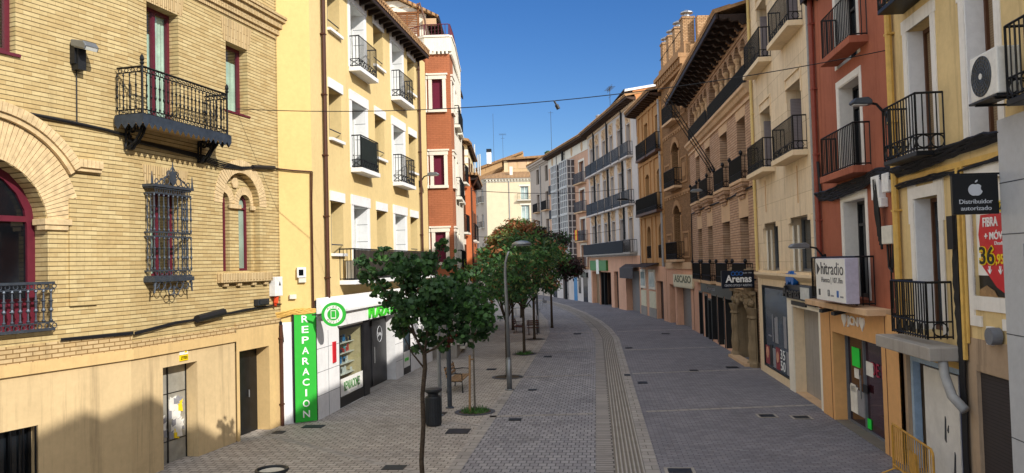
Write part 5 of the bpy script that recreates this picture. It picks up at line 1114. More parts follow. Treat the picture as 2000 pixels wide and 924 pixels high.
# air conditioner at the balcony
a, z1 = FR.at(1893, 117, .62); b, _ = FR.at(1945, 85, .62); z0 = FR.at(1893, 205, .62)[1]
aircon('air_conditioner', FR, a, b, z0, z1, .33, .29, 'large white air conditioner beside the balcony on the old yellow wall')
# ---- grey clad building nearest on the right
BG = root('clad_house', FR.sub(19.8), 'light grey panel clad building beside the hanging sign and poster', 'building')
wallmesh(20.0, 26.3, -.02, 6.55, [(20.6, 25.4, .02, 4.6, .4)], y=-.16).build('cladding', 'cladding_grey', BG, FR, fixn=False)
MB().face([(20.0, -.16, 0), (20.0, .3, 0), (20.0, .3, 6.55), (20.0, -.16, 6.55)]).face([(20.0, -.16, 6.55), (26.3, -.16, 6.55), (26.3, .3, 6.55), (20.0, .3, 6.55)]).build('cladding', 'cladding_grey', BG, FR, fixn=False)
for z in (1.6, 3.2, 4.75, 5.55): MB().box(19.995, 26.3, -.163, -.158, z, z+.015).build('joint_line', 'iron_grey', BG, FR)
window(BG, FR, 20.6, 25.4, .02, 4.6, .2, 'frame_grey', 'glass_shop', .1, 3, name='shop_window')
wallmesh(SE, 26.3, 6.55, 12.1, [(21.6, 22.7, 6.7, 9.4, .35), (24, 25.1, 6.7, 9.4, .35)]).build('wall', 'plaster_yellow_light', BG, FR, fixn=False); shell(BG, FR, SE, 26.3, 12.1, 10, 'plaster_yellow_light')
xb_ = FR.at(1966, 130, .55)[0]; balcony(BG, FR, xb_, xb_+1.9, .55, 6.66, 7.72, .09, 'iron', 'iron', gap=.13, r=.013, band=.3, deco='o', lip=.02)
for x in (21.6, 24.0): window(BG, FR, x, x+1.1, 6.7, 9.4, .3, 'wood_brown', 'shutter_tan', .08, 2)
eave(BG, FR, SE, 26.3, 12.0, .3, 'wood_dark'); rf, gp = roof(BG, FR, SE, 26.3, 12.04, .33, 10, .3)
# hanging retailer sign
xw, zw = FR.at(1955, 337, .16); pc = FR.w(xw-.06, -.16, 0)
Y_ = pc.y; A0, A1 = dpt(1858, 343, Y_), dpt(1950, 415, Y_)
Fa_ = Fr((A0.x, Y_+.02), (A1.x, Y_)); wS = Fa_.L; zt, zb = A0.z, A1.z-.02
hs_ = root('hanging_sign', Fr((A0.x, Y_+.02), (A1.x, Y_)).sub(wS/2, 0, zb), 'black square hanging sign with white fruit emblem and two lines of lettering', 'sign'); Fq = Fa_.sub(wS/2, 0, zb); hS = zt-zb
MB().box(-wS/2, wS/2, -.03, .03, 0, hS).build('board', 'sign_black', hs_, Fq, bevel=.005); MB().box(-wS/2-.03, wS/2+.05, -.015, .015, hS, hS+.03).build('bar', 'metal_dark', hs_, Fq)
k = hS*.17; cx, cz = 0, hS*.62
def circ(cx, cz, rx, rz, a0, a1, n=16): return [(cx+rx*math.cos(R(a0+(a1-a0)*q/n)), cz+rz*math.sin(R(a0+(a1-a0)*q/n))) for q in range(n+1)]
body = []
for q in range(64):
    t_ = 2*math.pi*q/64; r_ = k*(1+.06*math.cos(2*t_))*(1-.16*math.exp(-((t_-math.pi/2)/.33)**2)-.1*math.exp(-((t_-3*math.pi/2)/.3)**2))
    x_, z_ = r_*math.cos(t_)*1.0, r_*math.sin(t_)
    d_ = math.hypot(x_-k*1.28, z_-k*.22)
    if d_ < k*.5: 
        x_ = k*1.28-(x_*0+math.sqrt(max(0, (k*.5)**2-(z_-k*.22)**2)))
    body.append((cx+x_, cz+z_))
MB().prism(body, -.036, -.03).build('emblem', 'letter_grey', hs_, Fq)
lf = [(cx+.02+k*.34*math.sin(R(a)) + k*.12, cz+k*1.35+k*.34*math.cos(R(a))) for a in range(180, 271, 10)]
lf = circ(cx+k*.38, cz+k*1.08, k*.4, k*.4, 90, 180, 8)+circ(cx+k*-.02, cz+k*1.48, k*.4, k*.4, 270, 360, 8)
MB().prism(lf, -.036, -.03).build('emblem', 'letter_grey', hs_, Fq)
text('Distribuidor', 0, hS*.27, .1, -.03, 'letter_grey', hs_, Fq, w=wS*.72, h=hS*.11); text('autorizado', 0, hS*.1, .1, -.03, 'letter_grey', hs_, Fq, w=wS*.66, h=hS*.11)
# ================================================================ RIGHT: brick house with loggia
F10 = Fr((11.35, 50), (9.92, 32.32)); L10 = F10.L
BB = root('loggia_house', F10, 'pinkish brick house with columned top loggia under a huge dark bracketed eave', 'building')
cw = [(2.5, 3.95), (6.05, 7.55), (10.5, 12.4), (14.75, 16.5)]
hs = [(a, b, 7.85, 10.55, .5) for a, b in cw]+[(a, b, 3.3, 6.25, .5) for a, b in cw]
wallmesh(.05, L10-.02, 3.1, 11.3, hs).build('wall', 'brick_pink', BB, F10, fixn=False); shell(BB, F10, .05, L10-.02, 14.5, 10, 'brick_pink')
for i, (a, b, z0, z1, d) in enumerate(hs):
    w = window(BB, F10, a, b, z0, z1, .44, 'wood_dark', 'glass_dark', .09, 2, name='balcony_door', trans=(.75,))
    if i < 4: MB().prism([(a-.05, z1), (b+.05, z1), (b+.25, z1+.62), (a-.25, z1+.62)], -.012, .012).build('lintel', 'stone_tan', w, F10)
    else: MB().box(a-.12, b+.12, -.012, .012, z1, z1+1.05).build('lintel', 'stone_tan', w, F10)
    MB().box(b-.5, b-.06, .36, .4, z0, z1-.1).build('shutter', 'wood_dark', w, F10)
for a, b in cw:
    c = (a+b)/2; balcony(BB, F10, c-1.25, c+1.25, .3, 7.83, 8.8, .14, 'stone_tan', 'iron', gap=.13, r=.014, band=.3, deco='o', lip=.04)
    m = MB()
    for k in range(4): m.box(c-1.2+.22*k, c+1.2-.22*k, -.28+.07*k, .01, 7.69-.16*(k+1), 7.69-.16*k)
    m.build('corbel', 'brick_pink', BB, F10)
    o = balcony(BB, F10, c-1.4, c+1.4, .3, 3.3, 4.25, .16, 'stone_tan', 'iron', gap=.12, r=.015, band=.3, deco='o', lip=.04)
    for zz, ww in ((8.8, 1.25), (4.25, 1.4)):
        for s in (-1, 1): MB().lathe([(.03, 0), (.07, .05), (.09, .1), (.06, .17), (.01, .22)], (c+s*ww, -.3, zz), 8).build('finial', 'iron', BB, F10)
m = MB().prism([(.0, 11.25), (-.12, 11.3), (-.2, 11.45), (-.3, 11.52), (-.3, 11.66), (0, 11.72)], .0, L10, 'x'); m.box(0, L10, -.07, .01, 11.0, 11.12); m.build('cornice', 'stone_tan', BB, F10)
# loggia
m = MB().box(.05, L10-.02, 1.6, 1.75, 11.7, 14.5); m.build('loggia_back', 'stone_tan', BB, F10); MB().box(.05, L10-.02, 0, 1.75, 11.6, 11.7).build('loggia_floor', 'stone_tan', BB, F10)
MB().box(.2, L10-.2, 1.55, 1.6, 11.75, 13.6).build('loggia_shutter', 'wood_dark', BB, F10)
piers = [(.05, .7), (7.3, 7.95), (L10-.55, L10-.02)]
for a, b in piers: MB().box(a, b, -.02, .5, 11.7, 13.95).build('pier', 'brick_pink', BB, F10)
rl = []
for (s0, s1, n) in ((.7, 7.3, 5), (7.95, L10-.55, 7)):
    ar = MB()
    w = (s1-s0)/n
    for k in range(n):
        a, b = s0+k*w, s0+(k+1)*w; P = arc(a+.14, b-.14, 13.42, .42, 8)
        for p, q in zip(P, P[1:]):
            ar.face([(p[0], 0, p[1]), (q[0], 0, q[1]), (q[0], 0, 13.95), (p[0], 0, 13.95)]); ar.face([(p[0], 0, p[1]), (q[0], 0, q[1]), (q[0], .4, q[1]), (p[0], .4, p[1])])
        for e0, e1 in ((a, a+.14), (b-.14, b)): ar.box(e0, e1, 0, .4, 13.42, 13.95)
        if k: 
            m = MB().lathe([(.2, 0), (.2, .06), (.15, .12), (.15, .14), (.145, 1.3), (.12, 1.42), (.16, 1.46), (.13, 1.5), (.22, 1.62), (.24, 1.72)], (a, .22, 11.72), 12); m.build('column', 'stone_tan', BB, F10, smooth=False)
    ar.build('arcade', 'brick_pink', BB, F10); rl.append((s0, s1))
for s0, s1 in rl:
    railing(MB(), [(s0, -.12), (s1, -.12)], 11.75, 12.55, .13, .016, .22, 'x').build('railing', 'iron', BB, F10); MB().box(s0, s1, -.06, -.05, 11.78, 12.5).build('screen', 'screen_dark', BB, F10)
m = MB()
for z0, z1, p in ((13.95, 14.08, .05), (14.08, 14.2, .0), (14.2, 14.32, .1), (14.32, 14.5, .18)): m.box(.02, L10, -p, .05, z0, z1)
m.build('frieze', 'brick_pink', BB, F10)
m = MB(); ov = 1.25
for k in range(19):
    x = .0+L10*k/18
    m.prism([(0, 14.15), (0, 14.5), (-ov+.08, 14.5), (-ov+.08, 14.4), (-ov*.8, 14.3), (-ov*.62, 14.36), (-ov*.5, 14.22), (-ov*.3, 14.25), (-ov*.15, 14.08)], x-.11, x+.11, 'x')
m.box(-.9, L10+.1, -ov-.06, -ov+.02, 14.36, 14.58).box(-.9, L10+.1, -ov+.03, .05, 14.5, 14.52)
m.build('eave', 'wood_dark', BB, F10)
rf, gp = roof(BB, F10, -.8, L10+.0, 14.58, ov+.1, 10, .28, .14); gp.build('gable', 'brick_pink', BB, F10, fixn=False)
m = cable(MB(), [(.4, -.07, 7.3), (6, -.06, 7.36), (12, -.06, 7.3), (L10-.1, -.07, 7.4)], .04, 5, .01); cable(m, [(.5, -.07, 7.3), (.3, -.07, 5), (.32, -.07, 3.2)], .035); tag(m.build('cable', 'cable_black', None, F10), 'dark cable across the brick loggia house between its two balcony rows', 'cable')
m = MB()
x, z = F10.at(1392, 328)
for k in range(3):
    xx = x-.5+.6*k; q = MB().tube([(xx, -.05, z-.1), (xx-.5+.2*k, -2.35, z+3.9)], [.03, .022], 6).tube([(xx, -.02, z-.2), (xx, -.16, z+.05)], .05, 6)
    tag(q.build('flagpole', 'iron', None, F10), ['leftmost of three bare flagpoles slanting off the brick loggia house', 'middle one of three bare flagpoles slanting off the brick loggia house', 'rightmost of three bare flagpoles slanting off the brick loggia house'][k], 'flagpole', 'flagpoles on the loggia house')
x, z = F10.at(1390, 374); wall_lamp('wall_lamp', F10, x, z, 1.0, 'grey wall lamp between balconies of the brick loggia house', rise=.05)
# its ground floor
X = lambda px, py=600: F10.at(px, py)[0]
op = [(X(1367), X(1374), 0, 2.6, .5), (X(1378), X(1384), 0, 2.5, .5), (X(1385), X(1391), 0, 2.3, .4), (X(1391.5), X(1402), .1, 2.6, .25), (X(1403.5), X(1416), .02, 2.6, .25), (X(1418), X(1433), .05, 2.6, .3)]
wallmesh(.05, 12.85, 0, 3.1, op, y=-.02).build('shop_wall', 'stucco_pink', BB, F10, fixn=False)
for (a, b, c, d, e), mt, nm in zip(op, ('shutter_brown', 'door_dark', 'shutter_brown', 'sign_white', 'sign_white', 'tile_white_wall'), ('shutter', 'door', 'door', 'shop_window', 'door', 'shop_window')):
    o = MB().box(a, b, e-.02, e+.03, c, d).build(nm, mt, BB, F10)
    MB().box(a, a+.09, -.05, e-.02, c, d).box(b-.09, b, -.05, e-.02, c, d).box(a+.09, b-.09, -.05, e-.02, d-.1, d).build('frame', 'frame_black', o, F10)
a, b = op[3][:2]; MB().disc((a+b)/2, .21, 1.5, .55, 20, .015).box(a+.1, b-.1, .2, .225, .1, .8).build('decal', 'frame_black', BB, F10)
a, b = op[4][:2]; MB().box(a+.25, b-.25, .2, .225, .3, 2.3).build('pane', 'glass_grey', BB, F10); MB().box(a+.5, b-.6, .18, .2, 1.3, 1.9).build('notice', 'logo_blue', BB, F10)
MB().box(X(1374.5), 13.0, -.14, -.02, 2.62, 3.09).build('shop_fascia', 'metal_dark', BB, F10); text('Optica', 7.2, 2.72, .3, -.14, 'cloth_grey', BB, F10, 'shop_lettering', .02, w=2.6, h=.28)
# carved stone portal
wallmesh(12.85, L10-.02, 0, 3.1, [(14.0, 16.75, -.01, 2.75, 1.0, .5)], y=-.08).build('portal', 'stone_carved', BB, F10, fixn=False)
MB().box(13.9, 16.9, .85, .95, 0, 2.8).build('door', 'wood_dark', BB, F10)
m = MB()
for c in (13.35, 13.85, 16.95, 17.4):
    m.lathe([(.24, 0), (.24, .15), (.17, .22), (.15, .3), (.19, .7), (.14, 1.1), (.17, 1.5), (.13, 1.95), (.2, 2.0), (.15, 2.1), (.22, 2.3), (.26, 2.42)], (c, -.12, 0), 9)
for k in range(46):
    x, z = random.uniform(13.1, 17.6), random.uniform(2.42, 3.0); r = random.uniform(.05, .14); m.lathe([(r*.5, -r), (r, -r*.3), (r*.9, r*.4), (r*.3, r)], (x, -.14, z), 6)
m.box(12.9, L10-.05, -.22, -.08, 2.98, 3.1); m.build('carving', 'stone_carved', BB, F10)
for c in (13.7, 16.95):
    m = MB().lathe([(.22, 0), (.3, .2), (.27, .45), (.33, .65), (.22, .9), (.08, 1.0)], (c, -.14, 3.1), 8); m.build('carved_bust', 'stone_carved', BB, F10)
MB().box(13.6, 17.2, -.5, -.08, 0, .12).build('step', 'stone_tan', BB, F10)
Yb = 32.45; A0, A1 = dpt(1409, 529, Yb), dpt(1474, 562, Yb); Fs = Fr((A0.x, Yb), (A1.x, Yb)); wS, hS = Fs.L, A0.z-A1.z
bs = root('blade_sign', Fs.sub(wS/2, 0, A1.z), 'dark navy hanging sign of the optician with white lettering', 'sign'); Fz = Fs.sub(wS/2, 0, A1.z)
MB().box(-wS/2, wS/2, 0, .14, 0, hS).build('board', 'sign_navy', bs, Fz, bevel=.01); text('Arenas', .02, hS*.32, .3, -.002, 'letter_white', bs, Fz, w=wS*.8, h=hS*.42, bold=.025); text('CENTRO OPTICO Y AUDITIVO', 0, hS*.1, .1, -.002, 'letter_grey', bs, Fz, w=wS*.84, h=hS*.12)
m = MB()
for k in range(3): m.ringz(-.2+.16*k, -.006, hS*.82, .075, .014, 12)
m.build('emblem', 'logo_blue', bs, Fz); text('desde 1968', wS*.28, hS*.82, .1, -.002, 'letter_grey', bs, Fz, w=wS*.28, h=hS*.07); MB().box(wS/2, wS/2+.3, .04, .1, hS*.4, hS*.5).build('arm', 'metal_dark', bs, Fz)
# ================================================================ RIGHT: narrow brown brick house with chimneys
F11 = Fr((11.15, 57.7), (11.35, 50.02)); L11 = F11.L
BN = root('ornate_house', F11, 'narrow ornate brown brick house with a row of chimneys on top', 'building')
hs = [(3.0, 4.9, z0, z1, .5, .5) for z0, z1 in ((13.85, 16.3), (9.4, 12.45), (4.5, 8.15))]
wallmesh(.1, L11-.02, 3.9, 17.4, hs).build('wall', 'brick_brown', BN, F11, fixn=False)
m = MB(); 
for x in (.1, L11-.02): m.face([(x, 0, 0), (x, 9, 0), (x, 9, 18.2), (x, 0, 18.2)])
m.face([(0, 9, 0), (L11, 9, 0), (L11, 9, 18.2), (0, 9, 18.2)]).face([(0, 0, 18.19), (L11, 0, 18.19), (L11, 9, 18.19), (0, 9, 18.19)]); m.build('side_wall', 'brick_chimney', BN, F11, fixn=False)
for a, b, z0, z1, d, r in hs:
    w = window(BN, F11, a, b, z0, z1, .44, 'wood_dark', 'glass_dark', .12, 2, rise=.5, name='balcony_door')
    m = MB(); P = arc(a-.02, b+.02, z1-.5, .52, 10); Q = arc(a-.28, b+.28, z1-.5, .86, 10)
    for k in range(10): m.prism([P[k], P[k+1], Q[k+1], Q[k]], -.08, .01)
    for s in (a-.28, b+.02): m.box(s, s+.26, -.06, .01, z0, z1-.7)
    for s0 in (.55, 5.35):
        for q0, q1 in ((z0+.2, z0+1.7),):
            m.box(s0, s0+1.7, -.05, .01, q1, q1+.12).box(s0, s0+1.7, -.05, .01, q0-.1, q0).box(s0, s0+.12, -.05, .01, q0, q1).box(s0+1.58, s0+1.7, -.05, .01, q0, q1); m.box(s0+.5, s0+1.2, -.04, .01, q0+.3, q1-.3)
    for k in range(10): m.box(.4+k*.72, .4+k*.72+.4, -.06, .01, z1+.55, z1+.68)
    m.box(.1, L11-.02, -.05, .01, z1+.7, z1+.85); m.build('trim', 'brick_brown_trim', w, F11)
    balcony(BN, F11, 2.4, 5.5, .5, z0, z0+1.15, .16, 'stone_tan', 'iron', gap=.16, r=.018, band=.35, deco='x', lip=.05)
m = MB()
for k in range(13): m.box(.2+k*.6, .2+k*.6+.28, -.4, .01, 16.95, 17.35)
m.box(-.05, L11+.02, -.5, .01, 17.35, 17.62).box(.05, L11, -.25, .01, 16.75, 16.95).box(0, L11-.02, -.1, .3, 17.62, 18.25); m.build('cornice', 'brick_brown_trim', BN, F11)
for k, x in enumerate((.75, 2.6, 4.55, 6.75)):
    c = MB().box(x-.36, x+.36, .0, .75, 18.1, 20.0).box(x-.41, x+.41, -.05, .8, 20.0, 20.13).build('chimney', 'brick_chimney', BN, F11)
    MB().lathe([(.2, 0), (.2, .2), (.42, .28), (.42, .34), (.1, .5)], (x, .37, 20.13), 10).build('cowl', 'steel', c, F11)
MB().box(L11-.5, L11-.02, .8, 4.5, 18.1, 20.0).build('parapet', 'brick_chimney', BN, F11)
MB().tube([(.3, -.05, 19.0), (6.6, -.05, 19.3)], .03, 4).build('tie_rod', 'iron', BN, F11)
wallmesh(.1, L11-.02, 0, 3.92, [(.9, 2.6, -.01, 2.75, .6), (3.1, 7.0, -.01, 2.75, .5)], y=-.03).build('shop_wall', 'stucco_pink', BN, F11, fixn=False)
MB().box(.9, 2.6, .5, .55, 0, 2.75).build('shutter', 'shutter_metal', BN, F11); MB().box(3.1, 7.0, .42, .47, 0, 2.75).build('shutter', 'shutter_metal', BN, F11)
MB().box(.3, L11-.1, -.12, -.02, 3.86, 4.3).build('string_course', 'stone_tan', BN, F11)
Xs = lambda px, py=555: F11.at(px, py, .15)
xa, zt = Xs(1316, 541); xb, zb = Xs(1354, 563); zt = max(zt, 3.5); zb = 2.72
o = root('shop_sign', F11.sub((xa+xb)/2, -.04, zb), 'cream shop sign with tall olive capitals and scalloped lower edge', 'sign'); Fo = F11.sub((xa+xb)/2, -.04, zb); w = (xb-xa)/2; h = zt-zb
MB().box(-w, w, -.16, 0, .05, h).build('board', 'sign_cream', o, Fo)
m = MB()
for k in range(16): m.disc(-w+2*w*(k+.5)/16, -.15, .06, w/16, 8, .1)
m.build('scallops', 'sign_cream', o, Fo); text('ASCASO', 0, h*.3, .3, -.162, 'letter_olive', o, Fo, w=w*1.75, h=h*.62, bold=.03)
# ================================================================ RIGHT: ochre house
F12 = Fr((10.75, 67), (11.15, 57.72)); L12 = F12.L
BO = root('ochre_house', F12, 'narrow ochre house with two window columns and long iron balcony', 'building')
cc = [(3.1, 4.5), (7.2, 8.75)]
hs = [(a, b, 12.65, 15.4, .4) for a, b in cc]+[(a, b, 8.2, 11.33, .4, .25) for a, b in cc]+[(a, b, 4.65, 7.2, .4, .6) for a, b in cc]
wallmesh(.9, L12-.02, 4, 16.75, hs).build('wall', 'plaster_ochre', BO, F12, fixn=False); shell(BO, F12, .9, L12-.02, 16.7, 9, 'plaster_ochre')
for h in hs:
    a, b, z0, z1 = h[:4]; w = window(BO, F12, a, b, z0, z1, .36, 'wood_dark', 'glass_dark', .12, 2, rise=h[5] if len(h) > 5 else 0, name='balcony_door')
m = MB()
for x in (1.1, 2.55, 5.0, 6.4, 9.0): m.box(x-.16, x+.16, -.09, .01, 4.3, 16.5)
for z in (8.0, 12.3, 16.3): m.box(.9, L12-.02, -.12, .01, z-.12, z+.1)
m.build('pilaster', 'plaster_ochre', BO, F12)
balcony(BO, F12, 1.9, 5.4, .45, 12.65, 13.9, .18, 'wood_brown', 'iron', gap=.2, r=.02, band=.3, deco='x'); balcony(BO, F12, 5.9, 9.1, .45, 12.65, 13.9, .18, 'wood_brown', 'iron', gap=.2, r=.02, band=.3, deco='x', cloth='bench_brown')
balcony(BO, F12, 1.5, 9.1, .5, 8.22, 9.45, .2, 'wood_brown', 'iron', gap=.2, r=.02, band=.3, deco='x', cloth='screen_dark')
for a, b in cc: railing(MB(), [(a, -.03), (b, -.03)], 4.65, 5.6, .16, .016, 0).build('railing', 'iron', BO, F12)
eave(BO, F12, 0, L12, 16.75, .9, 'wood_eave', 12, .2, .16); rf, gp = roof(BO, F12, .1, L12, 16.8, 1.0, 9, .28); gp.build('gable', 'plaster_ochre', BO, F12, fixn=False)
pipe(BO, F12, L12-.3, 4, 16.3, 'pipe_grey', .1, -.14)
X = lambda px, py=545: F12.at(px, py)[0]
wallmesh(.9, L12-.02, 0, 4.02, [(X(1283.5, 580), X(1296.5, 580), -.01, 2.9, .4)], y=-.02).build('shop_wall', 'stucco_pink', BO, F12, fixn=False)
MB().box(X(1283.5, 580), X(1296.5, 580), .3, .36, 0, 2.9).build('door', 'wood_door', BO, F12)
for p0, p1 in ((1252.5, 1262.5), (1268.5, 1281)):
    a, b = X(p0), X(p1); w = MB().box(a, b, -.09, -.02, 2.2, 3.75).build('shop_window', 'trim_cream', BO, F12); MB().box(a+.2, b-.2, -.1, -.09, 2.4, 3.55).build('pane', 'glass_pale', w, F12)
    MB().box(a, b, -.06, -.02, .75, 2.05).build('panel', 'sign_cream', BO, F12); MB().box(a-.1, b+.1, -.07, -.02, 0, .72).build('plinth', 'concrete_grey', BO, F12)
MB().prism([(0, 4.2), (-1.0, 3.95), (-1.0, 4.0), (0, 4.28)], .9, X(1288), 'x').build('canopy', 'wood_dark', BO, F12)
# ================================================================ RIGHT: white house with six window columns
F13 = Fr((8.6, 87), (10.8, 67.02)); L13 = F13.L
BW = root('white_house', F13, 'long white house with six window columns, carved panels and dark eave', 'building')
zr1 = (13.65, 16.55); zr2 = (9.45, 12.55); zr3 = (5.25, 8.25)
cs = [F13.at(px, py)[0] for px, py in ((1155, 298), (1166, 288), (1179, 279), (1193, 268), (1208.5, 255), (1226, 238))]
hs = [(c-.65, c+.65, a, b, .4) for c in cs for a, b in (zr1, zr2, zr3)]
wallmesh(-.4, L13-.02, 4.9, 18.4, hs).build('wall', 'plaster_offwhite', BW, F13, fixn=False); shell(BW, F13, -.4, L13-.02, 18.3, 10, 'plaster_offwhite')
for i, (a, b, z0, z1, d) in enumerate(hs):
    w = window(BW, F13, a, b, z0, z1, .36, 'wood_brown', 'shutter_brown' if (i % 3 == 0 and i > 11) else 'shutter_grey', .09, 2, name='balcony_door')
    m = MB().box(a-.15, b+.15, -.05, .01, z1+.1, z1+1.15); 
    for k in range(5): m.ringz((a+b)/2+.42*math.cos(k*R(72)), -.07, z1+.62+.3*math.sin(k*R(72)), .17, .05, 8)
    m.lathe([(.05, -.3), (.22, -.1), (.16, .15), (.05, .3)], ((a+b)/2, -.08, z1+.62), 7); m.box(a-.22, a-.04, -.03, .01, z0+1.2, z1+.1).box(b+.04, b+.22, -.03, .01, z0+1.2, z1+.1); m.build('carved_panel', 'ornament_beige', w, F13)
for z in (zr1[0], zr2[0]):
    for c in cs: balcony(BW, F13, c-1.3, c+1.3, .45, z, z+1.2, .16, 'plaster_offwhite', 'iron_grey', gap=.18, r=.02, band=.3, deco='x')
o = balcony(BW, F13, -.9, 19.1, .6, 5.25, 6.3, .2, 'concrete_grey', 'iron', gap=.2, r=.018, band=0); MB().box(-.85, 16.7, -.66, -.61, 5.2, 6.3).build('screen', 'screen_dark', o, F13)
eave(BW, F13, -.4, L13, 18.4, .8, 'wood_eave', 36, .22, .2); MB().box(-.4, L13-.02, -.1, .01, 17.95, 18.2).build('frieze', 'ornament_beige', BW, F13)
rf, gp = roof(BW, F13, -.4, L13-.05, 18.46, .9, 11, .2); gp.build('gable', 'plaster_orange', BW, F13, fixn=False)
m = MB().face([(L13+.0, .0, 15), (L13+.0, 10, 15), (L13+.0, 10, 20.6), (L13+.0, -.3, 19.0), (L13, 0, 18.4)]); m.build('gable', 'plaster_orange', BW, F13, fixn=False)
MB().prism([(-.9, 18.85), (10.5, 20.75), (10.5, 20.95), (-.9, 19.05)], L13-.25, L13+.08, 'x').build('coping', 'plaster_white', BW, F13)
for x in (cs[0]+1.55, cs[2]+1.75, cs[4]+1.3): pipe(BW, F13, x, 6.4, 18.1, 'iron', .09, -.12)
antenna(F13, 6, 1.2, 19.2, 22.4, 1.0, 'white television antenna on the eave of the white house', 5); antenna(F13, 5.2, 2.2, 19.2, 21.2, .8, 'lower television antenna behind the one on the white house', 5)
m = MB().prism([(L13-6.5, 18.9), (L13-1.5, 19.3), (L13-1.5, 19.4), (L13-6.5, 19.0)], -.6, 1.5); m.build('roof_hatch', 'wood_dark', BW, F13)
X = lambda px, py=550: F13.at(px, py)[0]
op = [(X(1157.5), X(1171), -.01, 3.4, .5), (X(1171.5), X(1194), -.01, 3.4, .9), (X(1200), X(1208.5), -.01, 3.5, .3), (X(1223), X(1249.5), -.01, 3.6, .6)]
op = [(min(a, b), max(a, b), c, d, e) for a, b, c, d, e in op]
wallmesh(-.4, L13-.02, 0, 4.92, op, y=-.03).build('shop_wall', 'stucco_pink', BW, F13, fixn=False)
for (a, b, c, d, e), mt, nm in zip(op, ('shutter_tan', 'glass_dark', 'wood_door', 'shutter_metal'), ('shutter', 'door', 'door', 'garage_door')): MB().box(a, b, e-.05, e, 0, d).build(nm, mt, BW, F13)
a, b = op[1][:2]; MB().box(a+.6, a+.9, .3, .6, 0, 3.4).build('door_post', 'frame_black', BW, F13); MB().box(b-.9, b-.6, .3, .6, 0, 3.4).build('door_post', 'frame_black', BW, F13); MB().box(a, a+.3, .1, .4, 0, 3.4).build('door_post', 'frame_black', BW, F13)
a, b = op[3][:2]; MB().prism([(-.03, 4.2), (-.6, 3.85), (-.6, 2.95), (-.55, 2.95), (-.55, 3.85), (-.03, 4.1)], a, b, 'x').build('awning', 'awning_cloth', BW, F13)
xg0, xg1 = X(1156.5, 512), X(1188, 512); MB().box(xg0, xg1, -.25, -.03, 3.55, 4.6).build('shop_fascia', 'green_fascia', BW, F13); MB().box((xg0+xg1)/2-.6, (xg0+xg1)/2+.6, -.28, -.25, 3.2, 4.7).build('sign_plate', 'sign_white', BW, F13)
x, z = F13.at(1240, 392); wall_lamp('wall_lamp', F13, L13-.6, 9.4, 1.6, 'dark wall lamp at the corner of the white house beside the ochre balcony', mat='metal_dark', rise=.3)
# ================================================================ RIGHT, far: pink house with glazed galleries, grey end house
F14 = Fr((5.1, 105), (8.6, 87.02)); L14 = F14.L
BP = root('pink_house', F14, 'pale pink and grey house with white glazed galleries', 'building')
XZ = lambda px, py: F14.at(px, py)
hs = [(14.6, 16.6, z, z+2.5, .35) for z in (13.4, 10.15, 6.85, 3.9)]+[(2.4, 3.6, z, z+2.4, .35) for z in (13.3, 10.1, 6.85)]
wallmesh(0, L14, 3.6, 18.3, hs).build('wall', 'plaster_pink', BP, F14, fixn=False); shell(BP, F14, 0, L14, 18.2, 9, 'plaster_pink')
MB().box(0, 4.6, -.03, 0, 3.6, 16.7).build('wall', 'plaster_grey', BP, F14) if False else None
for a, b, z0, z1, d in hs:
    w = window(BP, F14, a, b, z0, z1, .3, 'wood_brown', 'shutter_grey', .1, 2, sur=('trim_cream', .25, .04)); balcony(BP, F14, a-.7, b+.7, .5, z0, z0+1.15, .14, 'stone_tan', 'iron_grey' if z0 > 5 else 'wood_brown', gap=.18, r=.022, band=0)
MB().box(0, L14, -.04, .01, 16.9, 18.28).build('frieze', 'trim_cream', BP, F14)
for x in (2.2, 11.7, 16.0):
    MB().prism([(x+.42*math.cos(R(20*k)), 17.55+.55*math.sin(R(20*k))) for k in range(18)], -.06, -.03).build('oculus', 'stone_tan', BP, F14)
for x0, x1 in ((4.9, 7.7), (9.2, 12.6)):
    for k in range(4):
        z0 = 3.9+k*3.2; z1 = z0+2.95
        g = MB().box(x0-.1, x1+.1, -1.0, 0, z0-.18, z0).box(x0-.1, x1+.1, -1.0, 0, z1, z1+.12)
        n = 4
        for q in range(n+1): g.box(x0+(x1-x0)*q/n-.07, x0+(x1-x0)*q/n+.07, -.98, -.86, z0, z1)
        for t in (.25, .5, .75): g.box(x0, x1, -.96, -.88, z0+(z1-z0)*t-.05, z0+(z1-z0)*t+.05)
        for xx in (x0, x1):
            g.box(xx-.07, xx+.07, -.5, -.4, z0, z1)
            for t in (.25, .5, .75): g.box(xx-.04, xx+.04, -.9, 0, z0+(z1-z0)*t-.05, z0+(z1-z0)*t+.05)
        go = g.build('gallery', 'gallery_white', BP, F14); MB().box(x0, x1, -.9, -.02, z0, z1).build('pane', 'glass_bay', go, F14)
pipe(BP, F14, 8.4, 0, 18.2, 'iron', .16, -.3); pipe(BP, F14, 4.5, 4, 18.1, 'pipe_grey', .06, -.1)
eave(BP, F14, 0, L14, 18.3, .8, 'wood_eave', 30, .25, .2); rf, gp = roof(BP, F14, 0, L14, 18.36, .95, 10, .3); gp.build('gable', 'plaster_pink', BP, F14, fixn=False)
c = MB().box(L14-1.6, L14-.6, 1.2, 2.2, 18.6, 20.3).build('chimney', 'plaster_orange', BP, F14); MB().lathe([(.3, 0), (.36, .5), (.2, .6)], (L14-1.1, 1.7, 20.3), 10).build('pot', 'pipe_grey', c, F14)
MB().box(0, L14, -.05, .0, 0, 3.62).build('shop_wall', 'plaster_offwhite', BP, F14)
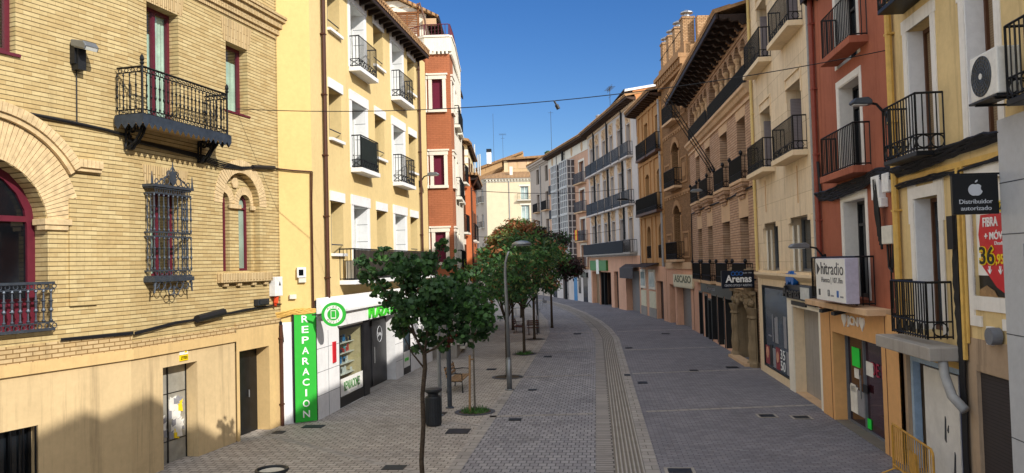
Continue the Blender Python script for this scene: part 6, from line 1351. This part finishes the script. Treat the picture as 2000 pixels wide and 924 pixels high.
for x0, x1, mt, nm in ((1.0, 3.0, 'glass_dark', 'door'), (6.2, 7.8, 'wood_door', 'door'), (11.2, 12.6, 'goods_blue', 'door'), (13.2, 14.2, 'glass_dark', 'shop_window'), (15.2, 16.9, 'glass_dark', 'door')): MB().box(x0, x1, -.08, -.05, 0 if nm == 'door' else .9, 2.7).build(nm, mt, BP, F14)
MB().box(14.9, 17.2, -.3, -.05, 2.75, 3.3).build('shop_fascia', 'sign_black', BP, F14); m = MB().prism([(15.2+.3*k+.0, 2.9) if False else (0, 0) for k in range(0)] or [(15.2, 2.9), (15.5, 2.9), (15.4, 3.2)], -.31, -.3); m.build('lettering', 'letter_grey', BP, F14)
fl = root('hanging_flag', F14.sub(14.2, -.56, 6.9), 'red and yellow striped flag hung on a pink house balcony', 'flag'); Ff = F14.sub(14.2, -.56, 6.9)
for a, b, mt in ((-.3, .05, 'flag_red'), (.05, .8, 'flag_yellow'), (.8, 1.1, 'flag_red')): MB().box(a, b, -.03, 0, .05, 1.25).build('stripe', mt, fl, Ff)
F15 = Fr((2.9, 115.9), (5.1, 105.02)); L15 = F15.L
BE = root('grey_house', F15, 'plain grey end house with dark windows beyond the glazed galleries', 'building')
hs = [(a, a+1.6, z, z+h, .35) for a in (L15-7.3, L15-2.2) for z, h in ((15.5, 2.1), (11.6, 2.5), (8.0, 2.4), (4.4, 2.4))]
wallmesh(0, L15, 0, 18.4, hs).build('wall', 'plaster_grey', BE, F15, fixn=False); shell(BE, F15, 0, L15, 18.4, 8, 'plaster_grey')
for a, b, z0, z1, d in hs:
    window(BE, F15, a, b, z0, z1, .3, 'wood_dark', 'glass_dark' if z0 > 15 else 'shutter_grey', .1, 2)
    if z0 < 15: balcony(BE, F15, a-.5, b+.5, .5, z0, z0+1.2, .14, 'stone_tan', 'iron', gap=.2, r=.025, band=0)
m = MB()
for k, (z0, z1, p) in enumerate(((17.9, 18.1, .12), (18.1, 18.4, .3), (18.4, 18.6, .5))): m.box(-.3, L15, -p, .02, z0, z1)
m.build('cornice', 'plaster_grey', BE, F15); rf, gp = roof(BE, F15, -.3, L15, 18.62, .5, 9, .3); gp.build('gable', 'plaster_grey', BE, F15, fixn=False)
pipe(BE, F15, L15-4.6, 0, 18, 'pipe_grey', .08, -.1); antenna(F15, L15-2, 1, 19, 25, .02, 'thin mast on the grey end house roof', 0, 'mast', .03)
tag(MB().lathe([(.2, -.3), (.5, -.1), (.55, .1), (.2, .35)], (L15-4, 1, 19.6), 8).build('roof_dish', 'leaf_dark', None, F15), 'small greenish dish on the grey end house roof', 'dish')
# ================================================================ houses of the row that stand beside and behind the viewer and shade the street
def plain_house(name, F, x0, x1, h, mat, label, depth=12):
    b = root(name, F.sub(x0), label, 'building'); hs = []
    n = max(1, int((x1-x0)/3))
    for k in range(n):
        c = x0+(x1-x0)*(k+.5)/n
        for z in range(3):
            hs.append((c-.6, c+.6, .8+z*3.5, 3.0+z*3.5, .3))
    wallmesh(x0, x1, 0, h, hs).build('wall', mat, b, F, fixn=False); shell(b, F, x0, x1, h, depth, mat)
    for h_ in hs: window(b, F, *h_[:4], .26, 'wood_brown', 'glass_dark', .08, 2)
    eave(b, F, x0, x1, h-.1, .3, 'wood_dark'); rf, gp = roof(b, F, x0, x1, h-.06, .33, depth, .25); gp.build('gable', mat, b, F, fixn=False); return b
plain_house('side_house', FR, 26.32, 30.2, 12.5, 'plaster_ochre', 'ochre house beside the viewpoint on the right of the street')
plain_house('side_house', FR, 30.22, 32.2, 14.45, 'plaster_pink', 'narrow pink house beside the viewpoint between ochre and cream houses')
plain_house('side_house', FR, 32.22, 47, 14.75, 'plaster_cream2', 'tall cream house behind the viewpoint in the row of the street')
# ================================================================ street furniture
lp = root('street_lamp', world(-.23, 28.46), 'grey street lamp with curved top and disc head, in front of the trees', 'street lamp'); Fl = world(-.23, 28.46)
def lamp_parts(lp, Fl, zt=5.15, bend=-.05):
    MB().tube([(0, 0, 0), (0, 0, 1.1)], .095, 12).tube([(0, 0, 1.1), (0, 0, 1.16)], [.095, .07], 12).tube([(0, 0, 0), (0, 0, .04)], .16, 12).build('base', 'lamp_steel', lp, Fl, smooth=True)
    pts = [(0, 0, 1.1), (-.02, 0, 3.0), (bend, 0, zt-.95), (bend+.02, 0, zt-.6), (bend+.12, 0, zt-.25), (bend+.3, 0, zt+.0), (bend+.5, 0, zt+.08)]
    MB().tube(pts, [.07, .062, .055, .05, .045, .04, .04], 10).build('pole', 'lamp_steel', lp, Fl, smooth=True)
    MB().lathe([(.02, .12), (.2, .1), (.34, .03), (.36, -.02), (.33, -.05), (.02, -.06)], (bend+.62, 0, zt+.05), 20).build('head', 'lamp_steel', lp, Fl, smooth=True); MB().lathe([(.3, -.062), (.28, -.075), (.02, -.08)], (bend+.62, 0, zt+.05), 16).build('lens', 'lamp_glass', lp, Fl)
lamp_parts(lp, Fl)
F_ = world(1.51, 51.0); l2 = root('street_lamp', F_, 'grey street lamp farther off, its head lost among the tree crowns', 'street lamp'); lamp_parts(l2, F_, 5.3)
# tall plain posts by the bench
for k, (x, y, r, h) in enumerate(((-2.29, 23.97, .06, 3.5), (-2.1, 25.2, .075, 3.55))):
    m = MB().tube([(0, 0, 0), (0, 0, h)], r, 10).lathe([(r*1.8, 0), (r*1.8, .03), (r, .05)], (0, 0, 0), 10); o = m.build('post', 'lamp_steel' if k == 0 else 'iron_grey', None, world(x, y)); tag(o, ['thin pale metal post just right of the litter bin', 'thicker dark grey post beside the slatted bench'][k], 'post')
def bin_(x, y, label, h=1.05):
    F_ = world(x, y, 0, 12); b = root('litter_bin', F_, label, 'litter bin')
    MB().lathe([(.2, .02), (.22, .06), (.225, .8), (.21, .83)], (0, 0, 0), 20).build('body', 'plastic_dark', b, F_, smooth=False)
    m = MB()
    for k in range(20): a = R(18*k); m.box(.223*math.cos(a)-.006, .223*math.cos(a)+.006, .223*math.sin(a)-.006, .223*math.sin(a)+.006, .08, .78)
    m.build('ribs', 'plastic_dark', b, F_)
    m = MB().lathe([(.15, .83), (.15, .9), (.24, .97), (.26, 1.0), (.25, 1.04), (.05, 1.06)], (0, 0, 0), 20).build('hood', 'plastic_dark', b, F_, smooth=False); MB().lathe([(.17, 0), (.17, .03)], (0, 0, 0), 14).build('foot', 'metal_dark', b, F_); return b
bin_(-2.34, 22.5, 'dark grey cylindrical litter bin with hood beside the slender posts')
p = gpt(531, 918, .95); F_ = world(p.x, p.y); b = root('litter_bin', F_, 'open black litter bin rim with pale bag at the bottom edge', 'litter bin')
MB().lathe([(.17, 0), (.22, .1), (.24, .9), (.26, .92)], (0, 0, 0), 22).build('body', 'plastic_dark', b, F_)
m = MB()
for z, r in ((.95, .27),): m.tube([(r*math.cos(R(a)), r*math.sin(R(a)), z) for a in range(0, 361, 15)], .03, 6)
m.build('rim', 'plastic_dark', b, F_); MB().lathe([(.2, .925), (.22, .94), (.1, .935), (.01, .93)], (0, 0, 0), 16).build('bag', 'bag_white', b, F_)
# benches
def bench(name, F_, L, wood, label, arms=True, back=True, cat='bench'):
    b = root(name, F_, label, cat)
    m = MB()
    for k in range(5): m.box(-L/2, L/2, -.25+.11*k, -.25+.11*k+.085, .42, .46)
    m.build('seat', wood, b, F_, bevel=.006)
    if back:
        m = MB()
        for k in range(3): m.box(-L/2, L/2, .28+.03*k, .31+.03*k, .55+.12*k, .64+.12*k)
        m.build('backrest', wood, b, F_, bevel=.006)
    for x in (-L/2+.12, L/2-.12):
        MB().tube([(x, -.26, 0), (x, -.24, .4), (x, .26, .4), (x, .3, 0)], .025, 6).build('leg', 'metal_dark', b, F_)
        if arms: MB().tube([(x, -.24, .4), (x, -.24, .66), (x, .0, .68), (x, .3, .64)], .022, 6).build('armrest', 'metal_dark', b, F_)
        if back: MB().tube([(x, .26, .4), (x, .38, .92)], .022, 6).build('back_support', 'metal_dark', b, F_)
    return b
bench('park_bench', world(-2.05, 28.9, 0, 84), 1.8, 'bench_wood', 'slatted wood bench with metal armrests behind the grey posts')
p = gpt(1018, 650); q = gpt(1032, 655)
bench('park_bench', world(p.x-.1, p.y+.3, 0, 84), 1.7, 'bench_brown', 'dark red wooden bench under the farther trees, left one', True); bench('park_chair', world(q.x+.3, q.y+.4, 0, 0), .75, 'bench_brown', 'single dark red wooden seat right of the far red bench', True, True, 'seat')
# cafe tables and chairs far along the street
def chair(x, y, rot, label):
    F_ = world(x, y, 0, rot); c = root('cafe_chair', F_, label, 'chair', 'cafe chairs along the street'); MB().box(-.22, .22, -.22, .22, .43, .46).build('seat', 'chair_metal', c, F_)
    MB().box(-.22, .22, .2, .23, .6, .88).build('backrest', 'chair_metal', c, F_)
    for a in (-.2, .2):
        for b_ in (-.2, .2): MB().tube([(a, b_, .43 if b_ < 0 else .88), (a*1.1, b_*1.15, 0)], .016, 5).build('leg', 'chair_metal', c, F_)
for i, (px, py, rot) in enumerate(((1046, 606, 30), (1063, 604, 190), (1049, 612, 80), (1058, 598, 250), (1002, 612, 20))):
    p = gpt(px, py); chair(p.x, p.y, rot, ['leftmost grey cafe chair right of the far trees', 'rightmost grey cafe chair right of the far trees', 'nearest grey cafe chair right of the far trees', 'farthest grey cafe chair right of the far trees', 'grey cafe chair among the far trunks'][i])
for i, (px, py) in enumerate(((1055, 606), (1008, 618))):
    p = gpt(px, py); F_ = world(p.x, p.y); t_ = root('cafe_table', F_, ['small grey cafe table among the chairs right of the trees', 'small grey cafe table among the far trunks'][i], 'table'); MB().lathe([(.35, .7), (.35, .73)], (0, 0, 0), 14).build('top', 'table_top', t_, F_); MB().tube([(0, 0, 0), (0, 0, .7)], .03, 6).lathe([(.22, 0), (.05, .04)], (0, 0, 0), 10).build('leg', 'chair_metal', t_, F_)
# crowd barrier by the old shop
a = gpt(1742, 826, 1.05); e = gpt(1822, 880, 1.05); Fb = Fr((a.x, a.y), (e.x, e.y)); bw = Fb.L
br = root('crowd_barrier', Fb, 'worn yellow metal crowd barrier in front of the white boarded shop', 'barrier')
m = MB(); c = .1
m.tube([(0, 0, .12), (0, 0, 1.0), (.02, 0, 1.04), (bw-c, 0, 1.05), (bw-.02, 0, 1.0), (bw, 0, .95), (bw, 0, .12)], .022, 7).tube([(0, 0, .22), (bw, 0, .22)], .02, 6); m.build('frame', 'barrier_yellow', br, Fb)
m = MB(); n = int(bw/.13)
for k in range(1, n): m.tube([(bw*k/n, 0, .22), (bw*k/n, 0, 1.04)], .011, 5)
m.build('bars', 'barrier_yellow', br, Fb); MB().box(bw*.45, bw*.62, -.02, .02, .35, .75).build('plate', 'barrier_yellow', br, Fb)
for x in (.1, bw-.1): MB().tube([(x, -.3, 0), (x, -.25, .06), (x, 0, .16), (x, .25, .06), (x, .3, 0)], .018, 5).build('leg', 'barrier_yellow', br, Fb)
# covers and gratings in the paving
def cover(px, py, w, d, label, frame=True, rot=-6, mat='metal_dark'):
    p = gpt(px, py); F_ = world(p.x, p.y, .012, rot); c = root('drain_cover', F_, label, 'cover')
    MB().box(-w/2, w/2, -d/2, d/2, 0, .008).build('plate', mat, c, F_)
    if frame: MB().box(-w/2-.07, w/2+.07, -d/2-.07, -d/2, 0, .006).box(-w/2-.07, w/2+.07, d/2, d/2+.07, 0, .006).box(-w/2-.07, -w/2, -d/2, d/2, 0, .006).box(w/2, w/2+.07, -d/2, d/2, 0, .006).build('frame', 'concrete_grey' if frame == 2 else 'concrete_grey', c, F_)
    m = MB()
    for k in range(1, 6): m.box(-w/2+.02, w/2-.02, -d/2+d*k/6-.006, -d/2+d*k/6+.006, .008, .012)
    m.build('ribs', 'iron_grey', c, F_)
for a in ((895, 843, .62, .62, 'large dark cover in the pavement right of the litter bin'), (1006, 820, .36, .3, 'small square cover in the roadway right of the young tree'), (1040, 762, .3, .28, 'small cover in the roadway right of the lamp base'), (960, 722, .42, .5, 'cover in the pavement left of the lamp post'),
          (1255, 748, .34, .5, 'cover right of the gutter, nearer one'), (1225, 733, .24, .5, 'small grate on the gutter kerb line'), (1430, 718, .5, .5, 'cover before the brick portal on the right'), (1355, 724, .34, .4, 'cover in the right lane left of the portal cover'), (1228, 680, .4, .5, 'cover in the right lane beside the gutter bend'), (1070, 697, .4, .5, 'cover in the roadway right of the nearer tree trunk'), (1128, 652, .5, .8, 'far cover in the roadway before the gutter bend'), (1300, 652, .5, .6, 'far cover near the pink shop front'), (862, 808, .3, .4, 'small cover beside the slender posts'), (770, 914, .5, .4, 'cover at the bottom edge left of the nearest trunk'), (545, 845, .3, .34, 'left small grate in front of the black door'), (612, 834, .6, .4, 'wide grate at the foot of the tall green sign')):
    cover(*a, frame=False, mat='grate_bars' if 'grate' in a[4] else 'metal_dark')
for a in ((1328, 921, .5, .4, 'pale framed cover at the bottom edge right of the gutter'), (1498, 813, .42, .42, 'left of two pale framed covers before the ochre shop'), (1565, 816, .42, .42, 'right of two pale framed covers before the ochre shop')): cover(*a, frame=2)
# overhead wires
def span(p, q, sag, r, label, n=24):
    P = [(p[0]+(q[0]-p[0])*k/n, p[1]+(q[1]-p[1])*k/n, p[2]+(q[2]-p[2])*k/n-sag*4*(k/n)*(1-k/n)) for k in range(n+1)]
    return tag(MB().tube(P, r, 5).build('overhead_wire', 'cable_black', None, world(0, 0)), label, 'wire'), P
s, z = F1b.at(460, 213); p = F1b.w(s, -.03, z); s2, z2 = FR.at(1740, 98); q = FR.w(s2, -.1, z2)
w1, P = span(p, q, .5, .011, 'thin overhead wire crossing the whole street from brick wall to yellow house')
# wire hangs a little; carries one small lamp holder
for i, px in enumerate(()): pass
c = P[10]; c = min(P, key=lambda t: abs(1000+FPX*(Vector(t)-CAM).dot(rt)/(Vector(t)-CAM).dot(fw)-1088)); o = MB().tube([(0, 0, 0), (.05, 0, -.1)], .025, 6).tube([(.05, 0, -.1), (.1, 0, -.2)], .05, 6).build('wire_lamp', 'metal_dark', None, world(c[0], c[1], c[2])); tag(o, 'tiny dark fitting hanging from the overhead wire against the sky', 'fitting')
a = dpt(930, 374, 50); b = F13.w(16, -.1, 11.0); span(tuple(F5.w(F5.L, .5, 9.0)), tuple(b), .3, .02, 'upper thin wire across the far street in front of the cream corner building')
span(tuple(F5.w(F5.L, .5, 6.2)), tuple(F13.w(14, -.1, 7.4)), .3, .018, 'lower thin wire across the far street above the tree tops')
# ================================================================ trees
def rv(): 
    while 1:
        v = Vector((random.uniform(-1, 1), random.uniform(-1, 1), random.uniform(-1, 1)))
        if .05 < v.length < 1: return v
def leaves(clusters, size, mats, weights, n_per, shape='round', droop=.25):
    m = MB(); idx = list(range(len(mats)))
    for (c, r) in clusters:
        c = Vector(c); k = int(n_per*r*r)
        mi_main = random.choices(idx, weights)[0]
        for _ in range(k):
            d = rv().normalized()*(random.random()**.45)*r; d.z *= .75; p = c+d
            nrm = (rv().normalized()+Vector((0, 0, .55))+d.normalized()*.5).normalized(); t1 = nrm.orthogonal().normalized()
            t1.rotate(Matrix.Rotation(random.uniform(0, 6.28), 3, nrm)); t2 = nrm.cross(t1)
            s = size*random.uniform(.5, 1.45); m.cur = mi_main if random.random() < .6 else random.choices(idx, weights)[0]
            if shape == 'round':
                pts = [p+t1*s*a+t2*s*b+nrm*cc*s for a, b, cc in ((-.55, 0, .1), (-.3, .48, 0), (.15, .46, -.05), (.55, 0, -.2), (.15, -.46, -.05), (-.3, -.48, 0))]
            else: pts = [p+t1*s*a+t2*s*b+nrm*cc*s for a, b, cc in ((-.7, 0, .1), (0, .3, 0), (.75, 0, -.25), (0, -.3, 0))]
            m.face(pts)
    return m
def make_tree(name, F, label, trunk, limbs, clusters, size, mats, weights, n_per, bark='trunk_bark', shape='round', group=None, spread=0):
    t_ = root(name, F, label, 'tree', group)
    MB().tube([p for p, r in trunk], [r for p, r in trunk], 9).build('trunk', bark, t_, F, smooth=True)
    m = MB()
    for pts, r in limbs: m.tube(pts, [r*(1-.8*i/(len(pts)-1)) for i in range(len(pts))], 6)
    m.build('limbs', bark, t_, F, smooth=True)
    lm = leaves(clusters, size, mats, weights, n_per, shape); lm.build('crown', mats, t_, F, fixn=False); return t_
# nearest tree: clusters placed from the outline of its crown
Yt = 15.2; base = gpt(827, 985); Ft = world(base.x, Yt)
def loc(px, py, dy=0): p = dpt(px, py, Yt+dy); return (p.x-base.x, dy, p.z)
cl = []
for px, py, r, dy in ((705, 515, .2, .3), (718, 540, .25, .3), (745, 560, .26, .2), (738, 505, .2, .3), (775, 505, .24, .2), (770, 585, .34, 0), (800, 540, .36, .1), (800, 610, .38, -.3), (785, 640, .3, .2), (835, 520, .3, .2), (858, 480, .13, .1), (868, 472, .1, .1), (845, 500, .2, .2), (840, 570, .42, -.2), (850, 625, .42, -.3), (835, 660, .28, .2), (880, 515, .22, .1), (885, 555, .36, .2), (895, 600, .42, -.2), (900, 645, .34, -.1), (870, 670, .22, .3), (930, 575, .3, .1), (938, 620, .34, -.1), (940, 655, .22, .2), (955, 600, .2, 0), (960, 640, .17, .1), (815, 680, .17, .1), (810, 575, .36, .5), (870, 590, .4, .6), (920, 610, .36, .6), (790, 600, .3, -.6), (860, 560, .36, -.6), (910, 580, .3, -.5), (780, 530, .25, -.3), (840, 605, .4, .3), (900, 535, .18, .2), (755, 530, .2, .2), (808, 505, .16, .2)):
    cl.append((loc(px, py, dy), r*.86))
    for _ in range(2): 
        q = loc(px+random.uniform(-22, 22), py+random.uniform(-20, 20), dy+random.uniform(-.25, .25)); cl.append((q, r*random.uniform(.3, .5)))
b0 = loc(829, 690); 
tr = [((0, 0, 0), .062), ((0, 0, .05), .05), (loc(823, 900, .02), .046), (loc(827, 830, -.02), .044), (loc(825, 770, .01), .042), (loc(830, 720), .043), (b0, .04)]
lb = [([b0, loc(812, 660), loc(800, 620), loc(790, 560), loc(778, 510)], .028), ([b0, loc(835, 650), loc(840, 600), loc(850, 540), loc(862, 480)], .03), ([b0, loc(852, 680), loc(890, 640), loc(930, 600), loc(950, 590)], .026), ([loc(812, 660), loc(780, 610), loc(745, 560), loc(708, 520)], .022), ([loc(840, 600), loc(875, 570), loc(885, 525)], .018), ([loc(829, 720), loc(805, 690), loc(790, 660), loc(785, 640)], .02)]
make_tree('street_tree', Ft, 'street tree with slim dark trunk and lopsided round leaved crown before the phone shop', tr, lb, cl, .082, ['leaf_dark', 'leaf_green', 'leaf_pod'], (7, 3.5, .2), 1800, shape='round')
def street_tree(x, y, zc, rx, rz, label, mats, wts, seed, tr_=.06, n=70, size=.15, lean=0, npf=150, zt=2.2, group=None, shape='long', bark='trunk_bark', cr=(.35, .6)):
    random.seed(seed); F_ = world(x, y); cl = []; lb = []
    lob = []
    for k in range(9):
        a = 2.4*k+random.uniform(-.5, .5); e = random.uniform(-.75, .95); q = random.uniform(.45, .8); lob.append((Vector((math.cos(a)*q*math.sqrt(max(.1, 1-e*e)), math.sin(a)*q*math.sqrt(max(.1, 1-e*e)), e*.72)), random.uniform(.26, .5)))
    for L_, lr in lob: lb.append(([(lean*.3, 0, zt), (L_.x*rx*.5, L_.y*rx*.5, zt+(zc+L_.z*rz-zt)*.55), (L_.x*rx, L_.y*rx, zc+L_.z*rz)], .04))
    for k in range(int(n*1.15)):
        L_, lr = random.choice(lob); d = rv(); d = d.normalized()*(d.length**.55)*lr; c = ((L_.x+d.x)*rx+lean, (L_.y+d.y)*rx, zc+(L_.z+d.z*.8)*rz); r = random.uniform(cr[0]*.6, cr[1]*.85)*min(rx, rz)*.55; cl.append((c, r))
    tr2 = [((0, 0, 0), tr_*1.4), ((0, 0, .15), tr_), ((lean*.1, 0, zt*.6), tr_*.9), ((lean*.3, 0, zt), tr_*.8), ((lean*.5, 0, zc), tr_*.4)]
    return make_tree('street_tree', F_, label, tr2, lb, cl, size, mats, wts, 1.35*npf/(min(rx, rz)**1.0), bark, shape, group)
G = ['leaf_dark', 'leaf_green', 'leaf_olive', 'leaf_rust']
street_tree(-1.27, 24.4, 3.9, .62, .7, 'young staked tree with thin pale trunk between litter bin and lamp', ['leaf_dark', 'leaf_green'], (3, 2), 3, .03, 26, .11, 0, 260, 2.6, shape='round', bark='trunk_grey')
street_tree(-.33, 31.66, 4.0, 1.4, 1.6, 'street tree whose trunk stands just behind the street lamp', G, (5, 3, .6, .5), 4, .06, 110, .14, npf=270)
street_tree(.46, 39.5, 4.2, 1.95, 1.95, 'street tree with wide dark crown second behind the street lamp', G, (4, 3, 1.5, .7), 5, .075, 140, .15, npf=270)
street_tree(1.17, 47, 4.4, 2.1, 2.1, 'street tree with a broad dark crown beside the red benches', G, (5, 3, .6, .2), 6, .08, 140, .16, npf=270)
street_tree(2.6, 55, 5.0, 2.3, 2.1, 'street tree with dark purple leaves beside the glazed galleries', ['leaf_purple', 'leaf_dark', 'leaf_pod'], (5, 3, .4), 7, .09, 170, .17, npf=300)
street_tree(-.1, 54, 5.3, 2.2, 2.1, 'street tree with red brown sunlit top before the cream corner building', ['leaf_green', 'leaf_rust', 'leaf_olive', 'leaf_light'], (2, 6, 3, 1.5), 8, .09, 190, .18, npf=270)
street_tree(-1.6, 58, 5.1, 1.5, 2.0, 'yellow green tree beside the orange house', ['leaf_light', 'leaf_yellow', 'leaf_olive', 'leaf_rust'], (3, 3, 2, 1.2), 9, .08, 140, .18, npf=360)
street_tree(.6, 66, 6.0, 2.6, 2.2, 'pale green and rust tree farthest along the row', ['leaf_olive', 'leaf_rust', 'leaf_light'], (3, 3, 2), 10, .1, 170, .2, npf=340)
street_tree(-2.75, 42.5, 4.0, .75, .95, 'small bright yellow green tree in front of the red tower', ['leaf_light', 'leaf_yellow', 'leaf_green'], (4, 2, 2), 12, .05, 40, .13, npf=170)
random.seed(5)
m = MB().tube([(-1.42, 24.25, 0), (-1.38, 24.25, 1.75)], .035, 7).tube([(-1.4, 24.25, 1.6), (-1.27, 24.4, 1.62)], .02, 5); tag(m.build('tree_stake', 'bench_wood', None, world(0, 0)), 'wooden stake tied to the young pale trunk', 'stake')
for x, y, lb, grass in ((-1.27, 24.4, 'round planting ring with weeds under the young staked tree', 1), (-.33, 31.66, 'round tree ring under the tree behind the street lamp', 0), (.46, 39.5, 'round tree ring under the second tree behind the street lamp', 1), (1.17, 47, 'round tree ring under the broad crowned tree', 0)):
    F_ = world(x, y, .01); g = root('tree_ring', F_, lb, 'tree ring')
    MB().lathe([(.5, 0), (.5, .012), (.62, .012), (.62, 0)], (0, 0, 0), 28).build('rim', 'iron_grey', g, F_); MB().lathe([(.49, 0), (.49, .01)], (0, 0, 0), 28).build('soil', 'soil', g, F_)
    if grass:
        q = MB()
        for k in range(260):
            a, r = random.uniform(0, 6.28), .42*random.random()**.6; px_, py_ = r*math.cos(a), r*math.sin(a); h = random.uniform(.05, .2); b_ = random.uniform(0, 6.28); w = .02
            q.face([(px_-w*math.cos(b_), py_-w*math.sin(b_), .01), (px_+w*math.cos(b_), py_+w*math.sin(b_), .01), (px_+random.uniform(-.08, .08), py_+random.uniform(-.08, .08), h)])
        struct(q.build('weeds', 'leaf_green', None, F_, fixn=False), 'stuff'); o = col.objects[-1]; tag(o, 'low weeds growing in the ' + lb.split(' under ')[0].replace('with weeds', '') + ' under ' + lb.split(' under ')[1], 'weeds')
# ================================================================ light
w = bpy.data.worlds.new('World'); sc.world = w; w.use_nodes = True
nt = w.node_tree; bg = nt.nodes['Background']; sk = nt.nodes.new('ShaderNodeTexSky'); SKYSAT, SKYVAL, FILL_VEIL = 1.32, .84, (9.2, 9.5, 9.9, 1); sk.sky_type = 'NISHITA'; sk.sun_disc = False
EL, AZ = R(31), math.atan2(.683, -.73)
sk.sun_elevation = EL; sk.sun_rotation = AZ; sk.altitude = 450; sk.air_density = 1.0; sk.dust_density = .5; sk.ozone_density = 3.0
# clear deep blue ahead; added unseen cloud veil overhead and behind brightens the shade
tcw = nt.nodes.new('ShaderNodeTexCoord'); sep = nt.nodes.new('ShaderNodeSeparateXYZ'); nt.links.new(tcw.outputs['Generated'], sep.inputs[0])
mr = nt.nodes.new('ShaderNodeMapRange'); mr.interpolation_type = 'SMOOTHSTEP'; mr.inputs[1].default_value = .72; mr.inputs[2].default_value = .05; mr.inputs[3].default_value = 0; mr.inputs[4].default_value = 1; nt.links.new(sep.outputs[1], mr.inputs[0])
nzw = nt.nodes.new('ShaderNodeTexNoise'); nzw.inputs['Scale'].default_value = 2.2; nzw.inputs['Detail'].default_value = 6; nt.links.new(tcw.outputs['Generated'], nzw.inputs['Vector'])
mv = nt.nodes.new('ShaderNodeMapRange'); mv.inputs[1].default_value = .35; mv.inputs[2].default_value = .65; mv.inputs[3].default_value = .55; mv.inputs[4].default_value = 1; nt.links.new(nzw.outputs['Fac'], mv.inputs[0])
mm = nt.nodes.new('ShaderNodeMath'); mm.operation = 'MULTIPLY'; nt.links.new(mr.outputs[0], mm.inputs[0]); nt.links.new(mv.outputs[0], mm.inputs[1])
hs_w = nt.nodes.new('ShaderNodeHueSaturation'); hs_w.inputs['Hue'].default_value = .512; hs_w.inputs['Saturation'].default_value = SKYSAT; hs_w.inputs['Value'].default_value = SKYVAL; nt.links.new(sk.outputs[0], hs_w.inputs['Color'])
mxw = nt.nodes.new('ShaderNodeMix'); mxw.data_type = 'RGBA'; nt.links.new(mm.outputs[0], mxw.inputs[0]); nt.links.new(hs_w.outputs[0], mxw.inputs[6]); mxw.inputs[7].default_value = FILL_VEIL
nt.links.new(mxw.outputs[2], bg.inputs[0]); bg.inputs[1].default_value = .12
sd = bpy.data.lights.new('sun', 'SUN'); sd.energy = 3.8; sd.angle = R(.55); sd.color = (1, .945, .86)
so = bpy.data.objects.new('sun', sd); col.objects.link(so)
to_sun = Vector((math.sin(AZ)*math.cos(EL), math.cos(AZ)*math.cos(EL), math.sin(EL)))
so.rotation_euler = to_sun.to_track_quat('Z', 'Y').to_euler(); so.location = (20, -20, 40)
sc.render.engine = 'CYCLES'
vs = sc.view_settings; vs.view_transform = 'Standard'; vs.look = 'None'; vs.exposure = 0.33; vs.gamma = 1; vs.use_curve_mapping = False
sc.cycles.max_bounces = 8; sc.cycles.diffuse_bounces = 4; sc.cycles.transparent_max_bounces = 12
